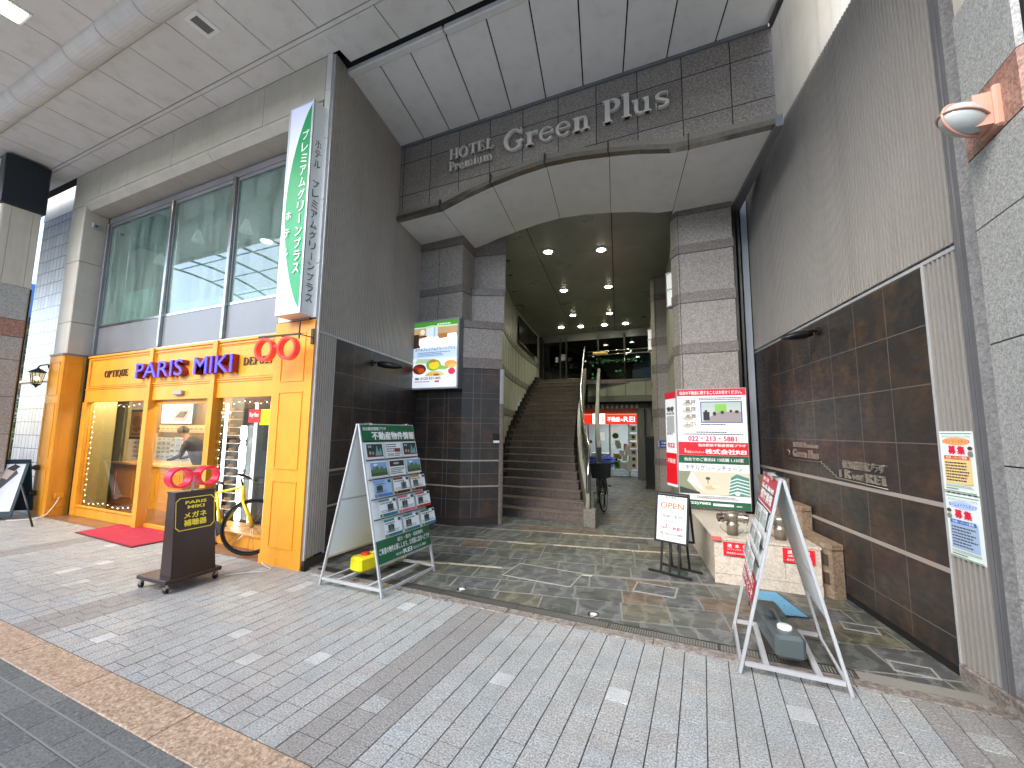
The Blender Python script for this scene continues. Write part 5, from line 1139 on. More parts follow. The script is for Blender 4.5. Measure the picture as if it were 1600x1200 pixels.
m = MB(M); GO = flat('#d9c83a', .35, .2, .1); o_ = [(-.15, .325), (.15, .325), (.185, .36), (.185, .605), (.15, .64), (-.15, .64), (-.185, .605), (-.185, .36)]; i_ = [(a*.965, .4825+(b-.4825)*.955) for a, b in o_]
art = [('p', [o_[k], o_[(k+1) % 8], i_[(k+1) % 8], i_[k]], GO) for k in range(8)]
art += [('t', 'PARIS', -.10, .575, .10, .605, GO, .03), ('t', 'MIKI', -.08, .53, .08, .56, GO, .03), ('t', 'メガネ', -.11, .44, .10, .495, GO, .04), ('t', '補聴器', -.11, .365, .10, .425, GO, .04)]
m.art(art, M=T); m.build('lettering', r)
for sx_ in (-1, 1):
    for sy_ in (-1, 1):
        m = MB(M); cx, cy = sx_*.225, sy_*.195-.01; m.cyl((cx, cy, .085), (cx, cy, .06), .014, n=8, m=M_STEEL); m.box(cx-.016, cx+.016, cy-.01, cy+.03, .03, .065, M_STEEL, b=.003); m.cyl((cx-.012, cy+.012, .029), (cx+.012, cy+.012, .029), .029, n=16, m=M_RUBBER); m.build('caster', r)
T = M @ Matrix.Translation((0, -.07, 1.05)); sp = specs(r, T, .108, .03, .10, .05, flat('#e8203f', .25, 0, .15))
MB(M).cyl((0, -.07, .91), (0, -.07, 1.07), .012, n=8, m=flat('#cfd3d6', .3)).build('post', r)
# red carpet
t = NT('red_carpet'); n_ = t.noise(300, 3, .7); n2 = t.noise(4, 5, .7, t.map((1, 3, 1))); c = t.mix('#b3203a', '#8e152b', mrange(t, n_, .3, .7, 0, 1)); c = t.mix(c, '#d67a8a', mrange(t, n2, .58, .8, 0, .55)); t.col(c); t.rough(.95); t.bump(n_, .6, .003)
r = thing('door_mat', 'red carpet mat on the pavement before the optician door', 'carpet', (-7.65, 3.4, 0)); m = MB(); m.prism([(-8.36, 3.16), (-6.75, 3.10), (-6.7, 3.9), (-8.45, 3.9)], .009, .016, t.m); m.build('pile', r)
m = MB(); m.prism([(-8.39, 3.135), (-6.72, 3.075), (-6.67, 3.93), (-8.48, 3.93)], .0035, .0105, flat('#5e1420', .9)); m.build('rubber_edge', r)
# lantern on left pilaster
r = thing('wall_lantern', 'lit black carriage lantern on the far left orange pilaster', 'wall lantern', (-10.76, 3.42, 2.3)); m = MB()
M = Matrix(); lx, ly, lz = -11.0, 3.34, 2.42
m = MB(); m.cyl((-10.76, 3.45, 2.62), (-10.80, 3.44, 2.62), .055, n=14, m=M_BLACK); m.tube([(-10.79, 3.44, 2.62), (-10.88, 3.42, 2.66), (-10.97, 3.36, 2.64), (lx, ly, 2.61)], .012, 8, M_BLACK); m.build('arm', r)
T = Matrix.Translation((lx, ly, 0)); m = MB(T); m.lathe([(.0, 2.62), (.015, 2.60), (.02, 2.585), (.11, 2.53), (.125, 2.52), (.12, 2.51)], 6, M_BLACK, smooth=False); m.lathe([(.06, 2.30), (.065, 2.29), (.03, 2.265), (.012, 2.24), (0, 2.225)][::-1], 6, M_BLACK, smooth=False)
for k in range(6): a = 2*math.pi*k/6; m.tube([(.10*math.cos(a), .10*math.sin(a), 2.515), (.062*math.cos(a), .062*math.sin(a), 2.30)], .006, 4, M_BLACK)
m.build('cage', r); MB(T).lathe([(.055, 2.30), (.095, 2.51)], 6, glassmat('lantern_glass', '#efe2c8'), smooth=False).build('glass', r); MB(T).ball((0, 0, 2.40), .035, flat('#ffdca0', .4, 0, 14), 10).build('bulb', r)
# socket + white cable on the left pilaster, security box stub
r = thing('power_socket', 'yellow outdoor socket box low on the left orange pilaster', 'socket', (-10.24, 3.6, .36)); m = MB(); m.box(-10.25, -10.20, 3.50, 3.62, .30, .38, M_ORANGE, b=.006); m.build('cover', r)
r = thing('power_cable', 'white cable running from the socket to the blackboard sign', 'cable', (-10.2, 3.5, 0)); MB().tube([(-10.2, 3.56, .32), (-10.16, 3.5, .2), (-10.12, 3.40, .06), (-10.1, 3.25, .012), (-10.2, 3.12, .012), (-10.35, 3.02, .012)], .007, 6, flat('#dedcd6', .5)).build('cable', r)
r = thing('floor_cable', 'thin white cable looped on the paving by the yellow bicycle', 'cable', (-4.7, 3.2, 0)); MB().tube([(-4.62, 2.95, .01), (-4.5, 3.12, .01), (-4.36, 3.2, .01), (-4.38, 3.3, .012), (-4.6, 3.36, .014), (-4.74, 3.44, .02), (-4.78, 3.56, .35)], .004, 6, flat('#dedcd6', .5)).build('cable', r)
r = thing('pipe_inlets', 'old metal valve stubs on the outer side of the left orange pilaster', 'valve', (-10.6, 3.39, .7)); m = MB()
for z in (.82, .38): m.cyl((-10.62, 3.40, z), (-10.62, 3.34, z), .045, .05, 12, M_DARKSTEEL); m.cyl((-10.62, 3.34, z), (-10.62, 3.31, z), .03, .03, 10, M_DARKSTEEL)
m.build('stub', r)
# ================================================================== ARCADE PILLARS, NEIGHBOURS
def arcade_pillar(name, lab, x0, x1, y0, y1, black):
    r = thing(name, lab, 'pillar', ((x0+x1)/2, (y0+y1)/2, 0)); ch = .06
    def P(d=0): return [(x0-d+ch, y0-d), (x1+d-ch, y0-d), (x1+d, y0-d+ch), (x1+d, y1+d-ch), (x1+d-ch, y1+d), (x0-d+ch, y1+d), (x0-d, y1+d-ch), (x0-d, y0-d+ch)]
    m = MB()
    for a, b in ((.12, .75), (.75, 1.40), (1.40, 2.03), (2.03, 2.66), (2.66, 3.058)): m.prism(P(), a+.004, b-.004, M_PILGR)
    m.prism(P(), 3.362, 3.935, M_PILGR); m.prism(P(.02), 0, .12, M_KERB); m.build('granite_facing', r)
    MB().prism(P(.002), 3.062, 3.354, M_REDGR).build('red_band', r)
    MB().prism([(x0+.02, y0+.02), (x1-.02, y0+.02), (x1-.02, y1-.02), (x0+.02, y1-.02)], 0, 3.93, M_DARKGAP).build('core', r)
    m = MB(); top = 5.32 if black else 6.2; xs = [x0+.05, (x0+x1)/2, x1-.05]
    m.box(x0+.03, x1-.03, y0+.03, y1-.03, 3.94, top, M_BEIGE)
    m.box(x0+.05, (x0+x1)/2-.004, y0+.02, y0+.031, 3.95, top, M_BEIGE); m.box((x0+x1)/2+.004, x1-.05, y0+.02, y0+.031, 3.95, top, M_BEIGE)
    for a, b in ((y0+.04, y0+.13), (y0+.136, y1-.13), (y1-.124, y1-.04)): m.box(x1-.031, x1-.02, a, b, 3.95, top, M_BEIGE); m.box(x0+.02, x0+.031, a, b, 3.95, top, M_BEIGE)
    m.build('panel_facing', r)
    if black:
        m = MB(); m.box(x0-.02, x1+.0, y0-.02, y1+.02, 5.33, 6.22, flat('#14202a', .3), b=.015); m.build('black_casing', r)
        m = MB(); m.box(x1-.28, x1-.20, y0-.026, y0-.018, 6.0, 6.15, M_WHITE); m.build('plate', r)
    return r
arcade_pillar('arcade_pillar', 'far left arcade pillar with granite base and black casing on top', -11.7, -10.72, 2.55, 3.07, True)
arcade_pillar('arcade_pillar', 'large speckled granite arcade pillar at the right edge carrying a lamp', 1.40, 2.4, 2.52, 3.08, False)
def pillar_lamp(lab, x, y, z, s):
    r = thing('pillar_lamp', lab, 'wall lamp', (x, y, z), 0, 'lamps on the arcade pillars'); COP = panelmat('salmon_metal', '#c99a84', '#b98872', .35, .1)
    T = Mx((x, y, z)); m = MB(T); m.box(-.03*1, .012, -.075, .075, -.12, .10, COP, b=.01); m.prism([(-.10, -.06), (-.02, -.06), (-.02, .06), (-.10, .03)], -.10, .07, COP); m.build('bracket', r)
    U = T @ Matrix.Translation((-.17, -.05, -.02)) @ Matrix.Rotation(R(28), 4, 'Z') @ Matrix.Rotation(R(12), 4, 'Y')
    U = U @ Matrix.Translation((.05, 0, 0)) @ Matrix.Scale(.72, 4)
    MB(U).ball((0, 0, 0), .155, flat('#a9aeab', .25), 24, (1.0, .66, .72)).build('lamp_shade', r)
    m = MB(U)
    m.tube([(.160*math.cos(R(a)), 0, .118*math.sin(R(a))) for a in range(0, 360, 12)], .009, 6, COP, closed=True)
    m.tube([(.162*math.cos(R(a)), .108*math.sin(R(a)), 0) for a in range(0, 360, 12)], .008, 6, COP, closed=True); m.build('cage', r)
pillar_lamp('salmon ribbed bulkhead lamp on the big right granite pillar', 1.40, 2.78, 3.19, 1)
pillar_lamp('small bulkhead lamp on the far left arcade pillar', -11.25, 2.55, 3.2, 1)
r = thing('corner_wall', 'smooth grey stone corner behind the right arcade pillar', 'wall', (1.7, 3.6, 0))
m = MB(); m.prism([(1.545, 3.52), (1.60, 3.40), (2.6, 3.40), (2.6, 3.9), (1.65, 3.9)], 0.0, 6.25, speckle('corner_stone', '#8b8987', '#6f6d6c', '#a5a3a0', 160)); m.build('stone', r)
m = MB(); m.prism([(1.532, 3.50), (1.55, 3.49), (1.58, 3.53), (1.56, 3.54)], .1, 6.25, M_DARKSTEEL); m.build('joint', r)
# white tiled building on the left
t = NT('white_tile'); gc, gf = bricks(t, '#999ea4', '#8b9197', '#3a3c3e', .165, .27, .008, 'xz'); t.col(gc); t.rough(.25)
r = thing('tiled_building', 'white tiled neighbouring building left of the orange shop', 'building', (-12, 4, 0)); m = MB(); m.box(-13.4, -10.78, 3.85, 4.2, 0, 6.1, t.m); m.build('tiled_wall', r)
MB().box(-13.4, -10.7, 3.84, 4.6, 6.1, 7, M_BEIGE).build('eaves', r)
t2 = NT('white_tile_side'); gc, gf = bricks(t2, '#dfe2e6', '#d0d4da', '#55585c', .165, .27, .005, 'yz'); t2.col(gc); t2.rough(.25)
MB().box(-13.39, -10.8, 4.2, 4.5, 2.7, 6.1, t2.m).build('side_wall', r)
r = thing('blue_sheeted_building', 'distant building wrapped in blue sheeting down the side street', 'building', (-24, 9, 0)); m = MB(); m.box(-26, -23, 3, 16, 5.6, 6.9, flat('#5b8fd0', .7)); m.build('blue_sheet', r)
m = MB(); m.box(-26, -23.1, 3, 16, 0, 5.6, flat('#3a3d3c', .8)); m.box(-23.1, -23, 4, 15, 2.9, 3.3, flat('#b8b8b8', .6)); m.box(-23.1, -23.0, 5, 7, 1.6, 2.7, flat('#cfd3d6', .4)); m.build('wall', r)
def tree(name, lab, loc, h, rad, n=900, group=None):
    r = thing(name, lab, 'shrub', loc, 0, group); M = WM[r.name]; q = random.Random(int(loc[1]*100)); m = MB(M); m.cyl((0, 0, 0), (0, 0, h*.5), .05, .03, 8, flat('#4a3a2a', .9)); m.build('stem', r)
    m = MB(M); gs = [flat(c, .7) for c in ('#3d5a2a', '#55743a', '#2b4220', '#6b8a48')]
    for i in range(n):
        a, b = q.uniform(0, 6.28), math.acos(q.uniform(-1, 1)); rr_ = rad*q.random()**.4; x, y, z = rr_*math.sin(b)*math.cos(a), rr_*math.sin(b)*math.sin(a), h*.6+h*.42*rr_/rad*math.cos(b)
        s = q.uniform(.03, .07); u = Vector((q.uniform(-1, 1), q.uniform(-1, 1), q.uniform(-1, 1))).normalized()*s; v = u.orthogonal().normalized()*s*.6; c = Vector((x, y, z))
        m.add([c-u, c-v, c+u, c+v], [(0, 1, 2, 3)], q.choice(gs))
    m.build('foliage', r)
tree('leafy_shrub', 'leafy green shrub beside the white tiled building', (-15.0, 4.4, 0), 1.7, .6)
tree('leafy_shrub', 'taller green shrub further down the side street', (-18.5, 5.2, 0), 4.6, 1.0, 1500)
r = thing('shop_flag', 'small red signboard behind the far left blackboard', 'signboard', (-13.3, 3.6, 0)); m = MB(); m.box(-13.5, -13.1, 3.58, 3.62, .72, .98, flat('#c8342c', .5)); m.build('board', r); MB().box(-13.45, -13.40, 3.6, 3.63, 0, .72, M_BLACK).build('leg', r)
# far left blackboard easel
r = thing('easel_board', 'dark teal folding board with grey fashion poster at the left edge', 'sign board', (-10.55, 2.93, 0), R(42)); M = WM[r.name]
TE = flat('#1b3440', .45); T = M @ Matrix.Rotation(-R(16), 4, 'X')
m = MB(T); m.box(-.42, .22, -.02, .0, .04, .95, TE, b=.004); m.build('front_panel', r)
m = MB(T); art = [('r', -.39, .14, .18, .92, flat('#dfe3e4', .5)), ('p', [(-.3, .5), (-.1, .82), (.05, .88), (.12, .76), (-.05, .5), (-.2, .42)], flat('#4b4a4f', .6)), ('p', [(-.15, .72), (.0, .9), (.1, .86), (.0, .66)], flat('#c9b5a6', .6)), ('p', [(-.05, .84), (.04, .92), (.12, .88), (.06, .80)], flat('#2a2422', .6)), ('p', [(-.36, .42), (-.2, .44), (-.1, .3), (-.3, .25)], flat('#7d8084', .6)), ('t', '3F', -.3, .17, -.18, .25, flat('#2f5e70', .5), .02)]
m.art(art, y=-.021); m.build('poster', r)
m = MB(M @ Matrix.Rotation(R(12), 4, 'X')); m.box(-.40, .24, .42, .44, .0, .90, TE, b=.004); m.build('rear_panel', r)
m = MB(); m.tube([(-9.92, 3.0, .62), (-9.45, 3.04, .0)], .014, 6, M_BLACK); m.build('leg', r)
# ================================================================== A-FRAME SIGNS
def aframe(name, lab, loc, rz, w_, h, half, hdr, art_items, zb, cat='A-frame sign'):
    r = thing(name, lab, cat, loc, rz); M = WM[r.name]; a = math.atan2(half, h); L = math.hypot(h, half); x0, x1 = -w_/2, w_/2; t_ = .028
    for sgn, nm in ((-1, 'front'), (1, 'rear')):
        T = M @ (Matrix.Translation((0, sgn*half, 0)) @ Matrix.Rotation(sgn*a, 4, 'X')); yo = -.02 if sgn < 0 else 0.0
        m = MB(T)
        for x in (x0, x1-t_): m.box(x, x+t_, yo, yo+.02, 0, L, M_ALU, b=.003)
        m.box(x0+t_, x1-t_, yo, yo+.02, L-.02, L, M_ALU); m.box(x0+t_, x1-t_, yo+.002, yo+.018, .03, .055, M_ALU); m.box(x0+t_, x1-t_, yo+.002, yo+.018, zb-.02, zb, M_ALU)
        if sgn > 0: m.box(x0+t_, x1-t_, yo+.003, yo+.017, L*.52, L*.52+.02, M_ALU)
        m.build('leg_frame', r)
        m = MB(T); m.box(x0+t_, x1-t_, yo+.004, yo+.014, zb, L-.02, flat('#dfe3e2', .5)); m.build('panel', r)
        if sgn < 0:
            m = MB(T); m.art(art_items(x0+.012, x1-.012, zb, L-.01), y=yo-.0005); m.build('artwork', r)
            m = MB(T)
            for k in range(1, 6): 
                z = zb+(L-zb)*(.155+ .142*(k-0) -.0); m.box(x0+t_, x1-t_, yo-.012, yo, z-.004, z+.004, M_DARKSTEEL)
            m.build('leaflet_rail', r)
    for x in (x0+.004, x1-.024): MB(M).box(x, x+.02, -half+.02, half-.02, .055, .08, M_ALU).build('side_brace', r)
    for y in (-half*.55, half*.45): MB(M).box(x0+.02, x1-.02, y, y+.035, .045, .075, M_ALU, b=.003).build('cross_brace', r)
    for x in (x0+.12, x1-.16): MB(M).box(x, x+.05, -.04, .04, h-.012, h+.016, M_STEEL, b=.004).build('hinge', r)
    return r
GR = flat('#15603c', .45); SK_ = flat('#c9d2e0', .5)
def cards(x0, x1, z0, z1, seed, red=False):
    q = random.Random(seed); out = []; rows = 5 if not red else 3; cols = 3 if not red else 2; ch = (z1-z0)/rows; cw_ = (x1-x0)/cols
    W2 = flat('#e9ebea', .45)
    for r_ in range(rows):
        for c in range(cols):
            a, b = x0+c*cw_+.012, x0+(c+1)*cw_-.012; lo, hi = z1-(r_+1)*ch+.018, z1-r_*ch-.012; w_, h = b-a, hi-lo
            out.append(('r', a, lo, b, hi, W2))
            if red: out += [('r', a+.06*w_, lo+.1*h, a+.45*w_, lo+.8*h, flat(q.choice(['#7d8a84', '#9aa39a', '#6a6f74']), .5)), ('r', a+.52*w_, lo+.1*h, a+.94*w_, lo+.55*h, flat(q.choice(['#a5aea8', '#8c8f8a']), .5)), ('lines', a+.52*w_, lo+.6*h, b-.01, hi-.02, 3, flat('#5a5a5a', .6)), ('r', a+.1*w_, hi-.1*h, a+.5*w_, hi-.05*h, flat('#c46b6b', .5))]; continue
            if r_ == 0 and c != 1: out += [('r', a+.04*w_, lo+.12*h, b-.04*w_, hi-.06*h, flat('#203a38', .5)), ('p', [(a+.5*w_, lo+.2*h), (a+.62*w_, lo+.85*h), (a+.72*w_, lo+.4*h), (a+.85*w_, lo+.7*h), (a+.9*w_, lo+.2*h)], flat('#6f9a98', .5)), ('r', a+.04*w_, lo+.12*h, b-.04*w_, lo+.2*h, flat('#7a3a2c', .5)), ('e', a+.2*w_, lo+.38*h, .06*w_, .12*h, flat('#b89a86', .5)), ('e', a+.36*w_, lo+.36*h, .05*w_, .1*h, flat('#b89a86', .5)), ('t', '新築', a+.1*w_, hi-.3*h, a+.3*w_, hi-.16*h, W2)]
            elif r_ == 1 and c != 1: out += [('r', a+.03*w_, lo+.1*h, b-.03*w_, hi-.06*h, flat('#7fa0c6', .5)), ('r', a+.03*w_, lo+.1*h, b-.03*w_, lo+.5*h, flat('#3f5a34', .5)), ('p', [(a+.1*w_, lo+.4*h), (a+.16*w_, lo+.75*h), (a+.22*w_, lo+.5*h), (a+.4*w_, lo+.85*h), (a+.5*w_, lo+.5*h), (a+.66*w_, lo+.72*h), (a+.8*w_, lo+.45*h), (a+.9*w_, lo+.6*h), (a+.95*w_, lo+.3*h), (a+.1*w_, lo+.3*h)], flat('#55714a', .5)), ('r', a+.03*w_, lo+.1*h, b-.03*w_, lo+.2*h, flat('#4c5a3a', .5)), ('e', a+.3*w_, hi-.22*h, .12*w_, .07*h, flat('#dfe6ee', .5))]
            elif r_ < 2:
                if r_ == 1: out += [('r', a+.04*w_, lo+.58*h, b-.04*w_, hi-.05*h, flat('#2c2a28', .5)), ('e', a+.45*w_, hi-.22*h, .2*w_, .08*h, flat('#a9a49a', .5)), ('lines', a+.05*w_, lo+.08*h, b-.05*w_, lo+.52*h, 4, flat('#4a5a50', .6))]
                else: out += [('lines', a+.05*w_, lo+.35*h, b-.05*w_, hi-.06*h, 4, flat('#4a4a4a', .6)), ('r', a+.55*w_, lo+.35*h, b-.06*w_, lo+.6*h, flat('#7a3a34', .5)), ('r', a+.08*w_, lo+.1*h, a+.5*w_, lo+.3*h, flat('#b7b0a4', .5)), ('lines', a+.55*w_, lo+.06*h, b-.05*w_, lo+.3*h, 2, flat('#555555', .6))]
            else:
                foot = [['#3f78b8', '#4a1a16', '#5a1816'], ['#1d6f7d', '#c9647c', '#a3242c'], ['#1f7282', '#1f7282', '#1f7282']][r_-2][c]; top = [['#7fa6d6', '#8c2a1e', '#c08a2c'], ['#5f7f86', '#c96a78', '#b8404a'], ['#2f7d70', '#2f7d70', '#2f7d70']][r_-2][c]
                if r_ == 2 and c == 0: out.append(('r', a, lo, b, hi, flat('#9fbde0', .5)))
                out += [('r', a, lo, b, lo+.17*h, flat(foot, .45)), ('r', a, hi-.12*h, a+.6*w_, hi, flat(top, .45)), ('r', b-.2*w_, hi-.2*h, b-.03*w_, hi-.03*h, flat('#3a4a4a', .5))]
                bx_ = a+q.choice([.12, .45, .2])*w_; out += [('r', bx_, lo+.25*h, bx_+.34*w_, lo+.68*h, flat(q.choice(['#4a4744', '#6f706c', '#38423c', '#80766a']), .5)), ('p', [(bx_+.04*w_, lo+.25*h), (bx_+.17*w_, lo+.8*h), (bx_+.3*w_, lo+.25*h)], flat(q.choice(['#2f3a3e', '#54605e', '#8a8478']), .5)),
                        ('lines', a+.04*w_, lo+.22*h, b-.04*w_, lo+.4*h, 2, flat('#8c9a98', .6)), ('lines', a+.05*w_, hi-.3*h, b-.25*w_, hi-.14*h, 1, flat('#7a8a8a', .6)), ('t', str(q.choice([7, 12, 6, 9, 4, 11])), a+.04*w_, lo+.03*h, a+.15*w_, lo+.14*h, flat('#e8c23a', .5), .02)]
    return out
def art_green(x0, x1, zb, L):
    W2 = M_WHITE; H = L-zb; zh = L-H*.135; zf = zb+H*.155; w_ = x1-x0
    return [('r', x0, zb, x1, L, flat('#d9dddb', .5)), ('r', x0, zh, x1, L, GR), ('t', '仙台駅前情報プラザ', x0+.03*w_, zh+H*.09, x0+.44*w_, zh+H*.118, W2, .02), ('t', '不動産物件情報', x0+.17*w_, zh+H*.018, x1-.01, zh+H*.08, W2, .045),
            ('r', x0, zb, x1, zf, GR), ('t', '紹介・案内・相談無料', x0+.36*w_, zf-H*.045, x1-.14*w_, zf-H*.015, W2, .02), ('t', 'ご希望の物件お探しします。お気軽に店内へどうぞ', x0+.03*w_, zf-H*.098, x1-.02*w_, zf-H*.056, W2, .03),
            ('t', '株式会社', x0+.3*w_, zb+H*.016, x0+.42*w_, zb+H*.034, W2, .01), ('t', 'REI', x0+.43*w_, zb+H*.012, x0+.6*w_, zb+H*.044, W2, .03), ('t', '022-213-5881', x0+.62*w_, zb+H*.016, x0+.88*w_, zb+H*.036, W2, .01)]+cards(x0+.01, x1-.01, zf, zh, 4)
def art_red(x0, x1, zb, L):
    RE = flat('#b3283a', .45); H = L-zb; w_ = x1-x0
    return [('r', x0, zb, x1, L, flat('#d9dddb', .5)), ('r', x0, L-H*.25, x1, L, RE), ('t', '賃貸', x0+.05*w_, L-H*.06, x0+.5*w_, L-H*.025, M_WHITE, .02), ('t', '物件情報', x0+.1*w_, L-H*.22, x1-.06*w_, L-H*.08, M_WHITE, .05),
            ('r', x0, zb, x1, zb+H*.19, RE), ('t', 'お気軽に', x0+.06*w_, zb+H*.105, x1-.1*w_, zb+H*.17, M_WHITE, .04), ('t', '店内へどうぞ', x0+.06*w_, zb+H*.025, x1-.06*w_, zb+H*.09, M_WHITE, .04)]+cards(x0+.01, x1-.01, zb+H*.19, L-H*.25, 8, True)
aframe('a_frame_sign', 'tall green and white A-frame board with rows of property leaflets', (-3.14, 3.63, 0), R(90), .86, 1.60, .385, GR, art_green, .29)
aframe('a_frame_sign', 'silver A-frame board with red header seen almost edge on at right', (.463, 3.62, 0), R(-90), .70, 1.245, .285, None, art_red, .44)
def tank(name, lab, x, y, rz, col, cap, z=.078):
    r = thing(name, lab, 'water weight', (x, y, z), rz); M = WM[r.name]; m = MB(M); b = .022
    m.box(-.33, -.05, -.09, .09, 0, .15, col, b=b); m.box(.05, .33, -.09, .09, 0, .15, col, b=b); m.box(-.09, .09, -.088, -.03, .0, .13, col, b=.015); m.box(-.09, .09, .03, .088, .0, .13, col, b=.015); m.box(-.07, .07, -.035, .035, .0, .05, col, b=.01); m.build('body', r)
    m = MB(M); m.tube([(-.12, 0, .14), (-.06, 0, .165), (.06, 0, .165), (.12, 0, .14)], .016, 8, col); m.build('grip', r); MB(M).lathe([(.045, .14), (.045, .168), (.038, .172)], 18, cap, M=Matrix.Translation((-.2, 0, 0))).build('cap', r)
tank('water_weight', 'yellow plastic water weight with red cap under the green A-frame', -3.28, 3.78, R(82), flat('#f2e01c', .35), flat('#e03a1c', .4))
tank('water_weight', 'dark grey plastic water weight with white cap under the right A-frame', .44, 3.74, R(97), flat('#4d5656', .38), flat('#f0f2f2', .3))
# ================================================================== OPEN SIGN
r = thing('open_sign', 'black framed easel sign reading OPEN on the slate floor', 'easel sign', (-.34, 5.20, 0), R(-20)); M = WM[r.name]
T = M @ Matrix.Translation((0, -.11, 0)) @ Matrix.Rotation(-R(9), 4, 'X'); m = MB(T)
for q_ in ((-.19, .19, .33, .35), (-.19, .19, .86, .88), (-.19, -.17, .35, .86), (.17, .19, .35, .86)): m.box(q_[0], q_[1], -.025, 0, q_[2], q_[3], M_BLACK)
m.build('frame', r); m = MB(T)
OR = flat('#e0703a', .5); DG = flat('#6b7572', .5); RE = flat('#d8343c', .5)
m.box(-.17, .17, -.012, -.002, .35, .86, flat('#eef2f2', .35))
m.art([('t', '仙台駅前情報プラザ', -.14, .80, .14, .838, DG, .01), ('t', 'OPEN', -.135, .70, .135, .765, OR, .02), ('t', '営業時間', -.05, .655, .05, .672, DG), ('t', '10:00~18:30', -.115, .60, .115, .635, DG, .015), ('t', '定休日 水曜日・祝日', -.11, .555, .11, .575, DG),
       ('r', -.06, .50, -.05, .535, RE), ('t', '不動産の', -.13, .478, -.02, .50, RE, .01), ('t', 'REI', .02, .475, .12, .505, RE, .01), ('t', 'TEL 022-213-5881', -.135, .415, .135, .442, DG, .015)], y=-.0125); m.build('face', r)
m = MB(T)
for x in (-.10, 0, .10): m.box(x-.011, x+.011, -.02, -.005, .0, .33, M_BLACK)
m.build('front_leg', r); m = MB(M); m.box(-.24, .24, -.14, -.11, 0, .022, M_BLACK); m.build('front_foot', r)
T2 = M @ Matrix.Translation((0, .17, 0)) @ Matrix.Rotation(R(11), 4, 'X'); m = MB(T2)
for q_ in ((-.19, .19, .33, .35), (-.19, .19, .84, .86), (-.19, -.17, .35, .84), (.17, .19, .35, .84)): m.box(q_[0], q_[1], 0, .02, q_[2], q_[3], M_BLACK)
m.box(-.17, .17, .006, .012, .35, .84, flat('#d9dede', .4)); m.build('rear_frame', r); m = MB(T2)
for x in (-.10, 0, .10): m.box(x-.011, x+.011, .002, .016, .0, .33, M_BLACK)
m.build('rear_leg', r); m = MB(M); m.box(-.24, .24, .155, .185, 0, .022, M_BLACK); m.build('rear_foot', r)
# ================================================================== ESTATE AGENT BOARD + FIRE INLETS
M_CST = speckle('cream_granite', '#cbbfae', '#b0a392', '#ded4c6', 150, .3, stain=.15)
r = thing('stone_plinth', 'cream granite plinth carrying the two fire hose inlets', 'plinth', (.54, 5.8, 0)); m = MB()
for a, b in ((.07, .70), (.703, 1.0)): m.prism([(a, 5.07), (b, 5.07+.0), (b, 5.14), (a, 5.14)], .10, .44, M_CST)
m.prism([(.066, 5.066), (1.004, 5.066), (1.004, 5.14), (.066, 5.14)], 0, .097, M_CST)
m.prism([(.07, 5.14), (.996, 5.14), (.72, 6.69), (-.20, 6.69)], .0, .44, M_CST)
m.prism([(.062, 5.06), (1.008, 5.06), (.73, 6.69), (-.21, 6.69)], .44, .462, M_CST); m.build('granite_block', r)
def inlet(lab, x, y, z):
    r = thing('fire_hose_inlet', lab, 'fire inlet', (x, y, z), R(8), 'fire hose inlets on the plinth'); M = WM[r.name]; BR = panelmat('old_bronze', '#a39a8c', '#857c6f', .32, .3, 12, .6, '#5a5248')
    MB(M).lathe([(.055, 0), (.055, .09), (.06, .095), (.06, .12), (.05, .125), (.052, .16), (.075, .19), (.07, .225), (.03, .245), (0, .247)], 20, BR).build('body', r)
    for s in (-1, 1):
        m = MB(M); m.cyl((0, 0, .19), (s*.105, -.035, .185), .04, .042, 16, BR); m.cyl((s*.10, -.034, .185), (s*.112, -.038, .185), .052, .052, 16, BR); m.cyl((s*.112, -.038, .185), (s*.145, -.049, .184), .046, .044, 16, M_STEEL); m.cyl((s*.145, -.049, .184), (s*.150, -.051, .184), .03, .03, 12, BR); m.build('hose_socket', r)
        m = MB(M); m.tube([(s*.14, -.05, .15), (s*.13, -.06, .09), (s*.10, -.06, .05), (s*.055, -.05, .03)], .0035, 5, M_STEEL); m.build('chain', r)
inlet('bronze two way fire inlet at the left of the plinth', .26, 5.25, .462)
inlet('bronze two way fire inlet at the right of the plinth behind the A-frame', .70, 5.25, .462)
RP = flat('#d8232f', .4)
for x0, sub, lb in ((.155, '(スプリンクラー専用)', 'red fire inlet plate under the left inlet'), (.685, '(連結送水管)', 'red fire inlet plate under the right inlet')):
    r = thing('fire_inlet_plate', lb, 'plate', (x0+.13, 5.065, .36), 0, 'red plates on the plinth'); m = MB(); m.box(x0, x0+.265, 5.052, 5.062, .29, .425, RP); m.build('plate', r)
    m = MB(); m.art([('t', '送', x0+.04, .375, x0+.08, .41, M_WHITE, .03), ('t', '水', x0+.11, .375, x0+.15, .41, M_WHITE, .03), ('t', '口', x0+.185, .378, x0+.22, .408, M_WHITE, .03), ('t', sub, x0+.04, .345, x0+.23, .365, M_WHITE, .01), ('t', '採水圧力 0.5 MPa 以下', x0+.03, .31, x0+.24, .33, M_WHITE, .01)], y=5.0515); m.build('lettering', r)
r = thing('red_marker', 'small pale red block on the front left corner of the plinth', 'marker', (.09, 5.08, .45)); MB().box(.045, .14, 5.035, 5.08, .43, .468, flat('#e0645a', .5), b=.005).build('block', r)
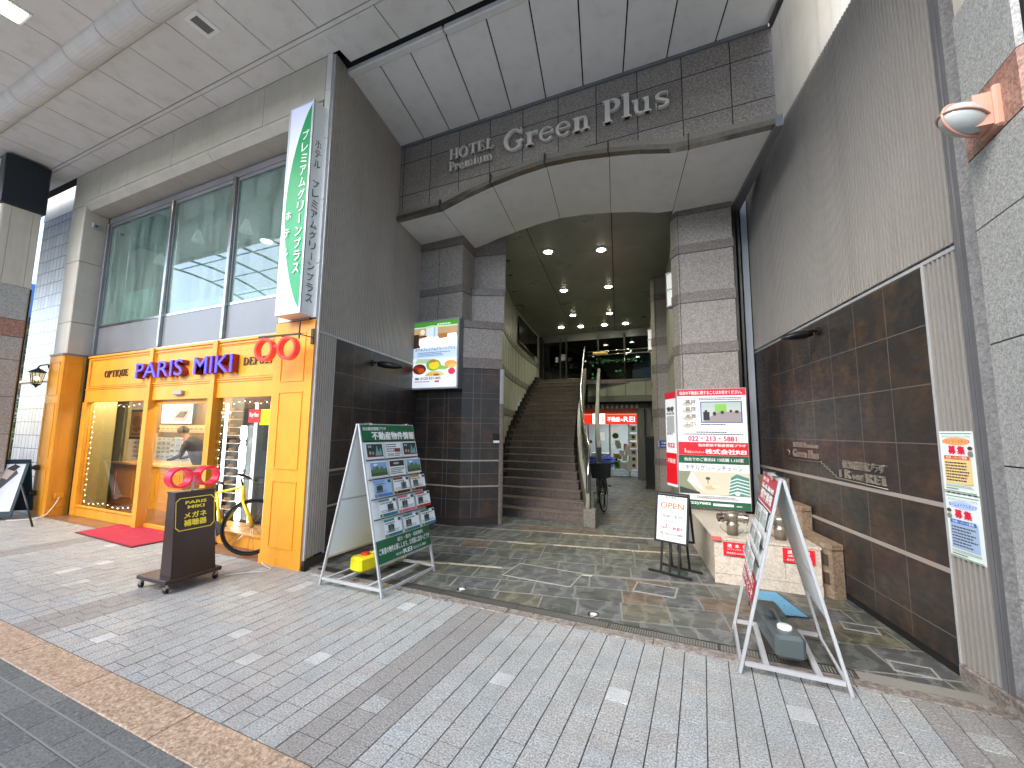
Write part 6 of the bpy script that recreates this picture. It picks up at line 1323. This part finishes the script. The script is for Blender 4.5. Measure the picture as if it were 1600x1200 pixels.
# stepped hollow blocks between plinth and wall
BRK = speckle('brown_block', '#8a7661', '#6b5947', '#a3907a', 120, .7, stain=.25)
r = thing('stepped_blocks', 'stepped brown hollow block wall between the plinth and the tiled wall', 'block wall', (1.08, 5.6, 0)); m = MB()
def tier(y0, y1, z): 
    k = -math.tan(A12); x0, x1 = 1.012, 1.185
    m.prism([(x0+k*(y0-5.12), y0+.03), (x0+.07+k*(y0-5.12), y0-.05), (x1+k*(y0-5.1), y0), (x1+k*(y1-5.1), y1), (x0+k*(y1-5.12), y1)], 0 if y0 < 5.2 else z-.27, z-.05, BRK)
    m.prism([(x0-.01+k*(y0-5.12), y0+.03), (x0+.07+k*(y0-5.12), y0-.065), (x1+k*(y0-5.1), y0-.012), (x1+k*(y1-5.1), y1), (x0-.01+k*(y1-5.12), y1)], z-.047, z, BRK)
tier(5.10, 6.7, .50); tier(5.68, 6.7, .76); tier(6.2, 6.7, 1.0); m.build('block', r)
m = MB()
for z in (.10, .27): m.prism([(1.022, 5.123), (1.060, 5.078), (1.058, 5.076), (1.019, 5.121)], z+.02, z+.13, flat('#4a3c2e', .9))  # dark patches laid on the face for the shade inside the block holes
m.build('hollow', r)
# estate agent board on the column
BX0, BX1, BY, BZ0, BZ1 = -.335, .575, 6.655, .50, 2.19
r = thing('estate_agent_board', 'large red white and green advertising board on the right column', 'advertising board', (.12, 6.66, 1.3)); WH = flat('#eef0f2', .4, 0, .12)
m = MB(); m.box(BX0, BX1, BY, BY+.03, BZ0, BZ1, M_ALU, b=.003); m.prism([(BX0, BY), (BX0-.0, BY+.03), (BX0-.16, BY+.30), (BX0-.17, BY+.29)], .76, BZ1-.03, M_ALU); m.build('frame', r)
def bz(f): return BZ1-(BZ1-BZ0)*f
def bxx(f): return BX0+(BX1-BX0)*f
RED = flat('#d01f3a', .4, 0, .1); G2 = flat('#1f5b41', .4); BK = flat('#1c1c1e', .5); PK = flat('#c23a5e', .5)
art = [('r', bxx(.01), bz(.995), bxx(.99), bz(.005), WH), ('r', bxx(.01), bz(.062), bxx(.99), bz(.005), RED), ('t', '仙台の不動産に関することはお任せください。', bxx(.05), bz(.05), bxx(.94), bz(.02), M_WHITE, .04)]
for i, w1 in enumerate(('賃貸', '管理', '売買', 'コンサル')):
    z = .11+i*.063; art += [('e', bxx(.16), bz(z+.02), .07, .032, flat('#cfc6b4', .5)), ('t', w1, bxx(.13), bz(z+.018), bxx(.285), bz(z-.018), BK, .008)]
art += [('lines', bxx(.33), bz(.102), bxx(.97), bz(.075), 2, BK), ('r', bxx(.35), bz(.292), bxx(.935), bz(.112), flat('#2f5fa6', .5)), ('r', bxx(.365), bz(.285), bxx(.92), bz(.12), flat('#c9cfcc', .5)), ('r', bxx(.365), bz(.165), bxx(.92), bz(.12), flat('#bccfc6', .5)), ('r', bxx(.56), bz(.2), bxx(.72), bz(.135), flat('#8fc85a', .5)), ('p', [(bxx(.37), bz(.285)), (bxx(.6), bz(.2)), (bxx(.92), bz(.2)), (bxx(.92), bz(.285))], flat('#a39a98', .5)),
        ('r', bxx(.39), bz(.27), bxx(.48), bz(.2), flat('#26262a', .5)), ('e', bxx(.43), bz(.195), .018, .02, flat('#26262a', .5)), ('e', bxx(.55), bz(.215), .022, .03, flat('#26262a', .5)), ('e', bxx(.66), bz(.205), .022, .024, flat('#2d2d30', .5)), ('e', bxx(.78), bz(.195), .018, .02, flat('#2d2d30', .5)), ('e', bxx(.86), bz(.2), .026, .022, flat('#2d2d30', .5)), ('lines', bxx(.35), bz(.315), bxx(.8), bz(.298), 1, BK),
        ('lines', bxx(.28), bz(.378), bxx(.75), bz(.362), 1, BK), ('lines', bxx(.1), bz(.395), bxx(.95), bz(.380), 1, flat('#454548', .5)), ('t', '022・213・5881', bxx(.16), bz(.445), bxx(.84), bz(.405), PK, .03),
        ('r', bxx(.01), bz(.565), bxx(.99), bz(.455), flat('#dd1b2b', .4, 0, .12)), ('t', '仙台駅前不動産情報プラザ', bxx(.3), bz(.492), bxx(.96), bz(.468), M_WHITE, .03), ('t', '株式会社REI', bxx(.4), bz(.553), bxx(.96), bz(.512), M_WHITE, .05), ('t', '不動産コンサルタント', bxx(.12), bz(.55), bxx(.38), bz(.53), M_WHITE, .01), ('r', bxx(.1), bz(.545), bxx(.115), bz(.51), M_WHITE),
        ('r', bxx(.01), bz(.632), bxx(.99), bz(.568), G2), ('t', '仙台でのご宿泊は 13店舗 1,150室', bxx(.09), bz(.615), bxx(.92), bz(.585), M_WHITE, .02), ('t', 'ホテルグリーンチェーン', bxx(.1), bz(.69), bxx(.9), bz(.645), flat('#3d3d40', .5), 0),
        ('r', bxx(.01), bz(.885), bxx(.99), bz(.70), flat('#d4cdb8', .5)), ('p', [(bxx(.01), bz(.7)), (bxx(.18), bz(.7)), (bxx(.12), bz(.78)), (bxx(.3), bz(.885)), (bxx(.01), bz(.885))], flat('#8a9078', .5)), ('p', [(bxx(.2), bz(.7)), (bxx(.13), bz(.78)), (bxx(.36), bz(.86))], flat('#eef0ee', .5)), ('p', [(bxx(.01), bz(.83)), (bxx(.3), bz(.87)), (bxx(.3), bz(.885)), (bxx(.01), bz(.885))], flat('#3a3f38', .5)), ('e', bxx(.42), bz(.755), .03, .02, flat('#3f5a38', .5)), ('r', bxx(.415), bz(.80), bxx(.425), bz(.76), flat('#5a4a38', .5)), ('e', bxx(.45), bz(.83), .07, .03, flat('#c9b990', .5)), ('e', bxx(.53), bz(.82), .05, .02, flat('#e6ddc0', .5)),
        ('p', [(bxx(.7), bz(.885)), (bxx(.74), bz(.74)), (bxx(.82), bz(.71)), (bxx(.98), bz(.74)), (bxx(.98), bz(.885))], flat('#4f8a80', .5))]
for k in range(5): zz = .755+k*.026; art += [('p', [(bxx(.72-k*.004), bz(zz+.012)), (bxx(.82), bz(zz-.012)), (bxx(.98), bz(zz+.01)), (bxx(.98), bz(zz+.018)), (bxx(.82), bz(zz-.002)), (bxx(.72-k*.004), bz(zz+.02))], flat('#d6e6e0', .5))]
art += [('e', bxx(.82), bz(.87), .03, .02, flat('#f2f2ee', .5)), ('lines', bxx(.25), bz(.92), bxx(.85), bz(.895), 2, flat('#6a6a6c', .5)), ('r', bxx(.01), bz(.995), bxx(.99), bz(.935), G2), ('t', '(722)7882', bxx(.1), bz(.975), bxx(.45), bz(.95), M_WHITE, .03), ('r', bxx(.48), bz(.975), bxx(.76), bz(.955), M_WHITE), ('lines', bxx(.8), bz(.975), bxx(.88), bz(.96), 1, M_WHITE)]
m = MB(); m.art(art, y=BY-.0002, dy=.0004); m.build('artwork', r)
T = Matrix.Translation((BX0-.165, BY+.285, 0)) @ Matrix.Rotation(-math.atan2(.27, .16), 4, 'Z')
m = MB(T); m.art([('r', .0, .76, .32, BZ1-.03, WH), ('r', 0, BZ1-.13, .32, BZ1-.03, RED), ('lines', .04, 1.5, .28, 1.95, 6, flat('#9aa0a4', .5)), ('r', .05, 1.55, .27, 1.8, flat('#b7bcbc', .5)), ('t', '賃貸', .06, 1.86, .26, 1.94, BK, .02), ('t', '022', .05, 1.33, .27, 1.40, PK, .03), ('r', 0, .8, .32, 1.25, flat('#dd1b2b', .4, 0, .12)), ('t', '不動産', .04, 1.10, .28, 1.17, M_WHITE, .03)], y=-.014); m.build('side_artwork', r)
# ================================================================== LIGHTBOX ON LEFT COLUMN
LX0, LX1, LY, LZ0, LZ1 = -4.60, -3.655, 5.90, 2.24, 3.44
r = thing('poster_lightbox', 'lit poster box with bedroom and food pictures on the left column', 'lightbox', (-4.1, 5.98, 2.2)); m = MB(); m.box(LX0, LX1, LY+.01, 6.045, LZ0, LZ1, M_GREY, b=.004); m.build('box', r); m = MB(); f_ = .028
for q_ in ((LX0, LX1, LZ0, LZ0+f_), (LX0, LX1, LZ1-f_, LZ1)): m.box(q_[0], q_[1], LY-.008, LY+.012, q_[2], q_[3], M_ALU)
for q_ in ((LX0, LX0+f_), (LX1-f_, LX1)): m.box(q_[0], q_[1], LY-.008, LY+.012, LZ0+f_, LZ1-f_, M_ALU)
m.build('frame', r)
def E(h, e=.5): return flat(h, .4, 0, e)
ux = lambda f: LX0+f_+(LX1-LX0-2*f_)*f
uz = lambda f: LZ1-f_-(LZ1-LZ0-2*f_)*f
art = [('r', ux(0), uz(1), ux(1), uz(0), E('#c9dcf4')), ('r', ux(0), uz(.07), ux(1), uz(0), E('#4a9a34')), ('p', [(ux(0), uz(.09)), (ux(.4), uz(.055)), (ux(1), uz(.08)), (ux(1), uz(.1)), (ux(0), uz(.1))], E('#c9e6b4')), ('r', ux(0), uz(.30), ux(1), uz(.09), E('#c7a47a')), ('r', ux(.28), uz(.27), ux(.55), uz(.09), E('#dfe9f2')), ('r', ux(.46), uz(.24), ux(.5), uz(.09), E('#a9c4dc')), ('r', ux(0), uz(.33), ux(.12), uz(.18), E('#3a2a22')), ('r', ux(.02), uz(.23), ux(.3), uz(.205), E('#4a3020')), ('e', ux(.2), uz(.15), .05, .05, E('#f4ead0')),
       ('p', [(ux(.12), uz(.36)), (ux(.12), uz(.26)), (ux(.3), uz(.23)), (ux(.58), uz(.24)), (ux(.6), uz(.27)), (ux(.2), uz(.38))], E('#f4f2ea', .9)), ('r', ux(.58), uz(.26), ux(1), uz(.19), E('#b07a48')), ('r', ux(.78), uz(.26), ux(.98), uz(.2), E('#f0eee6', .9)), ('p', [(ux(0), uz(.40)), (ux(.2), uz(.375)), (ux(.6), uz(.27)), (ux(1), uz(.24)), (ux(1), uz(.40))], E('#dbe6f4', .85)),
       ('p', [(ux(0), uz(.40)), (ux(0), uz(.30)), (ux(.12), uz(.33)), (ux(.16), uz(.39))], E('#3a2c24')),
       ('t', 'ホテルプレミアムグリーンプラス', ux(.04), uz(.445), ux(.96), uz(.395), E('#35424c', .3), .02), ('lines', ux(.1), uz(.53), ux(.9), uz(.46), 3, E('#5a7a9a', .4)), ('r', ux(0), uz(.82), ux(1), uz(.56), E('#e9eef2')),
       ('p', [(ux(.05), uz(.64)), (ux(.1), uz(.56)), (ux(.5), uz(.57)), (ux(.55), uz(.63))], E('#b9cfa8')), ('e', ux(.48), uz(.665), .15, .10, E('#7fae4a')), ('e', ux(.5), uz(.67), .11, .07, E('#efcf2a')), ('e', ux(.47), uz(.61), .06, .035, E('#b8862f')), ('p', [(ux(.3), uz(.72)), (ux(.75), uz(.74)), (ux(.85), uz(.71)), (ux(.6), uz(.66))], E('#8fc05a')), ('e', ux(.5), uz(.675), .10, .06, E('#f2d83a')),
       ('e', ux(.16), uz(.73), .165, .115, E('#f4f4f2')), ('e', ux(.16), uz(.72), .14, .09, E('#6a2418')), ('e', ux(.2), uz(.74), .07, .045, E('#c0562a')), ('e', ux(.1), uz(.70), .05, .03, E('#a83020')), ('e', ux(.87), uz(.66), .12, .06, E('#e8a84a')), ('e', ux(.9), uz(.69), .08, .04, E('#f0c070')), ('e', ux(.9), uz(.77), .07, .055, E('#d83a5a')), ('e', ux(.52), uz(.82), .20, .075, E('#cfd99a')), ('e', ux(.5), uz(.82), .15, .05, E('#e8b85a')), ('e', ux(.56), uz(.815), .06, .02, E('#c0502a')), ('r', ux(0), uz(1), ux(1), uz(.83), E('#eceef2')),
       ('t', '0120-957-885', ux(.2), uz(.885), ux(.66), uz(.845), E('#7a6a68', .3), .02), ('r', ux(.07), uz(.885), ux(.16), uz(.85), E('#8a8a8c', .3)), ('lines', ux(.06), uz(.925), ux(.46), uz(.90), 1, E('#7a7a7c', .3)), ('r', ux(.53), uz(.925), ux(.63), uz(.90), E('#c03a3a', .4)), ('lines', ux(.55), uz(.07), ux(.95), uz(.03), 1, E('#e8f4e0'))]
m = MB(); m.art(art, y=LY, dy=.0005); m.build('artwork', r)
# small box on the column edge, black wall spots
r = thing('intercom_box', 'small black box with white label on the left column edge', 'intercom', (-3.2, 6.42, 1.45)); m = MB(Mx((-3.19, 6.415, 0), R(39))); m.box(-.05, .05, -.03, 0, 1.40, 1.50, M_BLACK, b=.004); m.build('box', r); m = MB(Mx((-3.19, 6.415, 0), R(39))); m.box(-.05, .05, -.035, -.002, 1.345, 1.385, M_WHITE); m.build('label', r)
def wallspot(lab, base, tip, side):
    r = thing('wall_spotlight', lab, 'spotlight', base, 0, 'black spotlights on the tiled walls'); b = Vector(base); t_ = Vector(tip); d = (t_-b); L = d.length; dn = d.normalized()
    m = MB(); n_ = Vector((math.cos(A12)*side, math.sin(A12)*side, 0)); m.cyl(b, b+n_*.02, .045, n=14, m=M_BLACK); m.tube([b+n_*.02, b+n_*.06+Vector((0, 0, .01)), b+dn*.09+Vector((0, 0, -.01))], .013, 8, M_BLACK); m.build('bracket', r)
    s = dn.cross(Vector((0, 0, 1))).normalized(); u = s.cross(dn); p0 = b+dn*.07; vs = []
    for f, wd, hh_ in ((0, .025, .035), (.25, .055, .05), (.6, .085, .045), (.9, .065, .025), (1, .03, .008)):
        c = p0+dn*(L-.07)*f
        for k in range(8): a = 2*math.pi*k/8; vs.append(c+s*math.cos(a)*wd+u*math.sin(a)*hh_)
    m = MB(); m.add(vs, [(i*8+k, i*8+(k+1) % 8, i*8+8+(k+1) % 8, i*8+8+k) for i in range(4) for k in range(8)]+[tuple(range(7, -1, -1)), tuple(range(32, 40))], flat('#1b1c1d', .3), True); m.build('lamp_head', r)
wallspot('black wall spotlight on the left brown tiles under the ribbed metal', (-4.30, 4.62, 2.50), (-3.93, 4.84, 2.45), 1)
wallspot('black wall spotlight on the right brown tiles near the ribbed metal', (1.15, 5.27, 2.63), (.80, 5.12, 2.55), -1)
# recruiting posters on the right ribbed strip
def recruit(lab, z0, z1, c1, c2, title, hue, panel, face_left):
    r = thing('recruit_poster', lab, 'poster', (RX, RY, (z0+z1)/2), A12-R(90), 'staff posters on the ribbed strip'); xa, xb = sx(3.815), sx(3.553)
    m = MB(MF); m.box(xa, xb, -.004, -.002, z0, z1, flat('#eaf2ee', .5)); m.build('sheet', r); px = lambda f: xa+(xb-xa)*f; pz = lambda f: z1-(z1-z0)*f
    GG = flat('#6f9f78', .5); art = [('r', px(.03), pz(.045), px(.97), pz(.03), GG), ('t', 'ホテルプレミアムグリーンプラス', px(.08), pz(.105), px(.92), pz(.07), flat('#4f7a5a', .5), .01), ('e', px(.5), pz(.165), .11, .025, flat(c1, .5)), ('t', title, px(.1), pz(.20), px(.9), pz(.135), flat(c2, .5), .02), ('t', '募', px(.26), pz(.37), px(.47), pz(.24), flat('#e02040', .5), .06), ('t', '集', px(.53), pz(.37), px(.74), pz(.24), flat('#e02040', .5), .06)]
    fx = .1 if face_left else .9
    art += [('e', px(fx), pz(.30), .018, .022, flat('#e6c9b0', .5)), ('e', px(fx), pz(.27), .019, .012, flat('#4a3a38', .5)), ('e', px(fx), pz(.36), .02, .018, flat('#7a8a84', .5)), ('r', px(.1), pz(.85), px(.9), pz(.42), flat(panel, .5)), ('r', px(.12), pz(.46), px(.86), pz(.40), flat(hue, .5)), ('t', '社員・パート募集', px(.18), pz(.45), px(.80), pz(.41), M_WHITE, .02),
            ('lines', px(.14), pz(.82), px(.86), pz(.49), 7, flat('#3a3a3c', .5)), ('lines', px(.1), pz(.91), px(.95), pz(.87), 2, GG), ('lines', px(.1), pz(.95), px(.6), pz(.92), 1, flat('#3a3a3c', .5)), ('r', px(.03), pz(.985), px(.97), pz(.97), GG)]
    m = MB(MF); m.art(art, y=-.0045, dy=.0004); m.build('artwork', r)
recruit('upper poster with orange oval and red characters on the right ribbed strip', 1.185, 1.58, '#f2b070', '#e8562a', 'レストランスタッフ', '#d8562a', '#f0d090', False)
recruit('lower poster with blue oval and red characters on the right ribbed strip', .77, 1.175, '#bcd0f0', '#2f5fb0', 'ルームメイクスタッフ', '#2f6fc0', '#a9c0dc', True)
# blue door mat
t = NT('blue_mat'); w_ = t.n('ShaderNodeTexWave'); w_.inputs['Scale'].default_value = 22; w_.bands_direction = 'DIAGONAL'; t.l(t.co, w_.inputs[0]); n_ = t.noise(30, 3, .6)
c = t.mix('#4f93b8', '#7fb6d0', w_.outputs[1]); c = t.mix(c, '#35708f', mrange(t, n_, .55, .7, 0, .5)); t.col(c); t.rough(.9); t.bump(w_.outputs[1], .5, .003)
r = thing('blue_mat', 'pale blue patterned rubber mat on slate before the plinth', 'mat', (.57, 4.66, 0)); MB().prism([(.40, 4.95), (.60, 4.99), (.76, 4.47), (.45, 4.40), (.34, 4.55)], .002, .010, t.m).build('mat', r)
MB().prism([(.385, 4.965), (.61, 5.005), (.78, 4.46), (.445, 4.385), (.325, 4.55)], .0015, .005, flat('#22303a', .8)).build('rim', r)
r = thing('round_cover', 'round green metal cover in the slate beneath the OPEN sign', 'access cover', (-.33, 5.2, 0)); MB().lathe([(.13, .001), (.13, .004), (0, .0045)], 24, flat('#4a5f55', .5), M=Matrix.Translation((-.33, 5.2, 0))).build('lid', r)
# ================================================================== BICYCLES
def bicycle(name, lab, loc, rz, fc, steer, basket, rw_=.335, slick=True):
    r = thing(name, lab, 'bicycle', loc, rz); M = WM[r.name]; F_ = flat(fc, .28); fx, bxp = .98, 0.0; hub = rw_
    HT, HB = Vector((fx-.19, 0, .80)), Vector((fx-.15, 0, .66)); BB = Vector((.43, 0, .27)); ST = Vector((.30, 0, .70))
    S = Matrix.Translation(HB) @ Matrix.Rotation(steer, 4, Vector((-.28, 0, 1))) @ Matrix.Translation(-HB)
    def wheel(cx, T):
        m = MB(T); m.tube([(cx+(rw_-.014)*math.cos(R(a)), 0, hub+(rw_-.014)*math.sin(R(a))) for a in range(0, 360, 10)], .0155, 8, M_RUBBER, closed=True); wo = m.build('tyre', r)
        m = MB(T); m.tube([(cx+(rw_-.038)*math.cos(R(a)), 0, hub+(rw_-.038)*math.sin(R(a))) for a in range(0, 360, 10)], .010, 6, flat('#3a3c3e', .25, .8) if slick else M_ALU, closed=True); m.build('rim', wo)
        m = MB(T)
        for k in range(28): a = 2*math.pi*k/28; s = .025 if k % 2 else -.025; m.tube([(cx, s, hub), (cx+(rw_-.04)*math.cos(a+(.25 if k % 4 < 2 else -.25)), 0, hub+(rw_-.04)*math.sin(a+(.25 if k % 4 < 2 else -.25)))], .0014, 3, M_STEEL)
        m.cyl((cx, -.04, hub), (cx, .04, hub), .018, n=10, m=M_STEEL); m.build('spokes', wo)
    wheel(fx, M @ S); wheel(bxp, M)
    m = MB(M); tb = lambda p, q_, rr_: m.tube([p, q_], rr_, 8, F_)
    tb(ST, HT, .016); tb(BB, HB, .021); tb(ST, BB, .018); tb(HB+Vector((0, 0, -.02)), HT+Vector((0, 0, .02)), .022)
    for s in (-1, 1): tb(BB+Vector((0, s*.03, 0)), (bxp, s*.055, hub), .010); tb(ST+Vector((0, s*.02, 0)), (bxp, s*.055, hub), .009)
    m.build('frame', r); m = MB(M @ S)
    for s in (-1, 1): m.tube([HB+Vector((.0, s*.045, -.03)), (fx-.05, s*.052, .45), (fx, s*.052, hub)], .014, 8, F_)
    m.box(HB.x-.02, HB.x+.02, -.05, .05, HB.z-.04, HB.z-.01, F_, b=.005); m.build('fork', r)
    m = MB(M @ S); m.tube([HT, HT+Vector((-.03, 0, .10)), HT+Vector((.05, 0, .12))], .014, 8, M_BLACK)
    hb = HT+Vector((.05, 0, .12)); m.tube([hb+Vector((-.06, -.27, .01)), hb+Vector((0, -.12, 0)), hb+Vector((0, .12, 0)), hb+Vector((-.06, .27, .01))], .012, 8, M_BLACK)
    for s in (-1, 1): m.tube([hb+Vector((-.02, s*.15, .0)), hb+Vector((.05, s*.17, -.03)), hb+Vector((.0, s*.25, -.03))], .006, 5, M_STEEL); m.cyl(hb+Vector((-.03, s*.19, .005)), hb+Vector((-.065, s*.28, .01)), .017, n=10, m=M_RUBBER)
    m.build('handlebar', r)
    m = MB(M); m.tube([ST, ST+Vector((-.02, 0, .10))], .012, 8, M_BLACK); m.build('seat_post', r)
    m = MB(M); c = ST+Vector((-.03, 0, .12)); vs = []
    for x_, w2, zz in ((-.14, .06, .01), (-.10, .075, .02), (0, .045, .015), (.10, .022, .008), (.14, .012, .0)):
        for k in range(8): a = 2*math.pi*k/8; vs.append(c+Vector((x_, math.cos(a)*w2, zz+math.sin(a)*.018)))
    m.add(vs, [(i*8+k, i*8+(k+1) % 8, i*8+8+(k+1) % 8, i*8+8+k) for i in range(4) for k in range(8)]+[tuple(range(7, -1, -1)), tuple(range(32, 40))], M_BLACK, True); m.build('saddle', r)
    m = MB(M); m.cyl((BB.x, -.06, BB.z), (BB.x, -.05, BB.z), .095, n=24, m=M_DARKSTEEL); m.tube([(BB.x, -.07, BB.z), (BB.x+.05, -.075, BB.z-.155)], .010, 6, M_ALU); m.box(BB.x+.0, BB.x+.10, -.15, -.08, BB.z-.175, BB.z-.15, M_BLACK, b=.004)
    m.tube([(BB.x, .07, BB.z), (BB.x-.05, .075, BB.z+.155)], .010, 6, M_ALU); m.box(BB.x-.1, BB.x, .08, .15, BB.z+.15, BB.z+.175, M_BLACK, b=.004); m.build('crankset', r)
    m = MB(M @ S)
    if basket:
        b0 = HT+Vector((.10, 0, -.14)); n = 9
        def cr(t_, s_): return Vector((b0.x+.03+(.22+.05*t_)*s_[0], (.15+.04*t_)*s_[1], b0.z+.27*t_))
        ring_ = [(0, -1), (.33, -1), (.66, -1), (1, -1), (1, -.5), (1, 0), (1, .5), (1, 1), (.66, 1), (.33, 1), (0, 1), (0, .5), (0, 0), (0, -.5)]
        vs = [cr(0, s_) for s_ in ring_]+[cr(1, s_) for s_ in ring_]; L = len(ring_); m.add(vs, [(k, (k+1) % L, L+(k+1) % L, L+k) for k in range(L)]+[tuple(range(L-1, -1, -1))], flat('#1a1b1c', .7)); m.tube([cr(1, s_)+Vector((0, 0, .005)) for s_ in ring_], .008, 6, M_BLACK, closed=True); m.build('basket', r)
    return r
bicycle('road_bicycle', 'yellow bicycle parked before the right optician window', (-6.08, 3.50, .008), R(1), '#e8d21a', R(46), False)
bicycle('basket_bicycle', 'black bicycle with front basket parked behind the stair curb', (-1.99, 9.35, 0), R(-79), '#161718', R(-12), True, slick=False)
bicycle('covered_bicycle', 'second dark bicycle parked behind the basket bicycle', (-2.35, 10.6, 0), R(-80), '#202224', R(10), False, slick=False)
r = thing('blue_cover', 'blue cloth draped over the rear parked bicycle', 'cloth', (-2.3, 10.5, .8)); t = NT('blue_cloth'); t.col(t.mix('#1d44b0', '#2a5fd8', t.noise(9, 4, .6))); t.rough(.6)
m = MB(); n = 10; vs = []
for i in range(n+1):
    for j in range(5):
        x = -2.55+.62*i/n; y = 10.15+.5*j/4; z = .98-.10*abs(2*j/4-1)**2+.02*math.sin(i*1.7+j)-.05*((i/n-.5)*2)**2; vs.append((x, y, z))
m.add(vs, [(i*5+j, i*5+5+j, i*5+6+j, i*5+1+j) for i in range(n) for j in range(4)], t.m, True)
vs2 = []; 
for i in range(n+1): x = -2.55+.62*i/n; vs2 += [(x, 10.15, .88+.02*math.sin(i*1.7)-.05*((i/n-.5)*2)**2), (x, 10.10+.015*math.sin(i*2.3), .74+.02*math.sin(i*1.1))]
m.add(vs2, [(2*i, 2*i+1, 2*i+3, 2*i+2) for i in range(n)], t.m, True); m.build('cloth', r)
